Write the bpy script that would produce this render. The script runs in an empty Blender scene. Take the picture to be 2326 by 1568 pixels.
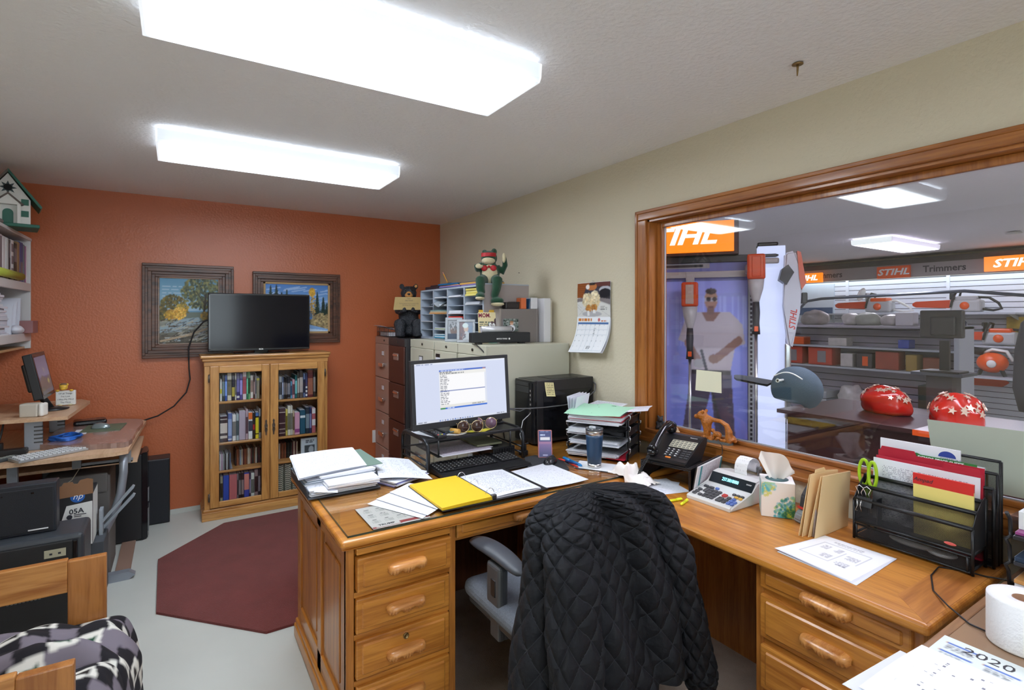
EXPO, LSTR, SCRN, SKY = 1.45, 8., .36, 5.
import bpy, bmesh, math, random
import numpy as np
from mathutils import Vector, Matrix, noise
PI = math.pi
sc = bpy.context.scene
COL = sc.collection
R = math.radians
rnd = random.Random(7)
def s2l(c):
 return tuple((v / 12.92 if v <= .04045 else ((v + .055) / 1.055) ** 2.4) for v in c)
def rgb(r, g, b):
 return s2l((r / 255, g / 255, b / 255))
_m = {}
def mat(name, col, rough=.5, metal=0., spec=.5, bump=0., bscale=60., var=0., vscale=6., coat=0., trans=0., sheen=0.):
 if name in _m: return _m[name]
 m = bpy.data.materials.new(name); m.use_nodes = True
 nt = m.node_tree; b = nt.nodes['Principled BSDF']
 b.inputs['Base Color'].default_value = (*col, 1)
 b.inputs['Roughness'].default_value = rough
 b.inputs['Metallic'].default_value = metal
 b.inputs['Specular IOR Level'].default_value = spec
 b.inputs['Coat Weight'].default_value = coat
 b.inputs['Coat Roughness'].default_value = .08
 b.inputs['Transmission Weight'].default_value = trans
 b.inputs['Sheen Weight'].default_value = sheen
 tc = nt.nodes.new('ShaderNodeTexCoord')
 if bump:
  n = nt.nodes.new('ShaderNodeTexNoise'); n.inputs['Scale'].default_value = bscale; n.inputs['Detail'].default_value = 3
  nt.links.new(tc.outputs['Object'], n.inputs['Vector'])
  bp = nt.nodes.new('ShaderNodeBump'); bp.inputs['Strength'].default_value = bump; bp.inputs['Distance'].default_value = .01
  nt.links.new(n.outputs['Fac'], bp.inputs['Height']); nt.links.new(bp.outputs['Normal'], b.inputs['Normal'])
 if var:
  n = nt.nodes.new('ShaderNodeTexNoise'); n.inputs['Scale'].default_value = vscale; n.inputs['Detail'].default_value = 4
  nt.links.new(tc.outputs['Object'], n.inputs['Vector'])
  mx = nt.nodes.new('ShaderNodeMix'); mx.data_type = 'RGBA'
  mx.inputs[6].default_value = (*[c * (1 - var) for c in col], 1)
  mx.inputs[7].default_value = (*[min(1, c * (1 + var)) for c in col], 1)
  nt.links.new(n.outputs['Fac'], mx.inputs[0]); nt.links.new(mx.outputs[2], b.inputs['Base Color'])
 _m[name] = m
 return m
def wood(name, c0, c1, axis='x', rough=.35, scale=1., coat=.25):
 if name in _m: return _m[name]
 m = mat(name, c0, rough, coat=coat)
 nt = m.node_tree; b = nt.nodes['Principled BSDF']
 tc = nt.nodes.new('ShaderNodeTexCoord'); mp = nt.nodes.new('ShaderNodeMapping')
 s = {'x': (1.2, 16, 16), 'y': (16, 1.2, 16), 'z': (16, 16, 1.2)}[axis]
 mp.inputs['Scale'].default_value = [v * scale for v in s]
 nt.links.new(tc.outputs['Object'], mp.inputs['Vector'])
 n1 = nt.nodes.new('ShaderNodeTexNoise'); n1.inputs['Scale'].default_value = 1.3; n1.inputs['Detail'].default_value = 5; n1.inputs['Distortion'].default_value = 1.2
 n2 = nt.nodes.new('ShaderNodeTexNoise'); n2.inputs['Scale'].default_value = 9; n2.inputs['Detail'].default_value = 3
 nt.links.new(mp.outputs['Vector'], n1.inputs['Vector']); nt.links.new(mp.outputs['Vector'], n2.inputs['Vector'])
 add = nt.nodes.new('ShaderNodeMath'); add.operation = 'MULTIPLY_ADD'; add.inputs[1].default_value = .45
 nt.links.new(n2.outputs['Fac'], add.inputs[0]); nt.links.new(n1.outputs['Fac'], add.inputs[2])
 cr = nt.nodes.new('ShaderNodeValToRGB')
 cr.color_ramp.elements[0].position = .52; cr.color_ramp.elements[0].color = (*c0, 1)
 cr.color_ramp.elements[1].position = .86; cr.color_ramp.elements[1].color = (*c1, 1)
 nt.links.new(add.outputs[0], cr.inputs['Fac']); nt.links.new(cr.outputs['Color'], b.inputs['Base Color'])
 bp = nt.nodes.new('ShaderNodeBump'); bp.inputs['Strength'].default_value = .08; bp.inputs['Distance'].default_value = .004
 nt.links.new(add.outputs[0], bp.inputs['Height']); nt.links.new(bp.outputs['Normal'], b.inputs['Normal'])
 return m
def emis(name, col, st):
 if name in _m: return _m[name]
 m = bpy.data.materials.new(name); m.use_nodes = True
 b = m.node_tree.nodes['Principled BSDF']
 b.inputs['Base Color'].default_value = (*[c * .6 for c in col], 1)
 b.inputs['Emission Color'].default_value = (*col, 1); b.inputs['Emission Strength'].default_value = st
 b.inputs['Roughness'].default_value = .4
 _m[name] = m
 return m
def lens_mat(name, col, st, hx, hy):
 """acrylic lens lit by tubes inside: full strength over the tubes, fading at its own rim"""
 if name in _m: return _m[name]
 m = emis(name, col, st); nt = m.node_tree; b = nt.nodes['Principled BSDF']
 tc = nt.nodes.new('ShaderNodeTexCoord'); sep = nt.nodes.new('ShaderNodeSeparateXYZ'); nt.links.new(tc.outputs['Object'], sep.inputs[0])
 o = []
 for ax, h, wd in ((0, hx, .09), (1, hy, .07)):
  a = nt.nodes.new('ShaderNodeMath'); a.operation = 'ABSOLUTE'; nt.links.new(sep.outputs[ax], a.inputs[0])
  r = nt.nodes.new('ShaderNodeMapRange'); r.interpolation_type = 'SMOOTHSTEP'; nt.links.new(a.outputs[0], r.inputs[0])
  for i, v in enumerate((h - wd, h, 1., .0)): r.inputs[1 + i].default_value = v
  o.append(r.outputs[0])
 p = nt.nodes.new('ShaderNodeMath'); p.operation = 'MULTIPLY'; nt.links.new(o[0], p.inputs[0]); nt.links.new(o[1], p.inputs[1])
 r = nt.nodes.new('ShaderNodeMapRange'); nt.links.new(p.outputs[0], r.inputs[0]); r.inputs[3].default_value = .03 * st; r.inputs[4].default_value = st
 nt.links.new(r.outputs[0], b.inputs['Emission Strength'])
 return m
def pane_mat(name, tint=(1, 1, 1), ior=1.5, gloss=(1, 1, 1), extra=0.):
 """thin clear pane: fresnel mix of clear and mirror reflection"""
 if name in _m: return _m[name]
 m = bpy.data.materials.new(name); m.use_nodes = True
 nt = m.node_tree; nt.nodes.clear()
 o = nt.nodes.new('ShaderNodeOutputMaterial'); mx = nt.nodes.new('ShaderNodeMixShader')
 t = nt.nodes.new('ShaderNodeBsdfTransparent'); t.inputs[0].default_value = (*tint, 1)
 g = nt.nodes.new('ShaderNodeBsdfGlossy'); g.inputs['Color'].default_value = (*gloss, 1); g.inputs['Roughness'].default_value = .01
 f = nt.nodes.new('ShaderNodeFresnel'); ge = nt.nodes.new('ShaderNodeNewGeometry'); k = nt.nodes.new('ShaderNodeMath'); k.operation = 'MULTIPLY_ADD'; k.inputs[1].default_value = -2; k.inputs[2].default_value = 1
 pw = nt.nodes.new('ShaderNodeMath'); pw.operation = 'POWER'; pw.inputs[0].default_value = ior
 nt.links.new(ge.outputs['Backfacing'], k.inputs[0]); nt.links.new(k.outputs[0], pw.inputs[1]); nt.links.new(pw.outputs[0], f.inputs['IOR'])
 nt.links.new(f.outputs[0], mx.inputs[0]); nt.links.new(t.outputs[0], mx.inputs[1]); nt.links.new(g.outputs[0], mx.inputs[2])
 nt.links.new(mx.outputs[0], o.inputs[0])
 _m[name] = m
 return m
def mesh_mat(name, col, scale=900., hole=.45):
 """perforated steel mesh: a fine grid of real see-through holes"""
 if name in _m: return _m[name]
 m = mat(name, col, .45); nt = m.node_tree; b = nt.nodes['Principled BSDF']
 tc = nt.nodes.new('ShaderNodeTexCoord')
 sep = nt.nodes.new('ShaderNodeSeparateXYZ'); nt.links.new(tc.outputs['UV'], sep.inputs[0])
 def mt(op, a, bb):
  n = nt.nodes.new('ShaderNodeMath'); n.operation = op
  for i, v in enumerate((a, bb)):
   if isinstance(v, (int, float)): n.inputs[i].default_value = v
   else: nt.links.new(v, n.inputs[i])
  return n.outputs[0]
 s = mt('MULTIPLY', mt('ADD', sep.outputs[0], sep.outputs[1]), scale); d = mt('MULTIPLY', mt('SUBTRACT', sep.outputs[0], sep.outputs[1]), scale)
 p = mt('MULTIPLY', mt('ABSOLUTE', mt('SINE', s, 0), 0), mt('ABSOLUTE', mt('SINE', d, 0), 0))
 a = mt('LESS_THAN', p, hole)
 nt.links.new(a, b.inputs['Alpha'])
 return m
def print_mat(name, base, ink, rows=30, dens=.5, margin=.09, cols=1, rough=.55, word=60.):
 """paper with rows of small print, laid out over the sheet's own UV"""
 if name in _m: return _m[name]
 m = mat(name, base, rough, spec=.25); nt = m.node_tree; b = nt.nodes['Principled BSDF']
 tc = nt.nodes.new('ShaderNodeTexCoord'); sep = nt.nodes.new('ShaderNodeSeparateXYZ'); nt.links.new(tc.outputs['UV'], sep.inputs[0])
 def mt(op, a, bb=0.):
  n = nt.nodes.new('ShaderNodeMath'); n.operation = op
  for i, v in enumerate((a, bb)):
   if isinstance(v, (int, float)): n.inputs[i].default_value = v
   else: nt.links.new(v, n.inputs[i])
  return n.outputs[0]
 u, v = sep.outputs[0], sep.outputs[1]
 vr = mt('MULTIPLY', v, float(rows)); fl = mt('FLOOR', vr); fr = mt('FRACT', vr)
 cb = nt.nodes.new('ShaderNodeCombineXYZ'); nt.links.new(mt('MULTIPLY', u, word), cb.inputs[0]); nt.links.new(mt('MULTIPLY', fl, 7.31), cb.inputs[1])
 n = nt.nodes.new('ShaderNodeTexNoise'); n.inputs['Scale'].default_value = 1.; n.inputs['Detail'].default_value = 2
 nt.links.new(cb.outputs[0], n.inputs['Vector'])
 k = mt('MULTIPLY', mt('GREATER_THAN', n.outputs['Fac'], 1 - dens), mt('LESS_THAN', fr, .42))
 for x in (u, v):
  k = mt('MULTIPLY', k, mt('MULTIPLY', mt('GREATER_THAN', x, margin), mt('LESS_THAN', x, 1 - margin)))
 if cols > 1:
  k = mt('MULTIPLY', k, mt('LESS_THAN', mt('FRACT', mt('MULTIPLY', u, float(cols))), .8))
 mx = nt.nodes.new('ShaderNodeMix'); mx.data_type = 'RGBA'
 mx.inputs[6].default_value = (*base, 1); mx.inputs[7].default_value = (*ink, 1)
 nt.links.new(k, mx.inputs[0]); nt.links.new(mx.outputs[2], b.inputs['Base Color'])
 return m
def col_mat(name, rough=.6, em=0., coat=0.):
 """reads the colours printed on the faces of a picture mesh"""
 if name in _m: return _m[name]
 m = mat(name, (.8, .8, .8), rough, spec=.3, coat=coat); nt = m.node_tree; b = nt.nodes['Principled BSDF']
 a = nt.nodes.new('ShaderNodeVertexColor'); a.layer_name = 'Col'
 nt.links.new(a.outputs[0], b.inputs['Base Color'])
 if em:
  b.inputs['Base Color'].default_value = (.02, .02, .02, 1)
  nt.links.remove(b.inputs['Base Color'].links[0])
  nt.links.new(a.outputs[0], b.inputs['Emission Color']); b.inputs['Emission Strength'].default_value = em
  b.inputs['Roughness'].default_value = .25
 return m
def nb(): return bmesh.new()
def _faces(b, vs, idx, mi=0, smooth=False):
 out = []
 for f in idx:
  try:
   F = b.faces.new([vs[i] for i in f]); F.material_index = mi; F.smooth = smooth; out.append(F)
  except ValueError: pass
 return out
def bx(b, x0, x1, y0, y1, z0, z1, bev=0., mi=0, seg=2, M=None):
 v = [b.verts.new((x, y, z)) for x in (x0, x1) for y in (y0, y1) for z in (z0, z1)]
 fs = _faces(b, v, [(0, 1, 3, 2), (4, 6, 7, 5), (0, 4, 5, 1), (2, 3, 7, 6), (0, 2, 6, 4), (1, 5, 7, 3)], mi)
 gv = list(v)
 if bev:
  es = list({e for f in fs for e in f.edges})
  r = bmesh.ops.bevel(b, geom=es, offset=bev, segments=seg, affect='EDGES', profile=.5, material=-1)
  gv = list({q for f in r['faces'] for q in f.verts} | {q for f in fs if f.is_valid for q in f.verts})
 if M is not None: bmesh.ops.transform(b, matrix=M, verts=[q for q in gv if q.is_valid])
 return b
def _basis(d):
 d = d.normalized(); a = Vector((0, 0, 1)) if abs(d.z) < .95 else Vector((1, 0, 0))
 x = a.cross(d).normalized(); return x, d.cross(x).normalized()
def tube(b, pts, r, seg=8, mi=0, closed=False, smooth=True):
 pts = [Vector(p) for p in pts]; n = len(pts)
 rs = r if isinstance(r, (list, tuple)) else [r] * n
 rings = []; X = None
 for i, p in enumerate(pts):
  d = (pts[(i + 1) % n] - pts[i - 1]) if closed else (pts[min(i + 1, n - 1)] - pts[max(i - 1, 0)])
  if d.length < 1e-9: d = Vector((0, 0, 1))
  d.normalize()
  if X is None: X, Y = _basis(d)
  else:
   X = (X - d * X.dot(d))
   if X.length < 1e-6: X, Y = _basis(d)
   X.normalize(); Y = d.cross(X)
  rings.append([b.verts.new(p + (X * math.cos(2 * PI * k / seg) + Y * math.sin(2 * PI * k / seg)) * rs[i]) for k in range(seg)])
 m = n if closed else n - 1
 for i in range(m):
  A, B = rings[i], rings[(i + 1) % n]
  for k in range(seg):
   F = b.faces.new((A[k], A[(k + 1) % seg], B[(k + 1) % seg], B[k])); F.material_index = mi; F.smooth = smooth
 if not closed:
  for rg in (rings[0][::-1], rings[-1]):
   F = b.faces.new(rg); F.material_index = mi
 return b
def cyl(b, p0, p1, r0, r1=None, seg=20, mi=0): return tube(b, [p0, p1], [r0, r0 if r1 is None else r1], seg, mi)
def lathe(b, prof, c=(0, 0, 0), seg=28, mi=0, M=None, smooth=True):
 M = M or Matrix.Translation(c); rings = []
 for r, z in prof:
  rings.append([b.verts.new(M @ Vector((r * math.cos(2 * PI * k / seg), r * math.sin(2 * PI * k / seg), z))) for k in range(seg)])
 for A, B in zip(rings, rings[1:]):
  for k in range(seg):
   F = b.faces.new((A[k], A[(k + 1) % seg], B[(k + 1) % seg], B[k])); F.material_index = mi; F.smooth = smooth
 for rg, rr in ((rings[0][::-1], prof[0][0]), (rings[-1], prof[-1][0])):
  if rr > 1e-5:
   F = b.faces.new(rg); F.material_index = mi
 return b
def ell(b, c, r, seg=18, ring=12, mi=0, M=None):
 if not isinstance(r, (tuple, list)): r = (r, r, r)
 prof = [(max(1e-4, math.sin(PI * i / ring)), -math.cos(PI * i / ring)) for i in range(ring + 1)]
 T = Matrix.Translation(c) @ (M or Matrix()) @ Matrix.Diagonal((*r, 1))
 return lathe(b, prof, seg=seg, mi=mi, M=T)
def extr(b, poly, vec, mi=0):
 vec = Vector(vec); A = [b.verts.new(p) for p in poly]; B = [b.verts.new(Vector(p) + vec) for p in poly]; n = len(poly)
 for F in (b.faces.new(A[::-1]), b.faces.new(B)): F.material_index = mi
 for i in range(n):
  F = b.faces.new((A[i], A[(i + 1) % n], B[(i + 1) % n], B[i])); F.material_index = mi
 return b
def quad(b, a, u, v, mi=0):
 uv = b.loops.layers.uv.verify(); a, u, v = Vector(a), Vector(u), Vector(v)
 F = b.faces.new([b.verts.new(p) for p in (a, a + u, a + u + v, a + v)]); F.material_index = mi
 for l, t in zip(F.loops, ((0, 0), (1, 0), (1, 1), (0, 1))): l[uv].uv = t
 return b
def mquad(b, a, u, v, mi=0):
 """quad whose UV runs in metres (for perforated mesh)"""
 uv = b.loops.layers.uv.verify(); a, u, v = Vector(a), Vector(u), Vector(v)
 F = b.faces.new([b.verts.new(p) for p in (a, a + u, a + u + v, a + v)]); F.material_index = mi
 for l, t in zip(F.loops, ((0, 0), (u.length, 0), (u.length, v.length), (0, v.length))): l[uv].uv = t
 return b
def grid(b, nx, ny, fn, mi=0, smooth=True, wrap=False):
 uv = b.loops.layers.uv.verify()
 V = [[b.verts.new(fn(i / nx, j / ny)) for i in range(nx + (0 if wrap else 1))] for j in range(ny + 1)]
 for j in range(ny):
  for i in range(nx):
   i2 = (i + 1) % nx if wrap else i + 1
   F = b.faces.new((V[j][i], V[j][i2], V[j + 1][i2], V[j + 1][i])); F.material_index = mi; F.smooth = smooth
   for l, t in zip(F.loops, ((i / nx, j / ny), ((i + 1) / nx, j / ny), ((i + 1) / nx, (j + 1) / ny), (i / nx, (j + 1) / ny))): l[uv].uv = t
 return b
MATS = {}
def thing(name, label, cat, loc=(0, 0, 0), rz=0., group=None):
 o = bpy.data.objects.new(name, None); COL.objects.link(o)
 o.empty_display_size = .05
 o.location = loc; o.rotation_euler = (0, 0, rz); o['label'] = label; o['category'] = cat
 if group: o['group'] = group
 MATS[o.name] = Matrix.Translation(loc) @ Matrix.Rotation(rz, 4, 'Z')
 return o
def obj(name, b, mats, parent=None, world=False, label=None, recalc=True, rot=None):
 me = bpy.data.meshes.new(name)
 if world and parent is not None:
  p = parent
  while p.parent is not None: p = p.parent
  bmesh.ops.transform(b, matrix=MATS[p.name].inverted(), verts=b.verts)
 if recalc: bmesh.ops.recalc_face_normals(b, faces=b.faces)
 b.to_mesh(me); b.free()
 o = bpy.data.objects.new(name, me); COL.objects.link(o)
 for m in (mats if isinstance(mats, (list, tuple)) else [mats]): me.materials.append(m)
 if parent is not None: o.parent = parent
 if label: o['label'] = label
 return o
def each(name, boxes, m, t, bev=.002):
 for q in boxes: obj(name, bx(nb(), *q, bev), m, t, True)
def tag(o, label, cat, group=None, kind=None):
 o['label'] = label; o['category'] = cat
 if group: o['group'] = group
 if kind: o['kind'] = kind
 return o
def struct(name, b, m):
 o = obj(name, b, m); o['kind'] = 'structure'; return o
def one(name, b, m, label, cat, group=None, org=None):
 """a thing that is a single mesh; its origin moves to the base centre"""
 lo = [min(v.co[i] for v in b.verts) for i in range(3)]; hi = [max(v.co[i] for v in b.verts) for i in range(3)]
 c = Vector(org) if org else Vector(((lo[0] + hi[0]) / 2, (lo[1] + hi[1]) / 2, lo[2]))
 bmesh.ops.translate(b, vec=-c, verts=b.verts)
 o = obj(name, b, m); o.location = c
 return tag(o, label, cat, group)
def text(name, s, size, M, m, parent, extrude=.0004, shear=0., align='CENTER', world=True, bold=0., sx=1.):
 cu = bpy.data.curves.new(name, 'FONT'); cu.body = s; cu.size = size; cu.extrude = extrude
 cu.shear = shear; cu.align_x = align; cu.align_y = 'CENTER'; cu.offset = bold; cu.resolution_u = 2
 to = bpy.data.objects.new(name, cu)
 COL.objects.link(to); bpy.context.view_layer.update()
 me = bpy.data.meshes.new_from_object(to.evaluated_get(bpy.context.evaluated_depsgraph_get()))
 bpy.data.objects.remove(to); bpy.data.curves.remove(cu)
 X = M @ Matrix.Diagonal((sx, 1, 1, 1))
 if world:
  p = parent
  while p.parent is not None: p = p.parent
  X = MATS[p.name].inverted() @ X
 me.transform(X); me.name = name; me.materials.clear(); me.materials.append(m)
 o = bpy.data.objects.new(name, me); COL.objects.link(o); o.parent = parent
 return o
def frame(o, u, v):
 """matrix whose x axis runs along u and y axis along v, at o"""
 u = Vector(u).normalized(); v = Vector(v).normalized(); w = u.cross(v)
 return Matrix(((u.x, v.x, w.x, o[0]), (u.y, v.y, w.y, o[1]), (u.z, v.z, w.z, o[2]), (0, 0, 0, 1)))
def picture(name, arr, O, U, V, m, parent, world=True):
 H, W, _ = arr.shape; O, U, V = Vector(O), Vector(U), Vector(V)
 if world:
  p = parent
  while p.parent is not None: p = p.parent
  Mi = MATS[p.name].inverted(); O2 = Mi @ O; U = Mi.to_3x3() @ U; V = Mi.to_3x3() @ V; O = O2
 vs = [O + U * (i / W) + V * (1 - j / H) for j in range(H + 1) for i in range(W + 1)]
 fs = [((j + 1) * (W + 1) + i, (j + 1) * (W + 1) + i + 1, j * (W + 1) + i + 1, j * (W + 1) + i) for j in range(H) for i in range(W)]
 me = bpy.data.meshes.new(name); me.from_pydata([tuple(v) for v in vs], [], fs)
 a = np.clip(arr.reshape(-1, 3), 0, 1); lin = np.where(a <= .04045, a / 12.92, ((a + .055) / 1.055) ** 2.4)
 g = np.pad(lin.reshape(H, W, 3), ((1, 1), (1, 1), (0, 0)), 'edge'); vc = (g[:-1, :-1] + g[1:, :-1] + g[:-1, 1:] + g[1:, 1:]) / 4
 c4 = np.ones((len(lin), 4, 4), dtype=np.float32)
 for k, (dj, di) in enumerate(((1, 0), (1, 1), (0, 1), (0, 0))): c4[:, k, :3] = vc[dj:dj + H, di:di + W].reshape(-1, 3)
 at = me.color_attributes.new('Col', 'FLOAT_COLOR', 'CORNER'); at.data.foreach_set('color', c4.ravel())
 me.materials.append(m)
 o = bpy.data.objects.new(name, me); COL.objects.link(o); o.parent = parent
 return o
class Art:
 def __init__(s, w, h, c): s.w, s.h = w, h; s.a = np.zeros((h, w, 3)); s.a[:] = c; s.y, s.x = np.mgrid[0:h, 0:w]; s.x = (s.x + .5) / w; s.y = (s.y + .5) / h; s.r = np.random.RandomState(5)
 def rect(s, x0, y0, x1, y1, c): s.a[(s.x >= x0) & (s.x < x1) & (s.y >= y0) & (s.y < y1)] = c; return s
 def el(s, cx, cy, rx, ry, c, al=1.):
  k = ((s.x - cx) / rx) ** 2 + ((s.y - cy) / ry) ** 2 < 1; s.a[k] = s.a[k] * (1 - al) + np.array(c) * al; return s
 def poly(s, pts, c):
  k = np.zeros((s.h, s.w), bool); n = len(pts)
  for i in range(n):
   (x1, y1), (x2, y2) = pts[i], pts[(i + 1) % n]
   if y1 == y2: continue
   k ^= ((s.y > min(y1, y2)) & (s.y <= max(y1, y2)) & (s.x < (x2 - x1) * (s.y - y1) / (y2 - y1) + x1))
  s.a[k] = c; return s
 def grad(s, x0, y0, x1, y1, ca, cb):
  k = (s.x >= x0) & (s.x < x1) & (s.y >= y0) & (s.y < y1); t = ((s.y[k] - y0) / (y1 - y0))[:, None]
  s.a[k] = np.array(ca) * (1 - t) + np.array(cb) * t; return s
 def dabs(s, n, cx, cy, rx, ry, size, cols):
  for _ in range(n):
   t, q = s.r.uniform(0, 2 * PI), math.sqrt(s.r.uniform())
   s.el(cx + rx * q * math.cos(t), cy + ry * q * math.sin(t), size * s.r.uniform(.5, 1.2), size * s.r.uniform(.5, 1.2), np.array(cols[s.r.randint(len(cols))]) * s.r.uniform(.85, 1.15), .85)
  return s
 def line(s, x0, y0, x1, y1, w, c):
  dx, dy = x1 - x0, y1 - y0; L = dx * dx + dy * dy + 1e-9
  t = np.clip(((s.x - x0) * dx + (s.y - y0) * dy) / L, 0, 1); s.a[np.hypot(s.x - x0 - t * dx, s.y - y0 - t * dy) < w] = c; return s
 def words(s, x0, y0, x1, n, dy, hh, c, cell=.012):
  for i in range(n):
   x = x0; e = x1 - s.r.uniform(0, .3) * (x1 - x0)
   while x < e:
    wl = s.r.uniform(1.5, 5) * cell; s.rect(x, y0 + i * dy, min(x + wl, e), y0 + i * dy + hh, c); x += wl + cell
  return s
ORANGE = mat('terracotta painted plaster', rgb(184, 100, 60), .36, spec=.5, bump=.2, bscale=70, var=.05, vscale=2)
BEIGE = mat('cream painted plaster', rgb(206, 197, 174), .5, spec=.3, bump=.25, bscale=70, var=.02, vscale=2)
CEIL = mat('textured white ceiling', rgb(236, 235, 236), .8, spec=.15, bump=.4, bscale=55)
FLOOR = mat('painted concrete floor', rgb(192, 194, 188), .38, spec=.4, bump=.03, bscale=20, var=.07, vscale=3)
CARPET = mat('taupe carpet', rgb(158, 142, 130), .95, spec=.05, bump=.6, bscale=260, var=.32, vscale=7)
RUGM = mat('brick red rug pile', rgb(118, 56, 53), .95, spec=.05, bump=.8, bscale=240, var=.24, vscale=7, sheen=.15)
OAKX = wood('golden oak x', rgb(158, 92, 28), rgb(202, 134, 54), 'x')
OAKY = wood('golden oak y', rgb(156, 91, 30), rgb(200, 134, 56), 'y')
OAKZ = wood('golden oak z', rgb(148, 86, 30), rgb(190, 124, 54), 'z')
OAKD = wood('carved oak pull', rgb(172, 104, 46), rgb(214, 150, 84), 'x', scale=2)
TRIMW = wood('window pine y', rgb(128, 72, 26), rgb(168, 106, 48), 'y', rough=.4)
TRIMZ = wood('window pine z', rgb(128, 72, 26), rgb(166, 104, 46), 'z', rough=.4)
DWOOD = wood('dark walnut frame', rgb(52, 32, 24), rgb(100, 62, 44), 'x', rough=.4, coat=.05)
CASEX = wood('bookcase oak x', rgb(158, 104, 50), rgb(202, 150, 86), 'x')
CASEZ = wood('bookcase oak z', rgb(158, 104, 50), rgb(198, 146, 82), 'z')
BLACK = mat('black plastic', (.012, .012, .014), .4)
BLACKG = mat('glossy black plastic', (.008, .008, .01), .12)
BLACKM = mat('black powder coat metal', (.018, .018, .02), .35, metal=.3)
DGREY = mat('dark grey plastic', (.05, .05, .055), .45)
GREY = mat('grey plastic', rgb(120, 122, 126), .5)
LGREY = mat('light grey metal', rgb(168, 174, 182), .4, metal=.2)
SILVER = mat('silver paint', rgb(172, 178, 184), .35, metal=.6)
CHROME = mat('polished chrome', (.8, .8, .82), .12, metal=1)
BRASS = mat('dull brass', rgb(150, 124, 84), .35, metal=.9)
WHITE = mat('white paper', rgb(222, 224, 232), .6, spec=.2)
WHITEP = mat('white plastic', rgb(226, 226, 222), .4)
PAPER = print_mat('printed letter', rgb(222, 224, 232), rgb(142, 144, 160), 40, .5)
PAPER2 = print_mat('printed form', rgb(222, 224, 232), rgb(150, 152, 166), 30, .45, cols=3)
PAPER3 = print_mat('sparse printed sheet', rgb(222, 224, 232), rgb(142, 144, 160), 48, .4)
DPRINT = mat('dark print', (.03, .03, .04), .6)
WPRINT = mat('white print', (.85, .85, .85), .5)
MESHM = mesh_mat('black steel mesh', (.02, .02, .022), 1100., .3)
CABBEIGE = mat('putty enamel steel', rgb(190, 188, 170), .42, bump=.05, bscale=300)
PICM = col_mat('printed picture', .45)
PICG = col_mat('glossy photo print', .25)
# ================================================================ CAMERA, VIEW, WORLD
cam = bpy.data.cameras.new('camera'); co = bpy.data.objects.new('camera', cam); COL.objects.link(co)
co.location = (0, 0, 1.52); co.rotation_euler = (R(90), 0, R(-32.4))
cam.sensor_width = 36; cam.lens = 1199 / 2326 * 36; cam.shift_y = -64 / 2326; cam.clip_start = .02
sc.camera = co
sc.view_settings.view_transform = 'Standard'; sc.view_settings.look = 'None'
sc.view_settings.gamma = 1; sc.view_settings.use_curve_mapping = False; sc.view_settings.exposure = EXPO
w = bpy.data.worlds.new('world'); sc.world = w; w.use_nodes = True
w.node_tree.nodes['Background'].inputs[0].default_value = (.5, .55, .6, 1); w.node_tree.nodes['Background'].inputs[1].default_value = SKY
sc.cycles.use_denoising = True; sc.cycles.max_bounces = 12; sc.cycles.diffuse_bounces = 8; sc.cycles.glossy_bounces = 4
sc.cycles.transparent_max_bounces = 16; sc.cycles.sample_clamp_indirect = 6; sc.cycles.caustics_reflective = False; sc.cycles.caustics_refractive = False
# ================================================================ ROOM SHELL
XR, YB, XL, YF, H = 2.22, 4.84, -1.15, -1.6, 2.44
struct('floor', bx(nb(), -1.4, 9.6, -3.2, 8.4, -.06, 0), FLOOR)
struct('ceiling', bx(nb(), -1.4, 9.6, -3.2, 8.4, H, H + .06), CEIL)
struct('wall_back', bx(nb(), -1.4, XR, YB, YB + .12, 0, H), ORANGE)
struct('wall_left', bx(nb(), XL - .1, XL, YF, YB, 0, H), BEIGE)
b = nb(); W3 = (-.85, .9, .95, 2.1)
bx(b, XL - .1, W3[0], YF - .1, YF, 0, H); bx(b, W3[1], XR, YF - .1, YF, 0, H); bx(b, W3[0], W3[1], YF - .1, YF, 0, W3[2]); bx(b, W3[0], W3[1], YF - .1, YF, W3[3], H)
struct('wall_front', b, BEIGE)
win2 = bpy.data.objects.new('window_2', None); COL.objects.link(win2); win2['kind'] = 'structure'; win2.location = (-.1, YF, .95); MATS['window_2'] = Matrix.Translation(win2.location)
each('casing', [(W3[0] - .06, W3[0], YF, YF + .02, W3[2], W3[3]), (W3[1], W3[1] + .06, YF, YF + .02, W3[2], W3[3]), (W3[0] - .06, W3[1] + .06, YF, YF + .02, W3[3], W3[3] + .06), (W3[0] - .06, W3[1] + .06, YF, YF + .03, W3[2] - .06, W3[2])], TRIMW, win2)
obj('pane', bx(nb(), W3[0], W3[1], YF - .06, YF - .055, W3[2], W3[3]), pane_mat('window glass', (.97, .99, .98), 1.5), win2, True)
b = nb()
for i in range(28): bx(b, W3[0] + .01, W3[1] - .01, YF - .04, YF - .005, .97 + i * .04, .973 + i * .04, M=None)
obj('blind', b, WHITEP, win2, True)
WY0, WY1, WZ0, WZ1 = -.45, 2.08, .89, 2.06
b = nb()
bx(b, XR, XR + .13, -3.2, WY0, 0, H); bx(b, XR, XR + .13, WY1, 8.4, 0, H)
bx(b, XR, XR + .13, WY0, WY1, 0, WZ0); bx(b, XR, XR + .13, WY0, WY1, WZ1, H)
struct('wall_right', b, BEIGE)
b = nb(); bx(b, -1.15, 2.2, YB - .008, YB, 0, .035); struct('baseboard_back', b, FLOOR)
b = nb(); bx(b, 9.45, 9.6, -3.2, 8.4, 0, H); struct('wall_far', b, BEIGE)
b = nb(); bx(b, 2.35, 9.45, 8.3, 8.4, 0, H); struct('wall_far_left', b, BEIGE)
b = nb(); bx(b, 2.35, 9.45, -3.2, -3.1, 0, H); struct('wall_far_right', b, BEIGE)
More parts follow.
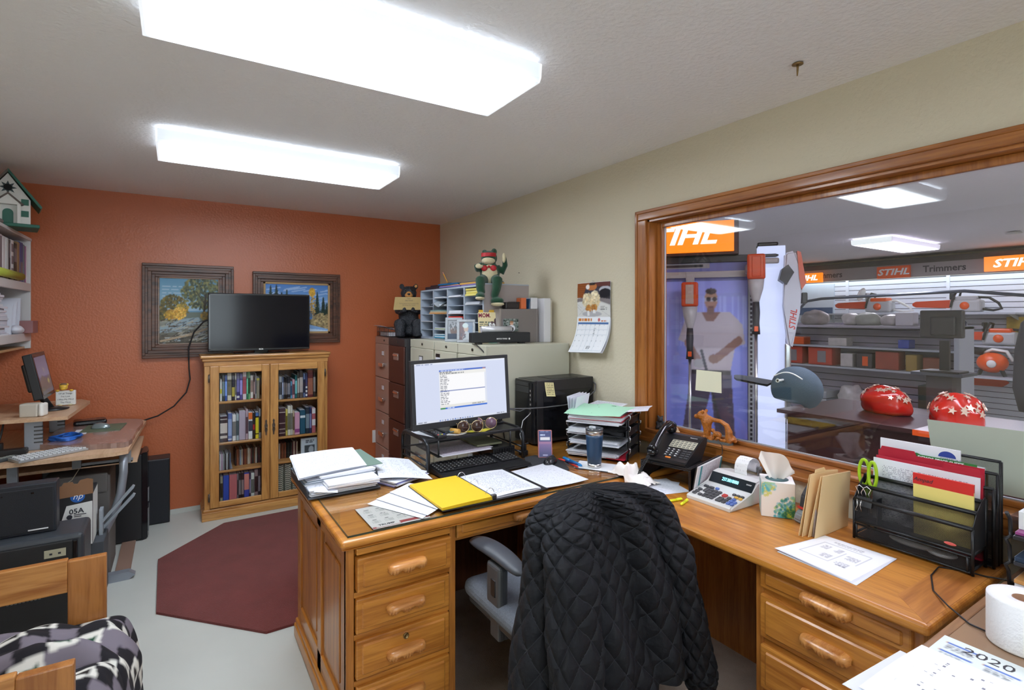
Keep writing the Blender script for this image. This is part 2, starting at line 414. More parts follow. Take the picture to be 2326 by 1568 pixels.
win = bpy.data.objects.new('window_1', None); COL.objects.link(win); win['kind'] = 'structure'
win.location = (XR, (WY0 + WY1) / 2, WZ0); MATS['window_1'] = Matrix.Translation(win.location)
def cas(name, z0, z1, y0, y1, m, mitre):
 b = nb()
 bx(b, XR - .02, XR, y0, y1, z0, z1, .004)
 obj(name, b, m, win, True)
b = nb(); bx(b, XR - .022, XR, WY0 - .08, WY1 + .076, WZ1, WZ1 + .054, .005); bx(b, XR - .028, XR - .018, WY0 - .08, WY1 + .076, WZ1 + .036, WZ1 + .054, .004)
obj('head_casing', b, TRIMW, win, True)
b = nb(); bx(b, XR - .022, XR, WY1, WY1 + .076, WZ0 - .056, WZ1, .005); bx(b, XR - .028, XR - .018, WY1 + .058, WY1 + .076, WZ0 - .056, WZ1 + .05, .004)
obj('side_casing', b, TRIMZ, win, True)
b = nb(); bx(b, XR - .022, XR, WY0 - .076, WY0, WZ0 - .056, WZ1, .005); obj('side_casing', b, TRIMZ, win, True)
b = nb(); bx(b, XR - .024, XR, WY0 - .08, WY1 + .076, WZ0 - .056, WZ0, .006); bx(b, XR - .034, XR - .018, WY0 - .08, WY1 + .076, WZ0 - .056, WZ0 - .036, .005)
obj('apron', b, TRIMW, win, True)
b = nb(); bx(b, XR - .03, XR + .10, WY0, WY1, WZ0 - .004, WZ0 + .014, .005); obj('sill', b, TRIMW, win, True)
b = nb(); bx(b, XR - .004, XR + .135, WY1 - .012, WY1, WZ0 + .014, WZ1); obj('jamb', b, TRIMZ, win, True)
b = nb(); bx(b, XR - .004, XR + .135, WY0, WY0 + .012, WZ0 + .014, WZ1); obj('jamb', b, TRIMZ, win, True)
b = nb(); bx(b, XR - .004, XR + .135, WY0, WY1, WZ1 - .012, WZ1); obj('head_jamb', b, TRIMW, win, True)
GX = 2.30
b = nb(); bx(b, GX - .022, GX - .002, WY1 - .048, WY1 - .012, WZ0 + .014, WZ1 - .012, .003); bx(b, GX - .022, GX - .002, WY0 + .012, WY0 + .048, WZ0 + .014, WZ1 - .012, .003)
bx(b, GX - .022, GX - .002, WY0 + .048, WY1 - .048, WZ1 - .042, WZ1 - .012, .003)
obj('stop', b, TRIMZ, win, True)
b = nb(); bx(b, GX - .022, GX - .002, WY0 + .048, WY1 - .048, WZ0 + .014, WZ0 + .034, .003); obj('stop', b, TRIMW, win, True)
b = nb(); bx(b, GX - .002, GX + .006, WY1 - .05, WY1 - .04, WZ0 + .014, WZ1 - .012); bx(b, GX - .004, GX + .006, WY0 + .05, WY1 - .05, WZ0 + .03, WZ0 + .038)
obj('glazing_bead', b, LGREY, win, True)
b = nb(); bx(b, GX, GX + .005, WY0 + .012, WY1 - .012, WZ0 + .014, WZ1 - .012); obj('pane', b, pane_mat('window glass', (.97, .99, .98), 1.5), win, True)
b = nb(); tube(b, [(XR + .0, .45, .835), (XR - .004, .45, .835)], .004, 8)
b.free()
# ================================================================ CEILING LIGHTS
def light(x0, x1, y0, y1, label, zb=2.36, zt=2.422, group=None, c=(.88, .96, 1.06), k=1.):
 t = thing('ceiling_light', label, 'ceiling light', ((x0 + x1) / 2, (y0 + y1) / 2, zb), 0, group)
 b = nb(); bx(b, x0 + .03, x1 - .03, y0 + .05, y1 - .05, zt, H - .001); obj('housing', b, WHITEP, t, True)
 b = nb(); s = .014
 prof = [(y0, zt), (y0 + .004, zb + s), (y0 + s, zb), (y1 - s, zb), (y1 - .004, zb + s), (y1, zt)]
 extr(b, [(x0 + .008, y, z) for y, z in prof], (x1 - x0 - .016, 0, 0)); obj('diffuser', b, lens_mat('lit acrylic diffuser %d %d' % (round(100 * (x1 - x0)), 10 * k), c, LSTR * k, (x1 - x0) / 2, (y1 - y0) / 2), t, True)
 for xa, xb in ((x0, x0 + .008), (x1 - .008, x1)):
  b = nb(); extr(b, [(xa, y, z) for y, z in prof], (xb - xa, 0, 0)); obj('end_cap', b, emis('lit end cap', (.9, .95, 1.), .3), t, True)
light(-.087, 1.099, 1.532, 1.935, 'large glowing fluorescent wraparound fixture on ceiling nearest the camera')
light(-.087, 1.099, -.75, -.35, 'added unseen fluorescent fixture on the ceiling behind the camera, brightening the room')  # extra lamp, added out of view to lift the room's brightness
light(-.087, 1.129, 3.03, 3.43, 'glowing fluorescent wraparound fixture on ceiling nearer the orange wall')
b = nb(); lathe(b, [(.006, 0), (.018, -.003), (.019, -.006), (.001, -.007)], (1.898, 1.06, H), 24)
tube(b, [(1.898, 1.06, H - .006), (1.898, 1.06, H - .018), (1.899, 1.061, H - .03), (1.899, 1.062, H - .046)], [.004, .004, .0035, .002], 8)
one('ceiling_hook', b, BRASS, 'small brass hook screwed into the white ceiling', 'hook', org=(1.898, 1.06, H))
# ================================================================ BOOKCASE
BX0, BX1, BYF = .172, 1.056, 4.535
t = thing('bookcase', 'oak bookcase with two glass doors standing against the orange wall', 'bookcase', (.614, 4.68, 0))
for xa, xb in ((BX0, BX0 + .02), (BX1 - .02, BX1)):
 b = nb(); bx(b, xa, xb, BYF, 4.83, .06, 1.165); obj('side_panel', b, CASEZ, t, True)
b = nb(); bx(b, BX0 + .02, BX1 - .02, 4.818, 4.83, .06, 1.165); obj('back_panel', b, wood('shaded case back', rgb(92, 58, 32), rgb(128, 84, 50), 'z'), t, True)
b = nb(); bx(b, BX0 - .004, BX1 + .004, BYF - .006, 4.83, 1.15, 1.19, .003); bx(b, BX0 - .018, BX1 + .014, BYF - .02, 4.832, 1.185, 1.21, .007); bx(b, BX0 - .028, BX1 + .022, BYF - .03, 4.834, 1.208, 1.23, .006)
obj('crown', b, CASEX, t, True)
b = nb(); bx(b, BX0 - .018, BX1 + .014, BYF - .022, 4.832, 0, .062, .004); bx(b, BX0 - .01, BX1 + .008, BYF - .012, 4.83, .06, .082, .006); obj('plinth', b, CASEX, t, True)
b = nb(); bx(b, BX0 + .02, BX1 - .02, BYF + .02, 4.818, .075, .1); obj('bottom_board', b, CASEX, t, True)
b = nb(); bx(b, BX0, BX0 + .034, BYF - .001, BYF + .018, .08, 1.16); bx(b, BX1 - .028, BX1, BYF - .001, BYF + .018, .08, 1.16); bx(b, .605, .627, BYF + .004, BYF + .018, .08, 1.15); obj('face_frame', b, CASEZ, t, True)
b = nb(); bx(b, .606, .626, BYF + .02, 4.818, .1, 1.15); obj('divider', b, CASEZ, t, True)
SHL = {'L': (.875, .562, .350), 'R': (.855, .557, .358)}
for z in SHL['L']:
 b = nb(); bx(b, BX0 + .02, .606, 4.565, 4.818, z - .018, z, .004); obj('shelf_board', b, CASEX, t, True)
for z in SHL['R']:
 b = nb(); bx(b, .626, BX1 - .02, 4.565, 4.818, z - .018, z, .004); obj('shelf_board', b, CASEX, t, True)
def gdoor(x0, x1, hinge):
 z0, z1, y0, y1 = .09, 1.15, BYF - .02, BYF - .001
 b = nb(); fr = .055
 d = obj('glass_door', bx(bx(b, x0, x0 + fr + .004, y0, y1, z0, z1, .004), x1 - fr, x1, y0, y1, z0, z1, .004), CASEZ, t, True)
 [obj('rail', bx(nb(), x0 + fr + .004, x1 - fr, y0, y1, q0, q1, .003), CASEX, d, True) for q0, q1 in ((z0, z0 + .042), (z1 - .053, z1))]
 b = nb(); bx(b, x0 + fr, x1 - fr, BYF - .011, BYF - .008, z0 + .04, z1 - .05); obj('glass_pane', b, pane_mat('cabinet glass', (.96, .97, .97), 1.4), d, True)
 hx = x1 - .024 if hinge == 'L' else x0 + .024
 b = nb(); pts = [(0, .06), (.008, .045), (.005, .03), (.012, .012), (.009, -.012), (.011, -.024), (.004, -.05), (.006, -.056), (0, -.07)]
 poly = [(hx + q, y0 - .003, .66 + z) for q, z in pts] + [(hx - q, y0 - .003, .66 + z) for q, z in pts[-2:0:-1]]
 extr(b, poly, (0, .003, 0)); ell(b, (hx, y0 - .014, .655), (.009, .012, .009), 12, 8)
 obj('pull', b, mat('antique pewter', (.16, .13, .11), .35, metal=.9), d, True, label='antique pewter drop pull')
 ex = x0 - .006 if hinge == 'L' else x1 + .006
 for z in (1.06, .17):
  b = nb(); bx(b, ex - .006, ex + .006, y0 + .004, y1 + .002, z - .026, z + .026); cyl(b, (ex, y0 + .004, z - .03), (ex, y0 + .004, z + .03), .004, seg=8)
  obj('hinge', b, mat('antique pewter', (.16, .13, .11), .35, metal=.9), d, True)
gdoor(.207, .612, 'L'); gdoor(.619, 1.03, 'R')
ORD = ['first', 'second', 'third', 'fourth', 'fifth', 'sixth', 'seventh', 'eighth', 'ninth', 'tenth', 'eleventh', 'twelfth', 'thirteenth', 'fourteenth', 'fifteenth', 'sixteenth', 'seventeenth', 'eighteenth', 'nineteenth', 'twentieth']
def bookmat(c): return mat('cover %d %d %d' % c, rgb(*c), .45)
CN = {}
def book(x0, x1, z, h, c, band, word, shelf, k, grp, name='book', dep=.17, yf=4.585, kind='book', title=True):
 b = nb(); g = .0006
 bx(b, x0 + g, x1 - g, yf, yf + dep, z, z + h, .0025 if x1 - x0 > .008 else 0, 0, 1)
 if name == 'book':
  bx(b, x0 + .003, x1 - .003, yf + .012, yf + dep + .0005, z + .004, z + h + .0006, 0, 2)
 if band and x1 - x0 > .006:
  for za, zb, mi in band: bx(b, x0 + g + .0008, x1 - g - .0008, yf - .0006, yf + .002, z + h * za, z + h * zb, 0, mi)
 return one(name, b, [bookmat(c), bookmat(band_c[0]), WHITE, bookmat(band_c[1])], '%s, %s from left, %s' % (word, ORD[k], shelf), kind, grp)
band_c = [(220, 220, 215), (40, 30, 30)]
def row(items, zx0, zx1, xw0, xw1, z, shelf, grp, **kw):
 global band_c
 for k, it in enumerate(items):
  a, e, h, c, word = it[:5]
  bands = it[5] if len(it) > 5 else [(.2, .75, 1)]
  band_c = it[6] if len(it) > 6 else [tuple(min(255, q + 95) if sum(c) < 330 else max(0, q - 110) for q in c), (40, 30, 30)]
  f = lambda q: (xw0 + (q - zx0) / (zx1 - zx0) * (xw1 - xw0)) * 4.585 / 4.53
  book(f(a), f(e), z, h, c, bands, word, shelf, k, grp, **kw)
L = (160, 1005, .268, .554); Rr = (1370, 2130, .681, .966)
row([(172, 215, .17, (226, 226, 224), 'white book with a yellow patch', [(.35, .55, 1)], [(222, 206, 40), (0, 0, 0)]), (217, 268, .2, (16, 42, 48), 'dark teal book'), (270, 316, .2, (44, 82, 170), 'bright blue book'), (318, 404, .215, (214, 208, 190), 'wide cream book'),
     (406, 468, .205, (30, 28, 44), 'black book with yellow title', [(.15, .5, 1)], [(190, 175, 70), (0, 0, 0)]), (470, 500, .21, (216, 214, 206), 'thin ivory book'), (502, 566, .21, (58, 50, 112), 'indigo book with a white mark', [(.08, .16, 1), (.3, .8, 3)], [(230, 230, 230), (120, 116, 180)]), (568, 622, .205, (72, 62, 140), 'violet blue book'),
     (626, 702, .225, (226, 212, 222), 'pale pink book', [(.2, .8, 1)], [(170, 70, 90), (0, 0, 0)]), (704, 736, .215, (22, 120, 82), 'deep green book'), (738, 780, .225, (112, 176, 122), 'light green book'), (784, 842, .185, (222, 214, 206), 'white book with red edge', [(0, .04, 1), (.3, .8, 3)], [(180, 40, 40), (150, 120, 110)]), (846, 884, .18, (72, 44, 44), 'dark brown book'), (886, 910, .2, (200, 200, 204), 'narrow grey book'), (912, 975, .165, (148, 142, 122), 'khaki book with a yellow top band', [(.88, .97, 1)], [(214, 202, 60), (0, 0, 0)])],
 *L, .875, 'top shelf, left door', 'books on the top left shelf')
row([(176, 322, .195, (56, 30, 44), 'thick maroon reference book with ivory lettering', [(.88, .91, 1), (.35, .74, 1), (.15, .25, 1)], [(216, 204, 196), (0, 0, 0)]), (330, 412, .215, (90, 112, 174), 'medium blue book', [(.06, .1, 1), (.2, .8, 3)], [(230, 230, 230), (150, 170, 215)]), (418, 492, .2, (226, 226, 226), 'white book with black title'), (496, 550, .205, (168, 188, 196), 'grey blue book'),
     (554, 684, .225, (184, 172, 190), 'thick lilac handbook with red title', [], [(160, 50, 90), (0, 0, 0)]), (686, 738, .235, (190, 164, 176), 'dusty pink book'), (742, 828, .21, (232, 236, 238), 'white book with an orange top', [(.74, .99, 1), (.3, .68, 3)], [(226, 110, 40), (50, 60, 80)]), (832, 880, .205, (34, 34, 36), 'black book with a red patch', [(.35, .55, 1)], [(190, 40, 44), (0, 0, 0)]), (886, 958, .205, (26, 24, 20), 'black book with yellow lettering and blue top', [(.0, .16, 1), (.2, .8, 1), (.86, .99, 3)], [(226, 210, 40), (70, 120, 190)]), (960, 1000, .23, (150, 150, 154), 'grey spiral book')],
 *L, .562, 'second shelf, left door', 'books on the second left shelf')
row([(176, 232, .2, (150, 150, 124), 'thin olive book'), (236, 352, .205, (34, 74, 176), 'thick royal blue book with white letters', [], [(225, 230, 240), (0, 0, 0)]), (356, 512, .205, (188, 104, 108), 'thick dusty red book', []), (514, 540, .21, (140, 140, 146), 'thin grey book'), (542, 596, .205, (26, 22, 24), 'black book with white title'), (598, 652, .205, (40, 24, 26), 'black brown book'),
     (654, 760, .205, (48, 66, 160), 'blue book with orange title', [(.35, .95, 1)], [(206, 130, 120), (0, 0, 0)]), (762, 794, .2, (60, 46, 78), 'purple grey book'), (796, 866, .195, (206, 212, 206), 'pale grey book'), (868, 940, .22, (142, 122, 124), 'mauve grey book'), (944, 996, .22, (40, 30, 38), 'dark plum book')],
 *L, .1, 'bottom shelf, left door', 'books on the bottom left shelf')
row([(1376, 1436, .185, (176, 180, 186), 'silver grey book'), (1438, 1468, .18, (92, 102, 130), 'slate blue book'), (1470, 1506, .18, (22, 18, 20), 'black book'), (1508, 1538, .175, (34, 26, 24), 'dark book with grey title'), (1540, 1602, .18, (28, 28, 38), 'black book with white base', [(.02, .06, 1), (.2, .7, 1)]), (1606, 1640, .14, (96, 160, 196), 'sky blue book'), (1642, 1692, .155, (196, 150, 166), 'rose book'), (1694, 1740, .19, (22, 100, 104), 'teal book'),
     (1742, 1784, .215, (82, 76, 70), 'brown grey book'), (1786, 1858, .225, (82, 72, 70), 'wide taupe book'), (1862, 1906, .2, (96, 112, 150), 'steel blue book'), (1908, 1952, .2, (52, 52, 92), 'navy book with three white squares', [(.06, .14, 1), (.22, .3, 1), (.38, .46, 1)], [(225, 225, 225), (0, 0, 0)]), (1956, 2066, .225, (98, 28, 34), 'thick dark red book', [(.1, .7, 1)], [(150, 90, 70), (0, 0, 0)]), (2070, 2120, .22, (44, 34, 32), 'very dark brown book')],
 *Rr, .855, 'top shelf, right door', 'books on the top right shelf')
row([(1376, 1506, .225, (62, 32, 42), 'thick burgundy book with ivory bands', [(.1, .13, 1), (.24, .27, 1), (.45, .48, 1), (.84, .87, 1)], [(190, 170, 160), (0, 0, 0)]), (1508, 1546, .215, (214, 200, 98), 'yellow book'), (1548, 1612, .24, (214, 212, 196), 'tall ivory book'), (1614, 1650, .24, (216, 214, 206), 'tall off white book'), (1652, 1686, .2, (196, 176, 150), 'tan paperback'), (1690, 1792, .18, (212, 158, 184), 'pink book with a purple seal', [(.1, .26, 1)], [(140, 60, 130), (0, 0, 0)]),
     (1798, 1908, .195, (24, 84, 110), 'petrol blue book with white title', [(.68, .78, 1)], [(220, 230, 235), (0, 0, 0)]), (1912, 1992, .215, (24, 44, 60), 'dark blue book'), (1994, 2036, .215, (36, 42, 92), 'navy blue book'), (2042, 2120, .205, (180, 96, 104), 'red and white book', [(.3, .55, 1), (.78, .99, 1)], [(222, 218, 220), (0, 0, 0)])],
 *Rr, .557, 'second shelf, right door', 'books on the second right shelf')
rr = random.Random(3)
cds = [('white', (222, 222, 222)), ('lilac', (186, 160, 186)), ('grey', (150, 156, 160)), ('white edged black', (40, 40, 44)), ('silver', (190, 194, 198)), ('charcoal', (52, 54, 60)), ('blue grey', (90, 104, 130))]
band_c = [(60, 60, 60), (0, 0, 0)]
for k, (nm, c) in enumerate(cds):
 x0 = .272 + k * .0112
 book(x0, x0 + .0106, .350, .124, c, [], nm + ' disc case in front group', 'third shelf, left door', k, 'disc cases on the third left shelf', 'disc_case', .14, 4.57, 'disc case')
b = nb(); bx(b, -.005, .005, 0, .14, 0, .13, .001, M=Matrix.Translation((.357, 4.575, .353)) @ Matrix.Rotation(R(-14), 4, 'Y'))
one('disc_case', b, bookmat((150, 156, 164)), 'grey disc case leaning at the end of the front group, left door', 'disc case', 'disc cases on the third left shelf')
cols = [('black', (26, 22, 22)), ('brown', (120, 74, 52)), ('dark grey', (50, 48, 50)), ('cream', (200, 188, 168)), ('dark green', (40, 50, 44)), ('rust', (150, 84, 56)), ('ivory', (214, 208, 196)), ('pale blue', (150, 176, 196)), ('maroon', (84, 36, 40))]
for k in range(17):
 nm, c = cols[(k * 5 + k // 3) % 9]; x0 = .384 + k * .0111
 book(x0, x0 + .0104, .350, .122 + .004 * (k % 3), c, [], nm + ' disc case in back row', 'third shelf, left door', k, 'disc cases set back on the third left shelf', 'disc_case', .14, 4.66, 'disc case')
for k in range(14):
 nm, c = cols[(k * 4 + 2 + k // 4) % 9]; x0 = .69 + k * .0113
 book(x0, x0 + .0105, .358, .122 + .005 * (k % 3), c, [], nm + ' disc case', 'third shelf, right door', k, 'disc cases on the third right shelf', 'disc_case', .14, 4.66, 'disc case')
t = thing('book', 'pale blue grey book facing out with a dark picture, third shelf, right glass door', 'book', (.93, 4.6, .358))
b = nb(); bx(b, .862, .99, 4.6, 4.625, .358, .515, .002); obj('cover', b, bookmat((196, 208, 218)), t, True)
a = Art(40, 44, (.77, .82, .86)); a.rect(.2, .36, .85, .95, (.27, .31, .34)); a.el(.62, .62, .16, .2, (.66, .7, .74)); a.words(.28, .1, .85, 2, .09, .05, (.35, .37, .42), .05)
picture('cover_print', a.a, (.864, 4.5992, .36), (.124, 0, 0), (0, 0, .153), PICM, t)
for k in range(3):
 b = nb()
 for j in range(15):
  z = .102 + j * .0155; x0 = .676 + k * .058
  grid(b, 8, 1, lambda u, v: (x0 + .003 + u * .05, 4.585 + .02 * (1 - 4 * (u - .5) ** 2) * -1 + .02, z + v * .006 - .006 * (1 - 4 * (u - .5) ** 2)), 1)
 bx(b, x0, x0 + .055, 4.6, 4.78, .1, .1 + .235, .003, 0, 1)
 one('spiral_notebook', b, [bookmat((98, 108, 96)), bookmat((214, 214, 200))], 'grey coil bound notebook, %s from left, bottom shelf, right door' % ORD[k], 'notebook', 'spiral notebooks on the bottom right shelf')
# ================================================================ TELEVISION
t = thing('television', 'black flat screen television standing on the oak bookcase', 'television', (.57, 4.66, 1.23))
b = nb(); bx(b, .199, .938, 4.64, 4.665, 1.252, 1.704, .006); bx(b, .32, .82, 4.66, 4.70, 1.29, 1.62, .012)
s = obj('housing', b, BLACK, t, True)
b = nb(); bx(b, .213, .925, 4.6385, 4.641, 1.272, 1.69); obj('screen', b, mat('dark glossy screen', (.006, .006, .01), .12, spec=.28), t, True)
b = nb()
for za, zb, xa, xb in ((1.268, 1.272, .205, .932), (1.69, 1.694, .205, .932)): bx(b, xa, xb, 4.637, 4.641, za, zb)
for xa, xb in ((.205, .213), (.925, .932)): bx(b, xa, xb, 4.637, 4.641, 1.268, 1.694)
obj('bezel', b, BLACKG, t, True)
b = nb(); bx(b, .52, .62, 4.645, 4.665, 1.232, 1.256, .004)
grid(b, 24, 2, lambda u, v: (.372 + u * .4, 4.62 + v * .07 - .03 * (1 - (2 * u - 1) ** 2), 1.2345 + .012 * (1 - (2 * u - 1) ** 2)), 0)
extr(b, [(.372 + .4 * i / 16, 4.62 - .03 * (1 - (i / 8 - 1) ** 2), 1.2302) for i in range(17)] + [(.772 - .4 * i / 16, 4.72, 1.2302) for i in range(17)], (0, 0, .005))
obj('stand', b, BLACKG, t, True)
text('logo', 'RCA', .016, frame((.568, 4.6365, 1.2625), (1, 0, 0), (0, 0, 1)), WPRINT, t, bold=.0006)
b = nb(); tube(b, [(.21, 4.7, 1.5), (.17, 4.72, 1.478), (.11, 4.75, 1.40), (.075, 4.76, 1.28), (.078, 4.76, 1.12), (.085, 4.76, 1.04), (.06, 4.76, .94), (-.02, 4.77, .84), (-.12, 4.78, .775), (-.22, 4.79, .745), (-.3, 4.795, .70), (-.34, 4.795, .3), (-.34, 4.795, .01)], .0055, 8)
obj('power_cord', b, BLACK, t, True)
# ================================================================ PAINTINGS
def framed(x0, x1, z0, z1, label, art, fw, liner):
 t = thing('framed_painting', label, 'painting', ((x0 + x1) / 2, YB - .01, z0))
 b = nb()
 steps = [(0, .020, .045), (.014, .038, .034), (.034, .06, .04), (.058, .082, .022), (.08, fw, .018)]
 for d0, d1, th in steps:
  bx(b, x0 + d0, x1 - d0, YB - th, YB - .004, z1 - d1, z1 - d0, .003, 0, 1); bx(b, x0 + d0, x1 - d0, YB - th, YB - .004, z0 + d0, z0 + d1, .003, 0, 1)
  bx(b, x0 + d0, x0 + d1, YB - th, YB - .004, z0 + d1, z1 - d1, .003, 0, 1); bx(b, x1 - d1, x1 - d0, YB - th, YB - .004, z0 + d1, z1 - d1, .003, 0, 1)
 obj('frame', b, DWOOD, t, True)
 b = nb(); q = fw - .003
 for (xa, xb, za, zb) in ((x0 + q, x1 - q, z1 - q - liner, z1 - q), (x0 + q, x1 - q, z0 + q, z0 + q + liner), (x0 + q, x0 + q + liner, z0 + q, z1 - q), (x1 - q - liner, x1 - q, z0 + q, z1 - q)):
  bx(b, xa, xb, YB - .014, YB - .004, za, zb, .002)
 obj('liner', b, mat('tan linen liner', rgb(176, 146, 104), .7) if liner > .015 else wood('inner walnut slip', rgb(84, 56, 36), rgb(120, 84, 56), 'x'), t, True)
 q += liner - .002
 b = nb(); bx(b, x0 + q, x1 - q, YB - .008, YB - .004, z0 + q, z1 - q); obj('board', b, GREY, t, True)
 picture('canvas', art.a, (x0 + q, YB - .0085, z0 + q), (x1 - x0 - 2 * q, 0, 0), (0, 0, z1 - z0 - 2 * q), PICM, t)
a = Art(130, 150, (.4, .58, .7)); a.grad(0, 0, 1, .5, (.36, .56, .68), (.62, .74, .82)); a.words(.05, .12, .4, 5, .05, .012, (.68, .78, .84), .03)
a.rect(0, .52, 1, .66, (.42, .46, .42))
a.dabs(700, .72, .22, .36, .26, .022, [(.3, .33, .24), (.42, .44, .28), (.52, .5, .3), (.24, .28, .22)])
a.line(.78, .25, .74, .6, .02, (.22, .2, .16)); a.line(.76, .4, .62, .2, .008, (.22, .2, .16)); a.line(.76, .42, .92, .2, .008, (.22, .2, .16))
a.dabs(420, .22, .5, .25, .24, .022, [(.4, .38, .2), (.5, .42, .2), (.3, .28, .16)])
a.dabs(90, .38, .46, .1, .07, .018, [(.7, .6, .26), (.6, .5, .2)]); a.dabs(110, .2, .56, .12, .07, .018, [(.8, .64, .24), (.7, .52, .2)]); a.dabs(160, .33, .54, .11, .09, .018, [(.86, .68, .26), (.78, .56, .2), (.93, .78, .4)])
a.dabs(140, .85, .58, .16, .08, .02, [(.5, .42, .2), (.66, .5, .18), (.3, .28, .18)])
a.grad(0, .66, 1, 1, (.56, .58, .54), (.3, .28, .24)); a.poly([(.4, .62), (.66, .6), (.7, .68), (.3, .82), (0, .84), (0, .74)], (.56, .64, .68))
for i in range(260):
 x, y = a.r.uniform(), a.r.uniform(.64, 1); a.line(x, y, x + a.r.uniform(.03, .15), y - a.r.uniform(0, .04), .005, [(.66, .64, .58), (.36, .32, .26), (.24, .22, .2), (.6, .66, .7)][a.r.randint(4)])
a.line(.02, .96, .55, .86, .014, (.68, .6, .5)); a.line(.5, .87, .98, .72, .018, (.6, .54, .46)); a.line(.58, .93, .75, .82, .012, (.5, .5, .52))
framed(-.221, .387, 1.207, 1.925, 'brown framed painting of a yellow autumn bush beside a stream, left of the television', a, .1, .012)
a = Art(150, 130, (.3, .5, .78)); a.grad(0, 0, 1, .6, (.28, .48, .76), (.62, .76, .9))
for i in range(24):
 x, y = a.r.uniform(), a.r.uniform(.05, .4); a.line(x, y, x + .2, y - .05, .012, (.6, .72, .88))
a.dabs(160, .5, .62, .5, .08, .03, [(.34, .42, .52), (.28, .36, .44)])
def pine(x, y0, y1, wd):
 for i in range(60):
  f = i / 60; wd2 = wd * 1.7 * (f ** .8) * (.7 + .3 * math.cos(i * 2.1)); a.line(x - wd2 * a.r.uniform(.6, 1), y0 + (y1 - y0) * f + .02, x + wd2 * a.r.uniform(.5, 1), y0 + (y1 - y0) * f + .02, .007, [(.1, .18, .14), (.14, .24, .18), (.08, .13, .12)][a.r.randint(3)])
for x, y0, wd in ((.08, .02, .06), (.17, 0, .07), (.25, .15, .04), (.33, .1, .05), (.45, .2, .05), (.82, .13, .055), (.92, .24, .05), (.98, .36, .04), (.6, .3, .05)): pine(x, y0, .75, wd)
a.line(.735, .2, .75, .75, .007, (.7, .66, .56)); a.dabs(160, .735, .16, .05, .09, .014, [(.86, .68, .22), (.78, .58, .2)]); a.dabs(100, .75, .45, .05, .2, .012, [(.82, .64, .24), (.56, .44, .2)])
a.rect(0, .74, 1, 1, (.4, .38, .3)); a.dabs(300, .9, .78, .18, .16, .022, [(.62, .54, .38), (.48, .42, .3), (.72, .64, .46)])
a.poly([(0, .86), (.6, .82), (1, .95), (1, 1), (0, 1)], (.5, .66, .86)); a.poly([(.3, .9), (.8, .95), (1, .98), (1, 1), (.3, 1)], (.74, .84, .94))
framed(.526, 1.229, 1.294, 1.896, 'brown framed painting of dark pines by water, right behind the television', a, .078, .024)
# ================================================================ FILE CABINETS
CT = 1.345
def cabinet(y0, y1, xf, label, cm, style, top=CT):
 t = thing('filing_cabinet', label, 'filing cabinet', ((xf + 2.19) / 2, (y0 + y1) / 2, 0), 0, None)
 b = nb(); bx(b, xf + .014, 2.19, y0 + .002, y1 - .002, 0, top, .004)
 bx(b, xf + .004, xf + .016, y0 + .002, y1 - .002, top - .062, top, .003); bx(b, xf + .02, xf + .03, y0 + .01, y1 - .01, top, top + .001)
 obj('shell', b, cm[0], t, True)
 b = nb(); cyl(b, (xf + .004, (y0 + y1) / 2 - .02, top - .03), (xf - .002, (y0 + y1) / 2 - .02, top - .03), .009, seg=14); obj('lock', b, mat('dark lock', (.08, .07, .06), .3, metal=.8), t, True)
 dz = (top - .062 - .05) / 4; ym = (y0 + y1) / 2
 for k in range(4):
  z1 = top - .064 - k * dz; z0 = z1 - dz + .006
  b = nb(); bx(b, xf, xf + .014, y0 + .012, y1 - .012, z0, z1, .005)
  d = obj('drawer', b, cm[1], t, True)
  b = nb()
  if style == 'cup':
   bx(b, xf - .003, xf + .001, ym - .055, ym + .055, z1 - .115, z1 - .06, .002); obj('recessed_pull', b, mat('pull plate', rgb(176, 168, 164), .3, metal=.7), d, True)
   b = nb(); bx(b, xf - .009, xf - .002, ym - .055, ym + .055, z1 - .082, z1 - .066, .003); obj('grip', b, CHROME, d, True)
  else:
   for yy in (ym - .048, ym + .048): bx(b, xf - .02, xf, yy - .006, yy + .006, z1 - .19, z1 - .17, .002)
   bx(b, xf - .028, xf - .016, ym - .06, ym + .06, z1 - .2, z1 - .166, .005); obj('handle', b, CHROME if style == 'tan' else mat('satin steel pull', rgb(172, 172, 168), .3, metal=.8), d, True)
   b = nb(); bx(b, xf - .003, xf + .001, ym - .036, ym + .036, z1 - .105, z1 - .055, .001, 0, 1); bx(b, xf - .0036, xf - .002, ym - .028, ym + .028, z1 - .098, z1 - .062, 0, 1)
   obj('label_holder', b, [mat('holder rim', (.1, .1, .1), .35, metal=.5) if style != 'tan' else mat('bronze rim', rgb(170, 140, 120), .35, metal=.4), WHITE], d, True)
 return t
TAN = mat('taupe enamel steel', rgb(166, 136, 122), .4); TAN2 = mat('taupe enamel drawer', rgb(172, 140, 126), .38)
DBR = mat('dark brown enamel steel', rgb(74, 42, 36), .35); DBK = mat('blackish cabinet shell', rgb(50, 48, 50), .4)
cabinet(4.36, 4.825, 1.553, 'taupe four drawer filing cabinet in the corner by the orange wall', (TAN, TAN2), 'tan', 1.34)
cabinet(3.965, 4.345, 1.512, 'dark brown four drawer filing cabinet beneath the carved bear', (DBK, DBR), 'cup', 1.345)
cabinet(3.5, 3.955, 1.553, 'putty colored filing cabinet next to the dark brown one, partly behind the monitor', (CABBEIGE, CABBEIGE), 'beige')
cabinet(3.125, 3.494, 1.553, 'middle putty colored filing cabinet with a red and white sticker, behind the monitor', (CABBEIGE, CABBEIGE), 'beige')
cabinet(2.741, 3.119, 1.553, 'putty colored filing cabinet nearest the desk, its long side toward the camera', (CABBEIGE, CABBEIGE), 'beige')
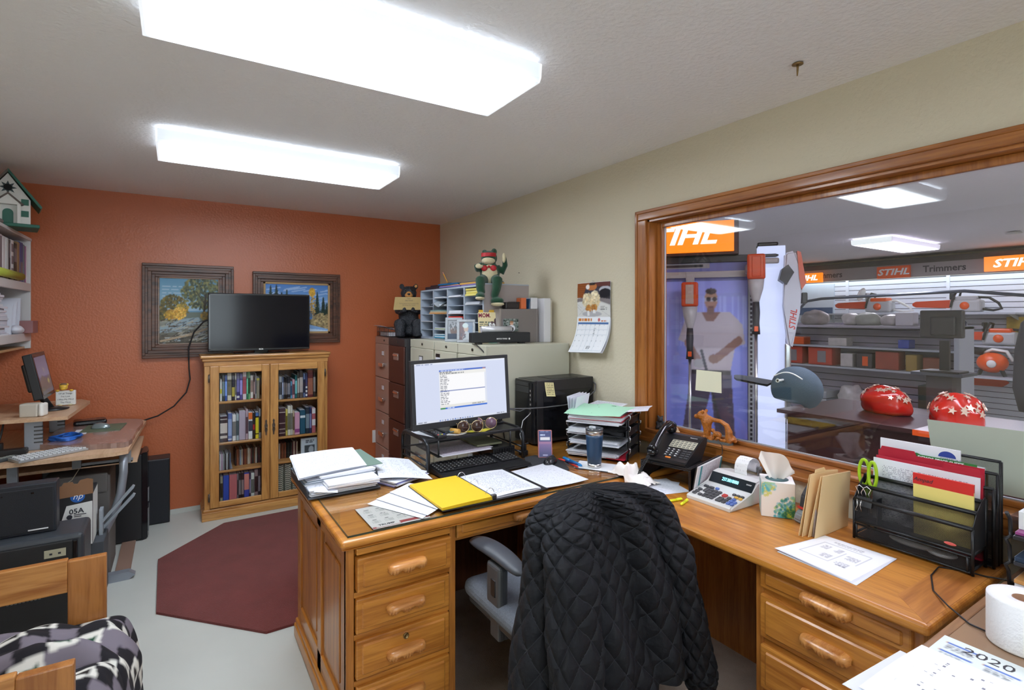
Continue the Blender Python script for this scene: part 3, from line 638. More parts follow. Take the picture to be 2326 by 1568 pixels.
t = thing('sticker', 'red and white warning sticker on the middle putty colored cabinet drawer', 'sticker', (1.552, 3.42, 1.16))
b = nb(); bx(b, 1.5515, 1.5528, 3.385, 3.455, 1.16, 1.26, 0, 0); obj('backing', b, WHITE, t, True)
b = nb(); bx(b, 1.5508, 1.552, 3.385, 3.455, 1.235, 1.26); obj('black_band', b, BLACK, t, True)
b = nb(); bx(b, 1.5508, 1.552, 3.392, 3.448, 1.165, 1.19); obj('red_band', b, mat('red ink', rgb(176, 40, 44), .5), t, True)
OX0, OX1, OZ1 = 1.713, 2.076, 1.738
YC = [3.053, 3.333, 3.606, 3.864, 4.124]
OG = mat('blue grey laminate', rgb(168, 178, 192), .5); OGS = mat('warm grey laminate side', rgb(158, 148, 146), .6)
t = thing('literature_organizer', 'grey pigeonhole paper organizer on top of the putty colored cabinets', 'organizer', (1.9, 3.59, CT))
b = nb(); bx(b, OX0 + .004, OX1, YC[0] - .002, YC[0] + .010, CT, OZ1, .001); obj('side_panel', b, OGS, t, True)
b = nb(); bx(b, OX0, OX0 + .004, YC[0] - .002, YC[0] + .012, CT, OZ1 + .003); bx(b, OX0 + .004, OX1, YC[0] - .002, YC[0] + .012, OZ1 - .002, OZ1 + .006); obj('edge_strip', b, OG, t, True)
b = nb(); bx(b, OX0, OX1, YC[-1] - .012, YC[-1], CT, OZ1); obj('side_panel', b, OG, t, True)
for y in YC[1:-1]:
 b = nb(); bx(b, OX0, OX1 - .01, y - .007, y + .007, CT + .01, OZ1 - .01); obj('divider', b, OG, t, True)
b = nb(); bx(b, OX0, OX1, YC[0], YC[-1], OZ1 - .012, OZ1); obj('top_panel', b, OG, t, True)
b = nb(); bx(b, OX0, OX1, YC[0], YC[-1], CT, CT + .012); obj('base_panel', b, OG, t, True)
b = nb(); bx(b, OX1 - .01, OX1, YC[0], YC[-1], CT, OZ1); obj('back_panel', b, OG, t, True)
RZ = [CT + .012 + (OZ1 - CT - .024) * i / 6 for i in range(7)]
for c in range(4):
 for r_ in range(1, 6):
  b = nb(); bx(b, OX0 + .004, OX1 - .01, YC[c] + .007, YC[c + 1] - .007, RZ[r_] - .003, RZ[r_] + .001); obj('shelf', b, OG, t, True)
def stack(c, r_, h, cols, word, y0=.03, y1=.03, fwd=.01):
 """column counted from the left in the photo (high y first), row from the top"""
 cc = 3 - c; z = RZ[5 - r_] + (.0012 if r_ < 5 else .0002); n = len(cols); b = nb()
 for i in range(n):
  bx(b, OX0 - fwd + .004 * ((i * 7) % 3), OX1 - .05, YC[cc] + .007 + y0, YC[cc + 1] - .007 - y1 - .006 * ((i * 5) % 2), z + h * i / n, z + h * (i + 1) / n - .0005, 0, i)
 one('paper_stack', b, [mat('sheet %d %d %d' % q, rgb(*q), .55) for q in cols], word, 'paper stack', 'paper stacks in the pigeonholes')
stack(0, 3, .005, [(226, 228, 234)], 'thin white sheets in the leftmost organizer column, middle height')
stack(1, 0, .008, [(226, 228, 234), (200, 206, 216)], 'white papers at the top of the second organizer column')
stack(1, 1, .012, [(226, 228, 234), (200, 206, 216)], 'white papers second from the top of the second organizer column')
stack(1, 2, .03, [(206, 150, 90), (190, 176, 150), (120, 150, 150)], 'orange and grey booklets jutting from the second organizer column', fwd=.05)
stack(1, 4, .016, [(220, 222, 226), (120, 150, 70), (226, 228, 232)], 'green and white leaflets low in the second organizer column')
stack(1, 5, .03, [(40, 150, 190), (226, 230, 234), (60, 160, 200), (200, 220, 230)], 'bright blue papers at the bottom of the second organizer column')
stack(2, 0, .012, [(226, 228, 234), (190, 194, 204)], 'white papers at the top of the third organizer column')
stack(2, 2, .024, [(226, 228, 234), (206, 210, 220), (226, 228, 234)], 'white papers in the middle of the third organizer column')
stack(2, 3, .042, [(120, 90, 160), (190, 180, 200), (214, 40, 36), (220, 50, 40)], 'red and purple folders in the third organizer column')
stack(2, 5, .02, [(210, 190, 200), (226, 228, 234)], 'pinkish papers at the bottom of the third organizer column')
stack(3, 0, .05, [(216, 206, 120), (200, 186, 90), (222, 214, 140), (206, 194, 100)], 'pale yellow pads at the top of the right organizer column', .04)
stack(3, 1, .02, [(190, 194, 200), (170, 174, 182)], 'grey papers under the frog foot in the right organizer column')
b = nb(); grid(b, 14, 10, lambda u, v: (OX0 - .012 - .03 * v * v + .1 * (1 - v), 3.62 + u * .23, RZ[4] + .055 - .05 * v + .014 * math.sin(7 * u + 3 * v)))
one('plastic_sleeve', b, mat('clear grey plastic sleeve', rgb(176, 184, 190), .25), 'crumpled grey plastic sleeve spilling from the third organizer column', 'sleeve')
def mag(x, y, z, w, d, h, rz, c, label, grp='magazines lying on the organizer'):
 b = nb(); bx(b, -w / 2, w / 2, -d / 2, d / 2, 0, h, .001, 0, 1); bx(b, -w / 2 + .002, w / 2 + .0006, -d / 2 + .002, d / 2 - .002, .001, h - .001, 0, 1)
 bmesh.ops.transform(b, matrix=Matrix.Translation((x, y, z)) @ Matrix.Rotation(rz, 4, 'Z'), verts=b.verts)
 one('magazine', b, [mat('cover %d %d %d' % c, rgb(*c), .4), WHITE], label, 'magazine', grp)
zz = OZ1 + .0065
mag(1.84, 3.62, zz, .22, .3, .009, .1, (120, 112, 176), 'violet magazine at the bottom of the left pile on the organizer')
mag(1.85, 3.64, zz + .0095, .22, .29, .008, .04, (206, 150, 110), 'peach magazine in the middle of the left pile on the organizer')
mag(1.84, 3.65, zz + .018, .22, .28, .012, .1, (26, 96, 140), 'deep blue book on top of the left pile on the organizer')
mag(1.86, 3.34, zz, .22, .28, .008, -.05, (130, 116, 180), 'lilac magazine at the bottom of the right pile behind the frog')
mag(1.86, 3.34, zz + .0085, .21, .28, .014, .03, (206, 160, 84), 'yellow and white magazine in the right pile behind the frog')
mag(1.87, 3.35, zz + .023, .2, .27, .006, .0, (50, 70, 90), 'dark blue magazine topmost of the right pile behind the frog')
b = nb(); bx(b, 1.75, 1.95, 3.88, 4.11, zz - .0004, zz + .022, .004); bx(b, 1.77, 1.9, 3.92, 4.05, zz + .022, zz + .034, .004); one('desk_tray', b, mat('dark plum plastic', rgb(52, 40, 48), .4), 'dark plastic desk tray on the far end of the organizer', 'desk tray')
b = nb(); lathe(b, [(.022, 0), (.022, .05), (.019, .05), (.019, .004)], (1.86, 3.865, zz + .0), 16)
one('pen_cup', b, mat('dark plum plastic', rgb(52, 40, 48), .4), 'small dark pen cup holding a yellow pencil on the organizer', 'pen cup')
t = thing('pencil', 'yellow pencil standing tilted in the cup on the organizer', 'pencil', (1.86, 3.865, zz + .006))
P0, P1 = Vector((0, -.004, 0)), Vector((-.05, .03, .128))
b = nb(); cyl(b, P0, P0.lerp(P1, .9), .0035, seg=6); obj('barrel', b, mat('pencil yellow', rgb(226, 158, 40), .4), t)
b = nb(); cyl(b, P0.lerp(P1, .9), P1, .0037, seg=10); obj('eraser', b, mat('eraser pink', rgb(200, 130, 120), .6), t)
def blob(name, b, m, parent, vox=.006, it=6, bump=False):
 o = obj(name, b, m, parent)
 r = o.modifiers.new('r', 'REMESH'); r.mode = 'VOXEL'; r.voxel_size = vox; r.use_smooth_shade = True
 s = o.modifiers.new('s', 'SMOOTH'); s.iterations = it; s.factor = .5
 if bump:
  d = o.modifiers.new('d', 'DISPLACE'); tx = bpy.data.textures.new('carve', 'CLOUDS'); tx.noise_scale = .016; d.texture = tx; d.strength = .01; d.mid_level = .5
 return o
BFUR = mat('carved black wood', rgb(38, 40, 46), .42, bump=1., bscale=120, var=.7, vscale=70)
t = thing('bear_carving', 'black carved wooden bear holding a tan sign, on the dark brown cabinet', 'bear carving', (1.66, 4.25, CT + .001), R(-21))
b = nb()
ell(b, (0, .03, .17), (.085, .075, .15)); ell(b, (0, .02, .27), (.078, .065, .1)); ell(b, (0, 0, .37), (.066, .064, .065)); ell(b, (0, -.045, .355), (.032, .04, .028))
for s in (-1, 1):
 ell(b, (s * .058, .01, .432), (.022, .014, .024)); tube(b, [(s * .075, .02, .28), (s * .088, -.02, .22), (s * .05, -.075, .225)], [.034, .03, .026], 10); ell(b, (s * .035, -.085, .235), (.026, .022, .026))
 tube(b, [(s * .06, .02, .09), (s * .072, -.05, .115), (s * .07, -.085, .03)], [.055, .052, .04], 10); ell(b, (s * .07, -.095, .022), (.042, .05, .022))
ell(b, (0, .03, .05), (.1, .08, .05))
blob('body', b, BFUR, t, .007, 3, True)
b = nb(); ell(b, (0, -.07, .352), (.034, .03, .026)); ell(b, (0, -.05, .372), (.024, .03, .016)); obj('muzzle', b, mat('tan muzzle', rgb(186, 130, 70), .5, bump=.3, bscale=80), t)
b = nb(); ell(b, (0, -.098, .362), (.012, .008, .009)); obj('nose', b, BLACKG, t)
for s in (-1, 1):
 b = nb(); ell(b, (s * .026, -.055, .395), .006, 8, 6); obj('eye', b, BLACKG, t)
b = nb(); ell(b, (.06, -.004, .434), (.012, .008, .014)); obj('inner_ear', b, mat('tan muzzle', rgb(186, 130, 70), .5), t)
b = nb(); extr(b, [(-.125, -.1, .232), (.115, -.1, .232), (.125, -.1, .338), (-.112, -.1, .338)], (0, .006, 0)); sg = obj('sign_board', b, mat('tan sign card', rgb(172, 146, 92), .6, var=.08, vscale=30), t)
for i, (s_, z, sz) in enumerate((('Thanks', .325, .011), ('Sally Howell', .309, .014), ('The Recreational Trail Committee of the', .284, .0105), ('Glen Springs Area Chamber', .271, .0105))):
 text('lettering', s_, sz, frame((0, -.1003, z), (1, 0, 0), (0, 0, 1)), DPRINT, sg, shear=.25, world=False, sx=.9)
GRN = mat('dark green plush', rgb(34, 70, 50), .95, spec=.05, bump=.7, bscale=260, var=.25, vscale=30, sheen=.3)
CRM = mat('cream plush', rgb(206, 194, 160), .95, spec=.05, bump=.6, bscale=260, var=.1, vscale=30, sheen=.3)
RED = mat('red satin', rgb(170, 22, 32), .55, bump=.2, bscale=60)
t = thing('plush_frog', 'green plush frog with red headband and bow tie sitting on the organizer corner', 'plush toy', (1.80, 3.12, OZ1 + .004), R(-30))
b = nb()
ell(b, (0, 0, .075), (.068, .058, .082)); ell(b, (-.004, -.004, .178), (.056, .054, .05)); ell(b, (.03, .0, .222), (.02, .02, .024)); ell(b, (-.036, 0, .219), (.018, .02, .018))
tube(b, [(-.05, 0, .12), (-.085, -.03, .1), (-.09, -.05, .115), (-.05, -.07, .132)], [.022, .022, .02, .014], 10)
tube(b, [(.05, 0, .12), (.09, 0, .085), (.105, -.01, .13), (.098, -.016, .19)], [.022, .024, .02, .014], 10)
tube(b, [(-.038, -.03, .03), (-.062, -.088, .02), (-.062, -.108, -.03), (-.052, -.112, -.07)], [.036, .036, .03, .026], 10); ell(b, (-.062, -.14, -.085), (.032, .046, .024))
tube(b, [(.036, -.03, .03), (.052, -.09, .022), (.044, -.108, -.04), (.028, -.106, -.095)], [.036, .036, .03, .024], 10); ell(b, (.05, -.125, -.118), (.046, .026, .026))
blob('body', b, GRN, t, .006, 5)
b = nb(); ell(b, (0, -.022, .07), (.056, .044, .068)); obj('belly', b, CRM, t)
b = nb(); ell(b, (-.008, -.026, .158), (.046, .042, .027)); obj('muzzle', b, CRM, t)
for c_, q in (((-.07, -.068, .118), (.026, .014, .017)), ((.096, -.026, .178), (.013, .012, .034)), ((-.064, -.15, -.1), (.03, .042, .013)), ((.052, -.13, -.138), (.044, .024, .014))):
 b = nb(); ell(b, c_, q); obj('paw_pad', b, CRM, t)
b = nb(); grid(b, 20, 3, lambda u, v: (-.006 + .056 * math.sin(-1.15 + 2.2 * u), -.004 - .056 * math.cos(-1.15 + 2.2 * u), .184 + .026 * v)); obj('headband', b, RED, t)
b = nb()
for s in (-1, 1): ell(b, (s * .03 - .006, -.058, .115 - .01), (.022, .012, .02))
ell(b, (-.006, -.06, .115), (.009, .01, .009)); obj('bow_tie', b, RED, t)
t = thing('wire_basket', 'wire letter basket with papers on the taupe corner cabinet', 'basket', (1.68, 4.6, 1.3405))
b = nb()
for z in (.006, .045, .085): tube(b, [(-.13, -.15, z), (.13, -.15, z), (.13, .15, z), (-.13, .15, z)], .0025 if z < .08 else .004, 6, closed=True)
for i in range(13):
 for s in (-1, 1): cyl(b, (-.13 + .26 * i / 12, s * .15, .004), (-.13 + .26 * i / 12, s * .15, .085), .0017, seg=5)
 for s in (-1, 1): cyl(b, (s * .13, -.15 + .3 * i / 12, .004), (s * .13, -.15 + .3 * i / 12, .085), .0017, seg=5)
 cyl(b, (-.13 + .26 * i / 12, -.15, .006), (-.13 + .26 * i / 12, .15, .006), .0017, seg=5)
obj('wire_frame', b, mat('tarnished wire', rgb(96, 92, 90), .35, metal=.8), t)
b = nb(); bx(b, -.1, .1, -.1, .1, 0, .0015, M=Matrix.Translation((1.60, 4.6, 1.418)) @ Matrix.Rotation(R(14), 4, 'Y'))
bx(b, -.12, .11, -.13, .12, 0, .03, M=Matrix.Translation((1.69, 4.6, 1.351)))
one('paper_stack', b, WHITE, 'white papers sticking out of the wire basket', 'paper stack')
DGB = mat('grey document box board', rgb(128, 120, 118), .7)
t = thing('document_box', 'grey cardboard document box standing behind the black sound bar', 'document box', (1.95, 3.0, CT))
b = nb(); bx(b, 1.8, 2.105, 2.975, 3.045, CT + .0005, CT + .228, .002); obj('box', b, DGB, t, True)
b = nb(); bx(b, 1.79, 1.803, 2.974, 3.046, CT + .0005, CT + .228, .001); bx(b, 2.085, 2.09, 2.9735, 2.976, CT + .002, CT + .226); obj('spine', b, mat('lighter grey edge', rgb(150, 142, 138), .7), t, True)
TB = CT + .2285
b = nb(); bx(b, 1.845, 1.955, 2.985, 3.035, TB, TB + .045, .006); bx(b, 1.89, 1.96, 2.99, 3.03, TB + .04, TB + .048, .002)
one('leather_case', b, mat('black leather', (.02, .016, .018), .35, bump=.3, bscale=100), 'small black leather case on the grey document box', 'case')
b = nb(); bx(b, 1.966, 2.008, 2.982, 3.04, TB, TB + .075, .001, 0, 1); one('small_box', b, mat('orange carton', rgb(216, 112, 66), .55), 'small bright orange carton on the grey document box', 'box')
b = nb(); bx(b, -.003, .003, -.025, .03, 0, .07, M=Matrix.Translation((2.03, 3.01, TB + .001)) @ Matrix.Rotation(R(8), 4, 'Y')); one('booklet', b, mat('cover 36 82 120', rgb(36, 82, 120), .4), 'thin blue booklet leaning beside the orange carton', 'booklet')
b = nb(); bx(b, 2.046, 2.1, 2.98, 3.04, TB, TB + .078, .003); one('ring_binder', b, mat('white vinyl', rgb(216, 216, 222), .35), 'small white binder on the grey document box', 'binder')
t = thing('ring_binder', 'tall white binder standing at the wall end of the cabinet top', 'binder', (2.15, 3.0, CT))
b = nb(); bx(b, 2.118, 2.176, 2.93, 3.2, CT + .0005, CT + .303, .003); obj('cover', b, mat('white vinyl', rgb(216, 216, 222), .35), t, True)
b = nb(); bx(b, 2.177, 2.2, 2.945, 3.2, CT + .0005, CT + .29, .002); obj('back_cover', b, mat('cream vinyl', rgb(196, 190, 176), .4), t, True)
t = thing('sound_bar', 'black sound bar with white lettering on top of the cabinet nearest the desk', 'speaker', (1.765, 2.925, CT), R(-8))
b = nb(); bx(b, -.205, .205, -.03, .03, .01, .074, .006); obj('body', b, mat('black speaker cloth', (.012, .013, .016), .6, bump=.3, bscale=500), t)
for s in (-1, 1):
 b = nb(); bx(b, s * .15 - .02, s * .15 + .02, -.02, .02, 0, .011, .002); obj('foot', b, BLACK, t)
text('lettering', 'MATCO TOOLS', .0105, frame((0, -.0305, .034), (1, 0, 0), (0, 0, 1)), WPRINT, t, world=False, bold=.0004)
b = nb(); lathe(b, [(.006, 0), (.006, .0006)], seg=16, M=Matrix.Translation((.052, -.0302, .034)) @ Matrix.Rotation(R(90), 4, 'X')); obj('emblem', b, WPRINT, t)
t = thing('foil_roll', 'silvery roll lying along the top of the sound bar', 'roll', (1.745, 2.93, CT + .0745), R(-8))
b = nb(); tube(b, [(-.11, 0, .02), (.1, 0, .02)], .02, 20); obj('sheet', b, mat('silvery sheet', rgb(206, 206, 212), .3, metal=.35), t)
b = nb(); tube(b, [(.1, 0, .02), (.112, 0, .02)], .012, 14); obj('core', b, BLACK, t)
def pframe(x, y, rz, w, h, label, art, tilt=14, m=None):
 t = thing('photo_frame', label, 'photo frame', (x, y, CT + .001), rz)
 M = Matrix.Rotation(R(-tilt), 4, 'X')
 b = nb()
 for a_, c_, d_, e_ in ((-w / 2, w / 2, 0, .018), (-w / 2, w / 2, h - .018, h), (-w / 2, -w / 2 + .018, .018, h - .018), (w / 2 - .018, w / 2, .018, h - .018)): bx(b, a_, c_, -.006, .004, d_, e_, .001, M=M)
 obj('frame', b, m or mat('pewter frame', rgb(120, 122, 124), .35, metal=.6, var=.3, vscale=80), t)
 b = nb(); bx(b, -w / 2 + .01, w / 2 - .01, -.001, .003, .01, h - .01, M=M); obj('backing', b, GREY, t)
 picture('photo', art.a, M @ Vector((-w / 2 + .018, -.0015, .018)), (w - .036, 0, 0), M.to_3x3() @ Vector((0, 0, h - .036)), PICG, t, world=False)
 b = nb(); extr(b, [M @ Vector((-.02, .004, h * .6)), M @ Vector((.02, .004, h * .6)), Vector((.02, .06, .0)), Vector((-.02, .06, .0))], (0, .003, 0)); obj('easel', b, GREY, t)
a = Art(40, 48, (.45, .5, .58)); a.rect(0, 0, .4, 1, (.4, .3, .32)); a.rect(.6, .2, 1, 1, (.42, .5, .6)); a.el(.5, .38, .17, .2, (.72, .62, .56)); a.el(.45, .2, .22, .14, (.72, .78, .78)); a.el(.5, .8, .3, .28, (.7, .72, .74)); a.dabs(40, .3, .7, .2, .2, .05, [(.5, .36, .36), (.3, .3, .34)])
pframe(1.655, 3.19, R(-28), .125, .16, 'pewter photo frame with a portrait, front of the organizer left of the greeting card', a)
a = Art(40, 48, (.6, .62, .64)); a.el(.5, .5, .3, .3, (.5, .44, .42)); a.rect(0, .7, 1, 1, (.3, .34, .4)); a.dabs(40, .5, .3, .4, .2, .06, [(.7, .72, .74), (.42, .44, .46)])
pframe(1.63, 3.33, R(-34), .12, .17, 'clear photo frame standing behind the portrait frame, against the organizer', a, 8, mat('clear acrylic frame', rgb(166, 172, 178), .15))
t = thing('greeting_card', 'greeting card reading MOM with a cartoon animal, propped by the grey box', 'greeting card', (1.735, 3.02, CT + .001), R(-14))
M = Matrix.Rotation(R(-6), 4, 'X')
b = nb(); bx(b, -.068, .068, 0, .002, 0, .205, M=M); obj('card', b, mat('cream card', rgb(226, 214, 168), .5), t)
a = Art(56, 80, (.9, .84, .66)); a.rect(.5, .34, 1, 1, (.36, .76, .72)); a.words(.06, .3, .6, 3, .07, .035, (.24, .3, .3), .05); a.el(.7, .46, .22, .17, (.34, .26, .28)); a.el(.9, .3, .1, .12, (.3, .22, .24)); a.el(.6, .4, .07, .07, (.96, .96, .96)); a.el(.78, .42, .07, .07, (.96, .96, .96)); a.el(.62, .41, .02, .025, (.05, .05, .05)); a.el(.78, .43, .02, .025, (.05, .05, .05)); a.el(.82, .74, .12, .12, (.7, .86, .26)); a.el(.66, .58, .12, .06, (.5, .4, .4))
picture('card_print', a.a, M @ Vector((-.067, -.0006, .001)), (.134, 0, 0), M.to_3x3() @ Vector((0, 0, .203)), PICM, t, world=False)
text('lettering', 'MOM.', .038, frame(M @ Vector((-.024, -.0008, .183)), (1, 0, 0), M.to_3x3() @ Vector((0, 0, 1))), mat('maroon print', rgb(130, 24, 60), .5), t, world=False, bold=.0012, sx=.85)
b = nb(); bx(b, -.07, .065, 0, .002, 0, .22, M=Matrix.Translation((1.75, 3.044, CT + .001)) @ Matrix.Rotation(R(-6), 4, 'Z') @ Matrix.Rotation(R(-2), 4, 'X')); one('envelope', b, mat('yellow envelope', rgb(226, 180, 60), .5), 'yellow envelope standing behind the MOM greeting card', 'envelope')
t = thing('photograph', 'small snapshot of a child leaning on the grey document box', 'photograph', (1.87, 2.966, CT + .077))
b = nb(); bx(b, -.056, .062, 0, .001, 0, .085); obj('paper', b, WHITE, t)
a = Art(48, 36, (.4, .44, .42)); a.dabs(120, .5, .4, .6, .5, .07, [(.7, .72, .72), (.2, .24, .22), (.5, .56, .54)]); a.el(.55, .36, .11, .16, (.86, .7, .6)); a.el(.55, .74, .24, .26, (.92, .92, .95)); a.el(.3, .76, .14, .13, (.82, .56, .34)); a.el(.55, .25, .12, .07, (.7, .5, .36))
picture('photo', a.a, (-.056, -.0006, 0), (.118, 0, 0), (0, 0, .085), PICG, t, world=False)
b = nb(); tube(b, [(1.55, 2.9, CT + .006), (1.545, 2.84, CT + .004), (1.545, 2.78, CT - .02), (1.6, 2.735, CT - .1), (1.63, 2.732, 1.1), (1.66, 2.733, .9), (1.68, 2.732, .78)], .0035, 6)
one('speaker_cable', b, BLACK, 'thin black cable hanging from the sound bar down the cabinet side', 'cable')
t = thing('wall_calendar', 'dog photo wall calendar hanging on a nail on the cream wall', 'calendar', (2.215, 2.52, 1.30))
b = nb(); grid(b, 8, 12, lambda u, v: (2.208 - .012 * v * (1 - v) - .004 * math.sin(3 * u), 2.677 - .31 * u, 1.52 + .217 * v)); obj('photo_leaf', b, WHITE, t, True)
a = Art(96, 80, (.84, .84, .83)); a.rect(0, 0, .42, .44, (.58, .32, .14))
for i in range(7): a.line(0, .04 + i * .06, .42, .03 + i * .062, .006, (.42, .22, .1))
a.rect(.42, 0, 1, .14, (.38, .2, .18)); a.rect(.6, .12, 1, .5, (.2, .19, .22)); a.el(.86, .22, .17, .1, (.72, .72, .76)); a.el(.86, .32, .17, .13, (.1, .1, .13)); a.poly([(0, .46), (.4, .4), (1, .5), (1, .66), (.6, .5), (0, .56)], (.5, .47, .48))
for q in ((0, .7, .3, 1), (.05, .95, .4, .62), (.6, .7, 1, 1), (0, .62, .15, .75), (.62, .52, 1, .68)): a.line(*q, .004, (.66, .66, .66))
a.el(.47, .34, .24, .27, (.24, .24, .3)); a.el(.46, .12, .16, .11, (.74, .46, .26)); a.el(.34, .12, .06, .07, (.9, .88, .86)); a.el(.48, .04, .1, .04, (.2, .16, .15)); a.el(.46, .92, .3, .08, (.7, .7, .72))
a.dabs(160, .33, .52, .13, .22, .04, [(.86, .8, .66), (.8, .72, .56), (.9, .86, .74)]); a.dabs(160, .56, .5, .13, .24, .04, [(.88, .82, .68), (.8, .72, .56), (.92, .87, .75)])
a.dabs(70, .36, .76, .07, .1, .03, [(.74, .52, .26), (.66, .44, .22)]); a.dabs(70, .54, .74, .08, .1, .03, [(.76, .54, .28), (.66, .44, .22)]); a.rect(.32, .82, .4, .97, (.9, .9, .9)); a.rect(.5, .8, .58, .9, (.9, .9, .9)); a.words(.73, .7, .92, 3, .04, .015, (.35, .35, .35), .03)
b2 = picture('photo_print', a.a, (2.2035, 2.676, 1.521), (0, -.308, 0), (-.0005, 0, .214), PICM, t)
for v_ in b2.data.vertices:
 f = (v_.co.z + 1.30 - 1.52) / .217; v_.co.x += .0028 - .012 * f * (1 - f) - .004 * math.sin(3 * (2.677 - (v_.co.y + 2.52)) / .31)
def lf(u, v, o=0.): q = 1 - v; return (2.203 - .055 * q ** 2.2 - o, 2.677 - .31 * u + .028 * q ** 2, 1.52 - .222 * q + .012 * q * (u - .5))
b = nb(); grid(b, 8, 14, lambda u, v: lf(u, v)); grid(b, 8, 14, lambda u, v: (lf(u, v)[0] + .012 * (1 - v) + .0015, lf(u, v)[1] - .004, lf(u, v)[2] - .004)); obj('month_leaf', b, WHITE, t, True)
a = Art(105, 90, (.93, .94, .96)); a.rect(.04, .16, .96, .21, (.26, .42, .64)); a.words(.05, .05, .5, 1, .05, .07, (.82, .5, .16), .02); a.el(.68, .085, .035, .05, (.78, .4, .4)); a.words(.74, .1, .95, 1, .05, .035, (.8, .42, .16), .02)
for i in range(8): a.line(.04 + .92 * i / 7, .21, .04 + .92 * i / 7, .95, .0035, (.8, .83, .87))
for i in range(6): a.line(.04, .21 + .148 * i, .96, .21 + .148 * i, .0035, (.8, .83, .87))
for i in range(5):
 for j in range(7): a.rect(.05 + j * .131, .225 + i * .148, .065 + j * .131, .245 + i * .148, (.55, .57, .6))
a.words(.55, .32, .62, 4, .05, .015, (.45, .47, .5), .02); a.words(.5, .82, .62, 3, .03, .015, (.45, .47, .5), .02)
o_ = picture('month_print', a.a, (0, 0, 0), (1, 0, 0), (0, 1, 0), PICM, t, world=False)
for v_ in o_.data.vertices:
 p = lf(v_.co.x, v_.co.y, .0008); v_.co = (p[0] - 2.215, p[1] - 2.52, p[2] - 1.30)
b = nb(); tube(b, [(2.2195, 2.53, 1.745), (2.206, 2.53, 1.748), (2.2, 2.53, 1.742), (2.202, 2.53, 1.73)], .0016, 6); tube(b, [(2.21, 2.53 + .006 * math.sin(q), 1.74 + .006 * math.cos(q)) for q in [i * .7 for i in range(9)]], .001, 5)
obj('hanger', b, CHROME, t, True)
b = nb(); cyl(b, (2.2195, 3.391, 1.858), (2.212, 3.391, 1.858), .003, seg=8); one('wall_nail', b, mat('dull nail', (.12, .11, .1), .4, metal=.8), 'small nail in the cream wall to the right of the plush frog', 'nail')
b = nb(); bx(b, 1.02, 1.031, YB - .006, YB, 0, .01); b.free()
b = nb(); bx(b, 1.532, 1.602, YB - .007, YB, .35, .465, .003); one('outlet_plate', b, WHITEP, 'white outlet plate on the orange wall beside the taupe corner cabinet', 'outlet')
# ================================================================ DESKS
def pull(b, c, along, out, L=.145, hh=.042, dp=.034):
 """carved wooden bow handle: half barrel with flutes and two scooped arches"""
 c, A, O = Vector(c), Vector(along), Vector(out); Z = Vector((0, 0, 1))
 def fn(u, v):
  s = 2 * u - 1; e = (1 - abs(s) ** 4.5) ** .5 if abs(s) < 1 else 0
  th = PI * (v); r = 1.
  low = max(0, math.cos(th) * -1 + .25)
  arch = sum(math.exp(-((s - q) / .13) ** 2) for q in (-.36, .36))
  fl = (.15 * math.cos(s * 46) if (abs(s) < .2 or abs(s) > .5) else 0)
  r -= low * (.34 * arch + .08 + fl)
  return c + A * (s * L / 2) + Z * (hh / 2 * math.cos(th) * (.35 + .65 * e) * (r if th > PI / 2 else 1)) + O * (dp * math.sin(th) ** .8 * (.15 + .85 * e) * r)
 grid(b, 64, 18, fn)
def drawer(t, a0, a1, z0, z1, plane, axis, out=.014, raised=.006, hz=None, lock=False, pullz=None, matX=OAKX):
 """drawer front with a raised field; axis 'x' faces -y, axis 'y' faces -x"""
 b = nb(); m = .02
 if axis == 'x':
  bx(b, a0, a1, plane - out, plane + .02, z0, z1, .006); bx(b, a0 + m, a1 - m, plane - out - raised, plane, z0 + m * .8, z1 - m * .8, .005, seg=1)
 else:
  bx(b, plane - out, plane + .02, a0, a1, z0, z1, .006); bx(b, plane - out - raised, plane, a0 + m, a1 - m, z0 + m * .8, z1 - m * .8, .005, seg=1)
 d = obj('drawer', b, matX, t, True)
 b = nb(); zc = (z0 + z1) / 2 + (0 if pullz is None else pullz); ac = (a0 + a1) / 2
 if axis == 'x': pull(b, (ac, plane - out - raised, zc), (1, 0, 0), (0, -1, 0))
 else: pull(b, (plane - out - raised, ac, zc), (0, 1, 0), (-1, 0, 0))
 obj('pull', b, OAKD, d, True)
 if lock:
  b = nb(); lathe(b, [(.011, 0), (.011, .004), (.008, .006), (.0075, .003), (.001, .003)], seg=18, M=Matrix.Translation((ac, plane - out - raised, z1 - .03)) @ Matrix.Rotation(R(90), 4, 'X')); obj('lock', b, BRASS, d, True)
 return d
DX0, DX1, DY0, DY1 = .462, 2.195, 1.79, 2.715
t = thing('executive_desk', 'oak executive desk with glass topped surface covered in papers', 'desk', (1.33, 2.25, 0))
b = nb()
extr(b, [(DX0, DY0 + .014, .742), (DX0 + .004, DY0 + .004, .736), (DX0 + .014, DY0, .735), (DX1, DY0, .735), (DX1, DY1, .735), (DX0, DY1, .735)], (0, 0, .001))
bx(b, DX0, DX1, DY0, DY1, .735, .765, .012, seg=4); obj('desktop', b, OAKX, t, True)
b = nb(); bx(b, DX0 + .03, DX1 - .012, DY0 + .03, DY1 - .03, .7652, .771, .0015, seg=1); obj('glass_sheet', b, pane_mat('desk glass', (.95, .97, .96), 1.4), t, True, label='clear protective glass sheet')
b = nb()
edge = mat('green glass edge', rgb(40, 62, 58), .15)
for q in ((DX0 + .029, DX1 - .012, DY0 + .028, DY0 + .0302), (DX0 + .028, DX0 + .0302, DY0 + .028, DY1 - .03)): bx(b, q[0], q[1], q[2], q[3], .7652, .7712)
obj('glass_edge', b, edge, t, True)
PX0, PX1, PY0, PY1 = .487, .903, 1.83, 2.675
x0, x1 = PX0, PX0 + .02
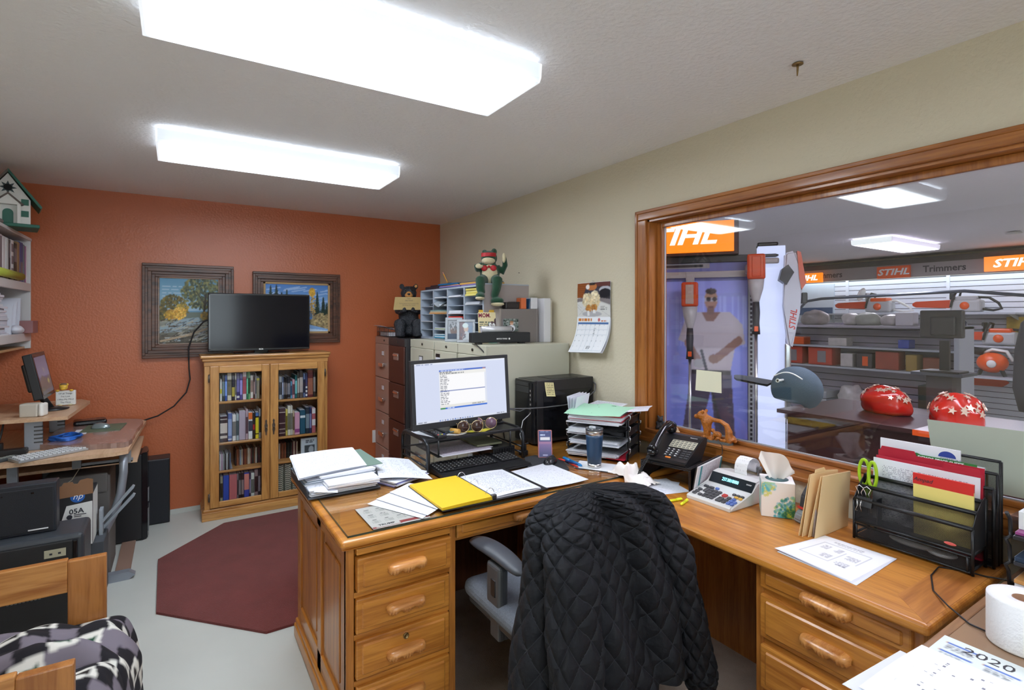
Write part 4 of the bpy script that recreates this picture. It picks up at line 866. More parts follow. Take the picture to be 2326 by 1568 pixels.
each('stile', [(x0, x1, ya, yb, .06, .735) for ya, yb in ((PY0, PY0 + .062), (2.2, 2.262), (PY1 - .062, PY1))], OAKZ, t)
each('rail', [(x0, x1, PY0 + .062, PY1 - .062, za, zb) for za, zb in ((.67, .735), (.06, .16))], OAKY, t)
for ya, yb in ((PY0 + .055, 2.207), (2.255, PY1 - .055)):
 b = nb(); bx(b, x0 + .010, x0 + .016, ya, yb, .15, .68); bx(b, x0 + .004, x0 + .012, ya + .045, yb - .045, .2, .63, .006, seg=1); obj('side_panel', b, OAKZ, t, True)
b = nb(); bx(b, x0 - .016, PX1 + .008, PY0 - .016, PY1 + .012, 0, .062, .006); bx(b, x0 - .010, PX1 + .004, PY0 - .010, PY1 + .008, .06, .085, .006); obj('plinth', b, OAKY, t, True)
b = nb(); bx(b, x1, PX1, PY1 - .02, PY1, .06, .735); obj('back_panel', b, OAKZ, t, True)
b = nb(); bx(b, PX1 - .018, PX1, PY0, PY1 - .02, .06, .735); obj('inner_panel', b, OAKZ, t, True)
each('front_stile', [(xa, xb, PY0 - .002, PY0 + .02, .08, .735) for xa, xb in ((PX0, PX0 + .028), (PX1 - .026, PX1))], OAKZ, t)
each('front_rail', [(PX0 + .028, PX1 - .026, PY0, PY0 + .02, z - .014, z + .005) for z in (.73, .56, .413, .253, .088)], OAKX, t)
obj('inner_board', bx(nb(), PX0 + .02, PX1 - .02, PY0 + .03, PY0 + .04, .08, .73), OAKX, t, True)
b = nb(); bx(b, .519, .873, PY0 - .02, PY0 + .02, .7, .724, .004); obj('pull_out_board', b, OAKX, t, True)
drawer(t, .519, .873, .573, .692, PY0 - .012, 'x', .016)
drawer(t, .519, .873, .424, .546, PY0, 'x'); drawer(t, .519, .873, .266, .402, PY0, 'x', lock=True, pullz=-.012); drawer(t, .519, .873, .094, .242, PY0, 'x')
b = nb(); bx(b, .903, 1.70, 1.85, 1.87, .65, .735); obj('apron', b, OAKX, t, True)
drawer(t, .912, 1.558, .662, .733, 1.85, 'x', .016)
b = nb(); bx(b, 1.562, 1.69, 1.836, 1.852, .66, .733, .003); obj('apron_block', b, OAKX, t, True)
each('pedestal_panel', [(1.70, 2.19, 1.85, 1.87, .06, .735), (2.16, 2.19, 1.87, 2.66, 0, .735), (1.70, 1.72, 1.87, 2.66, .06, .735)], OAKZ, t)
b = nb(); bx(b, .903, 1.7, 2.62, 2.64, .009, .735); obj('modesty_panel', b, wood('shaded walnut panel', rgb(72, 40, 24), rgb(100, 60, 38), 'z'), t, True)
GT = .7714
t = thing('return_desk', 'oak return desk running along the window wall with drawers at its near end', 'desk', (1.88, 1.17, 0))
RX0, RX1, RY0, RY1, RT = 1.585, 2.195, .555, 1.786, .745
b = nb(); bx(b, RX0, RX1, RY0, RY1, .713, RT, .012, seg=4); obj('desktop', b, OAKY, t, True)
b = nb(); extr(b, [(RX0 + .012, RY0 + .010, RT - .002), (RX1, RY0 + .010, RT - .002), (RX1, RY0 + .112, RT - .002), (RX0 + .112, RY0 + .112, RT - .002)], (0, 0, .0024)); obj('end_band', b, wood('oak end band', rgb(150, 88, 34), rgb(188, 122, 56), 'x'), t, True, label='darker cross grain end band')
RPX = 1.632
each('side_panel', [(RPX + .02, 2.15, ya, ya + .018, 0, .713) for ya in (.585, 1.03)], OAKZ, t)
each('front_stile', [(RPX, RPX + .02, ya, ya + .027, 0, .713) for ya in (.582, 1.024)], OAKZ, t)
each('front_rail', [(RPX + .001, RPX + .02, .61, 1.024, z - .012, z + .006) for z in (.706, .622, .456, .289, .12)], OAKY, t)
obj('inner_board', bx(nb(), RPX + .03, RPX + .04, .6, 1.03, .02, .71), OAKY, t, True)
for z0, z1 in ((.632, .704), (.47, .612), (.303, .446), (.134, .279)): drawer(t, .604, 1.03, z0, z1, RPX, 'y', matX=OAKY)
b = nb(); bx(b, 2.13, 2.15, 1.048, 1.80, .0, .713); obj('back_panel', b, wood('oak back panel', rgb(122, 70, 28), rgb(166, 104, 50), 'z'), t, True)
b = nb(); bx(b, 1.9, 2.13, RY1 - .03, RY1 - .012, 0, .713); obj('end_panel', b, OAKZ, t, True)
t = thing('side_table', 'brown laminate table at the near right corner with a toilet roll on it', 'table', (1.7, .1, 0))
b = nb(); bx(b, 1.2, 2.195, -.5, .51, .722, .75); obj('tabletop', b, mat('tan laminate top', rgb(150, 122, 98), .22, var=.12, vscale=5), t, True)
b = nb(); bx(b, 1.2, 2.195, .51, .53, .718, .752, .003); bx(b, 1.185, 1.2, -.5, .53, .718, .752, .003); obj('edge_strip', b, wood('brown edge strip', rgb(120, 84, 56), rgb(160, 118, 82), 'x'), t, True)
for x in (1.25, 2.14):
 for y in (-.45, .45):
  b = nb(); bx(b, x - .02, x + .02, y - .02, y + .02, 0, .722); obj('leg', b, DGREY, t, True)
b = nb(); bx(b, .56, 2.2, -1.5, 2.7, .0, .008, .003); one('carpet', b, CARPET, 'taupe brown carpet under the desk chair', 'carpet')
b = nb(); p = [(-.09, 3.25), (-.10, 3.95), (.29, 4.39), (.98, 4.41), (1.42, 4.0), (1.42, 3.3), (1.03, 2.78), (.36, 2.765)]
extr(b, [(x, y, .0005) for x, y in p], (0, 0, .012)); one('rug', b, RUGM, 'brick red octagonal rug on the pale floor in front of the bookcase', 'rug')
# ================================================================ PAPERS ON THE MAIN DESK
def sheet(name, corners, z, m, label, cat='paper', grp=None, th=.0008, curl=0., n=10, lift=None, mats=None):
 """paper through four floor-plan corners (in photo order: left, far, right, near) at height z, slightly curled"""
 P = [Vector((x, y, 0)) for x, y in corners]
 def fn(u, v):
  p = (P[0] * (1 - u) + P[1] * u) * (1 - v) + (P[3] * (1 - u) + P[2] * u) * v
  h = curl * (4 * (u - .5) ** 2) * (.5 + .5 * v) + (lift(u, v) if lift else 0)
  return (p.x, p.y, z + th + h)
 b = nb(); grid(b, n, n, fn); grid(b, n, n, lambda u, v: (fn(u, v)[0], fn(u, v)[1], fn(u, v)[2] - th), 1 if isinstance(m, list) else 0)
 return one(name, b, m, label, cat, grp)
def pile(name, cx, cy, z, w, d, h, rz, label, n=8, seed=1, cols=None, jit=.012, cat='paper stack', grp=None, top=None):
 r = random.Random(seed); b = nb(); cols = cols or [(240, 241, 246)]
 for i in range(n):
  M = Matrix.Translation((cx + r.uniform(-jit, jit), cy + r.uniform(-jit, jit), z + h * i / n)) @ Matrix.Rotation(rz + r.uniform(-.06, .06), 4, 'Z')
  bx(b, -w / 2, w / 2, -d / 2, d / 2, 0, h / n - .0006, 0, i % len(cols), M=M)
 M = Matrix.Translation((cx, cy, z + h)) @ Matrix.Rotation(rz, 4, 'Z')
 quad(b, M @ Vector((-w / 2, -d / 2, -.0004)), M.to_3x3() @ Vector((w, 0, 0)), M.to_3x3() @ Vector((0, d, 0)), len(cols))
 return one(name, b, [mat('sheet %d %d %d' % q, rgb(*q), .55) for q in cols] + [top or PAPER], label, cat, grp)
t = thing('desk_calendar', 'grey year calendar with a dark red stripe on the oak desk corner', 'calendar', (.68, 1.94, GT))
b = nb(); bx(b, .583, .80, 1.826, 2.056, GT, GT + .0006); obj('sheet', b, mat('grey card', rgb(176, 176, 172), .5), t, True)
a = Art(110, 110, (.69, .69, .67)); a.rect(.48, .86, 1, .96, (.5, .2, .2)); a.rect(0, .93, .06, .99, (.5, .2, .2)); a.rect(.06, .965, .5, .985, (.5, .2, .2))
for i in range(4):
 for j in range(3):
  a.words(.1 + i * .22, .14 + j * .24, .2 + i * .22, 1, .03, .025, (.3, .31, .3), .02)
  for k in range(6): a.rect(.07 + i * .22 + k * .026, .19 + j * .24, .082 + i * .22 + k * .026, .3 + j * .24, (.54, .55, .53))
picture('calendar_print', a.a, (.584, 1.827, GT + .0009), (.215, 0, 0), (0, .228, 0), PICM, t)
text('lettering', 'TRUMP', .019, frame((.64, 1.852, GT + .0012), (1, 0, 0), (0, 1, 0)), DPRINT, t, bold=.0006, extrude=.0001)
sheet('paper_sheet', [(.64, 2.085), (.80, 2.19), (.93, 1.97), (.765, 1.822)], GT + .0012, WHITE, 'white sheet at the bottom left of the fan beside the yellow page', grp='loose sheets fanned on the desk', curl=.002)
sheet('paper_sheet', [(.685, 2.115), (.84, 2.21), (.95, 1.95), (.79, 1.835)], GT + .0036, WHITE, 'white sheet in the middle of the fan beside the yellow page', grp='loose sheets fanned on the desk', curl=.002)
sheet('paper_sheet', [(.757, 2.16), (.875, 2.235), (1.0, 1.99), (.845, 1.868)], GT + .006, PAPER3, 'white sheet at the top of the fan, tucked under the yellow page', grp='loose sheets fanned on the desk', curl=.002)
t = thing('ring_binder', 'open black ring binder with a yellow page and a printed page', 'binder', (1.08, 2.0, GT))
b = nb(); bx(b, .85, 1.345, 1.827, 2.185, GT + .009, GT + .012, .001); obj('cover', b, BLACK, t, True)
b = nb(); bx(b, .85, 1.345, 1.827, 2.185, GT, GT + .0092); b.free()
b = nb(); grid(b, 12, 4, lambda u, v: (.850 + .222 * u, 1.834 + .332 * v, GT + .026 - .004 * (1 - u) ** 2)); grid(b, 12, 4, lambda u, v: (.850 + .222 * u, 1.834 + .332 * v, GT + .0125))
for v in (0, 1): grid(b, 12, 1, lambda u, q: (.850 + .222 * u, 1.834 + .332 * v, GT + .0125 + q * (.0135 - .004 * (1 - u) ** 2)))
grid(b, 1, 4, lambda u, v: (.85, 1.834 + .332 * v, GT + .0125 + .0095 * u)); grid(b, 1, 4, lambda u, v: (1.072, 1.834 + .332 * v, GT + .0125 + .0135 * u))
obj('yellow_page', b, mat('yellow paper', rgb(232, 190, 26), .6), t, True, label='bright yellow page stack')
b = nb(); grid(b, 8, 8, lambda u, v: (1.09 + .224 * u, 1.84 + .32 * v, GT + .0185 + .004 * math.sin(PI * u))); bx(b, 1.09, 1.314, 1.84, 2.16, GT + .0122, GT + .017, 0, 1); obj('printed_page', b, [PAPER, WHITE], t, True)
for y in (1.872, 2.008, 2.13):
 b = nb(); tube(b, [(1.081 + .021 * math.cos(q), y, GT + .018 + .03 * math.sin(q)) for q in [i * PI / 10 for i in range(11)]], .0017, 6); obj('ring', b, CHROME, t, True)
b = nb(); bx(b, 1.073, 1.09, 1.835, 2.175, GT + .012, GT + .019, .003); bx(b, 1.068, 1.092, 1.832, 1.85, GT + .014, GT + .032, .004); obj('ring_plate', b, mat('nickel plate', rgb(120, 120, 124), .3, metal=.8), t, True)
b = nb(); bx(b, .95, 1.33, 1.85, 2.16, GT, GT + .0088, .001); one('notepad', b, mat('pale green paper', rgb(196, 206, 196), .55), 'pale pad under the open ring binder', 'notepad')
sheet('paper_sheet', [(1.341, 2.14), (1.588, 2.172), (1.582, 1.842), (1.345, 1.85)], GT + .0042, PAPER3, 'printed white sheet lying right of the ring binder, in front of the mouse', curl=.004)
sheet('paper_sheet', [(1.10, 2.19), (1.34, 2.165), (1.36, 1.95), (1.15, 2.0)], GT + .0004, WHITE, 'blank sheet mostly hidden behind the ring binder near the keyboard', n=4)
t = thing('letter_tray', 'black letter tray under the tall heap of papers on the oak desk', 'letter tray', (.6, 2.45, GT))
b = nb(); bx(b, .45, .752, 2.255, 2.645, GT, GT + .008, .003); bx(b, .45, .456, 2.27, 2.645, GT + .006, GT + .035, .002); bx(b, .746, .752, 2.36, 2.645, GT + .006, GT + .03, .002); bx(b, .45, .752, 2.639, 2.645, GT + .006, GT + .035, .002); obj('tray', b, mat('charcoal plastic', rgb(56, 60, 68), .4), t, True)
HG = 'papers heaped in the black tray'
pile('paper_stack', .6, 2.44, GT + .0085, .275, .345, .026, .0, 'thick lower stack in the black tray heap, with a yellow tab', 10, 1, [(222, 224, 232), (236, 238, 244), (210, 216, 226)], .006, grp=HG)
b = nb(); bx(b, .462, .53, 2.262, 2.35, GT + .0175, GT + .0185); b.free()
pile('envelope_stack', .635, 2.30, GT + .0353, .215, .12, .018, -.02, 'stack of white envelopes at the front of the black tray heap', 5, 2, None, .004, 'envelopes', HG, WHITE)
pile('paper_stack', .6, 2.47, GT + .0353, .29, .27, .022, .03, 'middle paper stack with a grey folder in the black tray heap', 7, 3, [(222, 224, 232), (222, 224, 232), (110, 126, 140)], .008, grp=HG)
pile('envelope_stack', .63, 2.395, GT + .0582, .24, .12, .012, .02, 'long envelopes in the middle of the black tray heap', 3, 5, None, .004, 'envelopes', HG, WHITE)
b = nb(); M = Matrix.Translation((.655, 2.545, GT + .0712)) @ Matrix.Rotation(R(2), 4, 'Z'); bx(b, -.12, .14, -.175, .14, 0, .003, M=M); one('hanging_folder', b, mat('sage green folder', rgb(110, 134, 122), .6), 'sage green folder edge showing near the top of the black tray heap', 'folder')
def topfn(u, v): return (.458 + .295 * u - .03 * (1 - v) + .035 * v * 0, 2.37 + .34 * v - .05 * (1 - u) * (1 - v), GT + .083 + .004 * math.sin(3 * u) - .006 * (1 - v) ** 2)
b = nb(); grid(b, 10, 10, topfn)
for k in range(1, 6): grid(b, 6, 6, lambda u, v: (topfn(u, v)[0] + .004 * ((k * 5) % 3 - 1), topfn(u, v)[1] + .003 * ((k * 7) % 3 - 1), topfn(u, v)[2] - .0016 * k), 1)
one('report', b, [PAPER3, WHITE], 'printed report topmost on the black tray heap', 'report', HG)
b = nb(); extr(b, [(.47, 2.245, GT + .0347), (.56, 2.225, GT + .022), (.58, 2.29, GT + .0347), (.49, 2.31, GT + .0347)], (0, 0, .0006)); one('paper_slip', b, WHITE, 'loose white slip hanging off the front of the black tray heap', 'paper', HG)
pile('paper_stack', .835, 2.42, GT, .2, .33, .022, .45, 'stack with a violet sheet right of the black tray heap', 6, 8, [(150, 150, 210), (222, 224, 232), (226, 230, 238)], .006)
sheet('paper_stack', [(.84, 2.62), (1.0, 2.56), (.968, 2.19), (.752, 2.28)], GT + .0235, [PAPER2, WHITE], 'curled printed sheet on the stack right of the black tray heap', 'paper', lift=lambda u, v: .012 * (1 - u) + .004 * math.sin(4 * u))
b = nb()
for k in range(5): bx(b, -.03, .03, -.1, .1, 0, .0012, M=Matrix.Translation((.775 + .004 * k, 2.56, GT + .006 + .005 * k)) @ Matrix.Rotation(R(-28 + 3 * k), 4, 'Y') @ Matrix.Rotation(R(8 * k % 11), 4, 'Z'))
one('paper_stack', b, WHITE, 'bent sheets squeezed between the heap and the curled sheet', 'paper')
t = thing('monitor_stand', 'black mesh monitor stand with rounded tube legs on the oak desk', 'monitor stand', (1.28, 2.49, GT))
def side(x): return [(x, 2.325, GT + .004), (x, 2.325, .87), (x, 2.333, .905), (x, 2.355, .922), (x, 2.39, .926), (x, 2.6, .926), (x, 2.635, .92), (x, 2.655, .9), (x, 2.66, .87), (x, 2.66, GT + .004)]
for x in (1.005, 1.545):
 b = nb(); tube(b, side(x), .0095, 10); tube(b, [(x, 2.33, .832), (x, 2.655, .832)], .005, 8); tube(b, [(x, 2.33, .80), (x, 2.655, .80)], .005, 8); obj('side_frame', b, mat('dark tube steel', rgb(46, 48, 52), .3, metal=.6), t, True)
 b = nb(); mquad(b, (x, 2.34, .832), (0, .31, 0), (0, 0, .088)); obj('side_mesh', b, MESHM, t, True, recalc=False)
b = nb(); bx(b, 1.0, 1.55, 2.35, 2.365, .915, .931, .003); bx(b, 1.0, 1.55, 2.625, 2.64, .915, .931, .003); bx(b, 1.005, 1.545, 2.36, 2.63, .922, .9275); obj('top_shelf', b, BLACKM, t, True)
b = nb(); bx(b, 1.07, 1.48, 2.36, 2.64, .834, .838); tube(b, [(1.07, 2.35, .838), (1.07, 2.35, .92)], .005, 8); tube(b, [(1.48, 2.35, .838), (1.48, 2.35, .92)], .005, 8); tube(b, [(1.005, 2.645, .84), (1.545, 2.645, .84)], .005); obj('lower_shelf', b, BLACKM, t, True)
pile('paper_stack', 1.23, 2.47, .8385, .28, .23, .006, .05, 'lilac toned papers on the lower shelf of the mesh monitor stand', 3, 4, [(200, 192, 204), (226, 224, 230)], .012, top=print_mat('lilac print', rgb(196, 186, 198), rgb(150, 140, 156), 20, .5))
b = nb(); bx(b, 1.31, 1.46, 2.4, 2.6, .8462, .856, .002); one('notebook', b, mat('sage notebook', rgb(120, 124, 96), .6, var=.2, vscale=40), 'sage green notebook on the papers inside the monitor stand', 'notebook')
t = thing('keyboard', 'black full size keyboard with a palm rest in front of the monitor stand', 'keyboard', (1.265, 2.3, GT), R(2))
b = nb(); extr(b, [(-.235, -.125, .002), (-.235, .115, .002), (-.235, .115, .03), (-.235, -.03, .018), (-.235, -.115, .012), (-.235, -.125, .006)], (.47, 0, 0)); obj('base', b, mat('matte black keyboard', (.014, .014, .016), .38), t)
b = nb(); bx(b, -.233, .233, -.12, -.038, .011, .0155, .004); obj('palm_rest', b, BLACK, t)
b = nb(); pk = nb(); xs = []
for r_ in range(6):
 y = -.022 + r_ * .0215 + (.004 if r_ == 5 else 0); zz_ = .0195 + (y + .03) * .083
 for k in range(21):
  if k in (15, 19 + 3): continue
  x = -.226 + k * .0214 + (.004 if k > 15 else 0)
  if r_ == 0 and 4 <= k <= 8:
   if k == 4: bx(b, x, x + .105, y - .009, y + .009, zz_, zz_ + .005, .0015, seg=1)
   continue
  bx(b, x, x + .0185, y - .009, y + .009, zz_, zz_ + .005, .0015, seg=1)
  bx(pk, x + .004, x + .009, y + .0005, y + .005, zz_ + .005, zz_ + .0053)
ks = obj('keys', b, mat('black keycap', (.016, .016, .018), .3), t); ks['kind'] = 'stuff'
obj('key_legends', pk, mat('key legend', (.6, .6, .62), .5), ks)
t = thing('computer_monitor', 'black framed computer monitor switched on, standing on the mesh stand', 'monitor', (1.257, 2.48, .9276))
Mm = Matrix.Translation((1.257, 2.452, .962)) @ Matrix.Rotation(R(-1.2), 4, 'Y') @ Matrix.Rotation(R(-3), 4, 'X')
b = nb(); W2, HH, fr = .281, .345, .017
for q in ((-W2, W2, 0, .03), (-W2, W2, HH - fr, HH), (-W2, -W2 + fr + .002, .03, HH - fr), (W2 - fr - .002, W2, .03, HH - fr)): bx(b, q[0], q[1], -.012, .02, q[2], q[3], .002, M=Mm)
bx(b, -W2, W2, .004, .024, 0, HH, .004, M=Mm); bx(b, -.2, .2, .02, .05, .06, .28, .012, M=Mm); obj('housing', b, mat('charcoal monitor plastic', (.022, .022, .025), .45), t, True)
a = Art(240, 150, (.83, .86, .95)); a.rect(0, 0, 1, .03, (.9, .92, .97)); a.words(.02, .012, .2, 1, .02, .012, (.5, .55, .7), .01)
a.rect(.255, .135, .77, .80, (.93, .93, .92)); a.rect(.255, .135, .77, .16, (.2, .38, .78)); a.words(.27, .143, .58, 1, .02, .01, (.8, .86, 1), .008); a.rect(.735, .138, .768, .158, (.7, .5, .5)); a.words(.26, .168, .4, 1, .02, .012, (.3, .3, .3), .008); a.words(.262, .19, .58, 1, .02, .016, (.45, .47, .5), .006)
a.rect(.258, .22, .755, .73, (.98, .98, .99)); a.rect(.755, .22, .768, .73, (.85, .88, .95)); a.words(.262, .225, .36, 17, .03, .012, (.4, .42, .46), .008); a.rect(.258, .485, .755, .5, (.2, .34, .66)); a.rect(.255, .735, .77, .77, (.9, .9, .88)); a.words(.6, .745, .76, 1, .02, .014, (.5, .5, .5), .01)
a.rect(.255, .775, .77, .80, (.12, .4, .82)); a.rect(.255, .775, .31, .80, (.22, .55, .3)); a.words(.33, .783, .42, 1, .02, .01, (.85, .9, 1), .01); a.rect(0, .965, 1, 1, (.86, .88, .94))
for i in range(14): a.rect(.24 + i * .027, .974, .253 + i * .027, .992, [(.2, .4, .75), (.5, .6, .8), (.25, .3, .5)][i % 3])
a.words(.02, .974, .12, 1, .02, .012, (.4, .42, .5), .01); a.words(.88, .972, .99, 1, .02, .014, (.4, .42, .5), .008)
picture('screen', a.a, Mm @ Vector((-W2 + .018, -.008, .03)), Mm.to_3x3() @ Vector((2 * W2 - .036, 0, 0)), Mm.to_3x3() @ Vector((0, 0, HH - .047)), col_mat('lit monitor screen', em=SCRN), t)
text('logo', 'DELL', .018, Mm @ frame((.0, -.0125, .0145), (1, 0, 0), (0, 0, 1)), mat('silver logo', (.6, .6, .62), .4), t, bold=.0006)
b = nb(); bx(b, 1.21, 1.31, 2.50, 2.53, .935, 1.2, .01); bx(b, 1.14, 1.38, 2.43, 2.60, .9278, .939, .01); obj('stand', b, mat('grey monitor foot', rgb(70, 74, 78), .35, metal=.4), t, True)
def remote(x, y, z, rz, L, w, m, label, btn):
 t = thing('remote_control', label, 'remote control', (x, y, z), rz)
 b = nb(); bx(b, -w / 2, w / 2, -L / 2, L / 2, 0, .018, .005); obj('body', b, m, t)
 b = nb()
 for i in range(3):
  for j in range(8): bx(b, -w * .3 + i * w * .24, -w * .3 + i * w * .24 + w * .15, -L * .42 + j * L * .1, -L * .42 + j * L * .1 + .008, .017, .0195, .001, seg=1)
 obj('buttons', b, btn, t)
 return t
t = remote(1.083, 2.46, .9285, R(2), .24, .05, BLACK, 'long black remote control at the left end of the monitor stand', mat('grey rubber buttons', (.14, .14, .15), .6))
for i, c in enumerate(((.55, .04, .04), (.05, .3, .06), (.7, .5, .04), (.05, .1, .5))):
 b = nb(); bx(b, -.02 + i * .0105, -.012 + i * .0105, -.108, -.1, .017, .0196, .001, seg=1); obj('colour_button', b, mat('button %d' % i, c, .5), t)
sheet('paper_sheet', [(1.0, 2.56), (1.05, 2.6), (1.12, 2.36), (1.07, 2.36)], .9286, WHITE, 'white slip under the black remote on the monitor stand', n=4)
sheet('paper_sheet', [(1.13, 2.4), (1.2, 2.47), (1.27, 2.41), (1.2, 2.36)], .9283, print_mat('newsprint', rgb(206, 206, 204), rgb(120, 120, 120), 16, .5), 'folded newsprint under the sunglasses on the monitor stand', n=4)
sheet('paper_sheet', [(1.2, 2.42), (1.28, 2.48), (1.42, 2.42), (1.33, 2.365)], .9288, mat('yellow note paper', rgb(226, 214, 70), .5), 'yellow note under the sunglasses on the monitor stand', n=4)
b = nb(); cyl(b, (1.175, 2.43, .942), (1.2, 2.385, .943), .0135, .012, 16); one('cork', b, mat('amber cork', rgb(206, 158, 76), .5), 'small amber cork lying on the monitor stand left of the sunglasses', 'cork')
def shades(x, y, z, rz, label, lens):
 t = thing('sunglasses', label, 'sunglasses', (x, y, z), rz)
 for s in (-1, 1):
  b = nb(); tube(b, [(s * .036 + .03 * math.cos(q), .012 * math.sin(q) * .2, .031 + .029 * math.sin(q)) for q in [i * PI / 12 for i in range(24)]], .0017, 6, closed=True); obj('rim', b, mat('gold rim', rgb(196, 172, 130), .25, metal=.9), t)
  b = nb(); lathe(b, [(.0005, .002), (.028, 0), (.0285, -.001), (.0005, .001)], seg=24, M=Matrix.Translation((s * .036, 0, .031)) @ Matrix.Rotation(R(90), 4, 'X')); obj('lens', b, lens, t)
  b = nb(); tube(b, [(s * .066, .002, .045), (s * .07, .03, .046), (s * .066, .1, .03), (s * .062, .125, .004)], .0018, 6); obj('temple', b, mat('gold rim', rgb(196, 172, 130), .25, metal=.9), t)
 b = nb(); tube(b, [(-.008, 0, .04), (0, -.003, .044), (.008, 0, .04)], .0016, 6); obj('bridge', b, mat('gold rim', rgb(196, 172, 130), .25, metal=.9), t)
shades(1.262, 2.385, .93, R(-18), 'round brown sunglasses in front of the computer monitor', mat('brown lens', rgb(64, 44, 40), .1))
shades(1.365, 2.425, .93, R(-30), 'mauve tinted sunglasses behind the brown pair', mat('mauve lens', rgb(110, 84, 104), .1))
b = nb(); tube(b, [(1.19 + .028 * math.cos(q), 2.42 + .02 * math.sin(q), .9415 + .0025 * math.sin(3 * q)) for q in [i * .35 for i in range(18)]], .003, 6, closed=False); one('lanyard', b, mat('teal cord', rgb(70, 104, 120), .5), 'teal coiled lanyard on the monitor stand under the screen', 'lanyard')
b = nb(); bx(b, 1.488, 1.53, 2.50, 2.54, .9278, .94, .003); bx(b, 1.498, 1.52, 2.505, 2.52, .938, .968, .006); one('dongle', b, BLACK, 'small black upright dongle at the right end of the monitor stand', 'dongle')
b = nb(); bx(b, 1.40, 1.535, 2.39, 2.62, GT, .83, .003)
for i in range(8): bx(b, 1.41 + i * .015, 1.418 + i * .015, 2.386, 2.391, .785, .82)
one('power_hub', b, BLACK, 'black power hub beneath the right end of the monitor stand', 'power hub')
b = nb(); bx(b, 1.565, 1.602, 2.36, 2.40, GT, .80, .004); bx(b, 1.57, 1.595, 2.365, 2.39, .80, .83, .004, 0); cyl(b, (1.58, 2.377, .829), (1.6, 2.355, .84), .005, seg=8); one('charger', b, BLACK, 'black charger block with a plugged cord right of the monitor stand', 'charger')
t = thing('computer_tower', 'black tower computer with a yellow note standing on the desk by the wall', 'computer', (1.98, 2.62, GT))
b = nb(); bx(b, 1.775, 2.205, 2.523, 2.728, GT + .008, 1.146, .004); bx(b, 1.9, 2.1, 2.55, 2.70, 1.146, 1.148); obj('case', b, mat('black steel case', (.016, .015, .017), .38, bump=.04, bscale=300), t, True)
b = nb(); bx(b, 1.752, 1.778, 2.522, 2.729, GT + .004, 1.144, .006); bx(b, 1.747, 1.754, 2.54, 2.56, GT + .02, 1.13, .002); obj('front_bezel', b, BLACKG, t, True)
b = nb(); bx(b, 1.749, 1.753, 2.575, 2.715, 1.07, 1.105, .001); bx(b, 1.749, 1.753, 2.575, 2.715, 1.11, 1.13, .001); obj('drive_bay', b, mat('satin black', (.03, .03, .033), .3), t, True)
b = nb()
for z in (1.08, 1.055, 1.03, 1.0, .975, .95): bx(b, 1.744, 1.75, 2.545, 2.556, z, z + .012, .001)
obj('ports', b, mat('port metal', (.5, .5, .52), .25, metal=.9), t, True)
b = nb(); bx(b, 1.82, 2.19, 2.5205, 2.5235, .80, 1.08, .001); obj('side_window', b, BLACKG, t, True)
b = nb()
for x in (1.79, 2.18):
 for y in (2.54, 2.71): bx(b, x - .01, x + .01, y - .01, y + .01, GT, GT + .009)
obj('feet', b, BLACK, t, True)
t = thing('sticky_note', 'pale yellow handwritten note stuck on the black tower computer', 'sticky note', (1.862, 2.519, 1.063))
b = nb(); grid(b, 6, 8, lambda u, v: (1.826 + .066 * u + .01 * (1 - v), 2.5195 - .006 * (1 - v) ** 2, 1.052 + .082 * v - .006 * u)); obj('note', b, print_mat('handwritten note', rgb(226, 216, 160), rgb(120, 110, 90), 8, .55, .08, word=14), t, True)
b = nb(); tube(b, [(1.745, 2.55, .98), (1.70, 2.53, .99), (1.64, 2.5, .985), (1.58, 2.5, 1.0), (1.54, 2.5, 1.02)], .0028, 6); tube(b, [(2.2, 2.53, 1.12), (2.212, 2.51, 1.10), (2.2, 2.5, 1.06), (2.1, 2.505, 1.0), (1.95, 2.505, .99), (1.8, 2.505, .99), (1.7, 2.5, .995), (1.6, 2.52, 1.0), (1.53, 2.52, 1.01)], .0038, 6)
one('video_cable', b, mat('grey cable', rgb(88, 90, 94), .45), 'grey cables looping from the tower computer to the monitor', 'cable')
b = nb(); tube(b, [(1.744, 2.55, .955), (1.72, 2.53, .95), (1.66, 2.5, .93), (1.62, 2.47, .86), (1.6, 2.42, .835), (1.585, 2.385, .832)], .0022, 6); one('charging_cable', b, mat('white cable', rgb(190, 190, 190), .45), 'thin pale charging cable from the tower computer to the charger block', 'cable')
t = thing('mobile_phone', 'phone in a pink case leaning upright with its screen lit', 'phone', (1.645, 2.262, GT + .001), R(-32))
Mp = Matrix.Rotation(R(-20), 4, 'X')
b = nb(); bx(b, -.038, .038, 0, .011, 0, .148, .0045, M=Mp); obj('case', b, mat('pink silicone', rgb(186, 120, 122), .5), t)
a = Art(36, 70, (.14, .2, .5)); a.grad(0, 0, 1, 1, (.1, .16, .46), (.26, .24, .5)); a.rect(0, .42, 1, .5, (.62, .42, .6)); a.grad(0, .5, 1, 1, (.5, .36, .6), (.12, .14, .4)); a.rect(.12, .25, .88, .36, (.92, .92, .96)); a.words(.12, .13, .6, 1, .04, .05, (.8, .86, 1), .05); a.words(.1, .03, .9, 1, .03, .02, (.7, .8, 1), .1); a.rect(.3, .92, .7, .94, (.8, .8, .95))
picture('screen', a.a, Mp @ Vector((-.033, -.0006, .006)), (.066, 0, 0), Mp.to_3x3() @ Vector((0, 0, .136)), col_mat('lit phone screen', em=SCRN * .8), t, world=False)
b = nb(); extr(b, [(-.03, .03, 0), (.03, .03, 0), (.03, .075, 0), (-.03, .075, 0)], (0, 0, .006)); extr(b, [(-.008, .03, .004), (-.008, .075, .004), (-.008, .052, .085)], (.016, 0, 0)); obj('prop', b, BLACK, t)
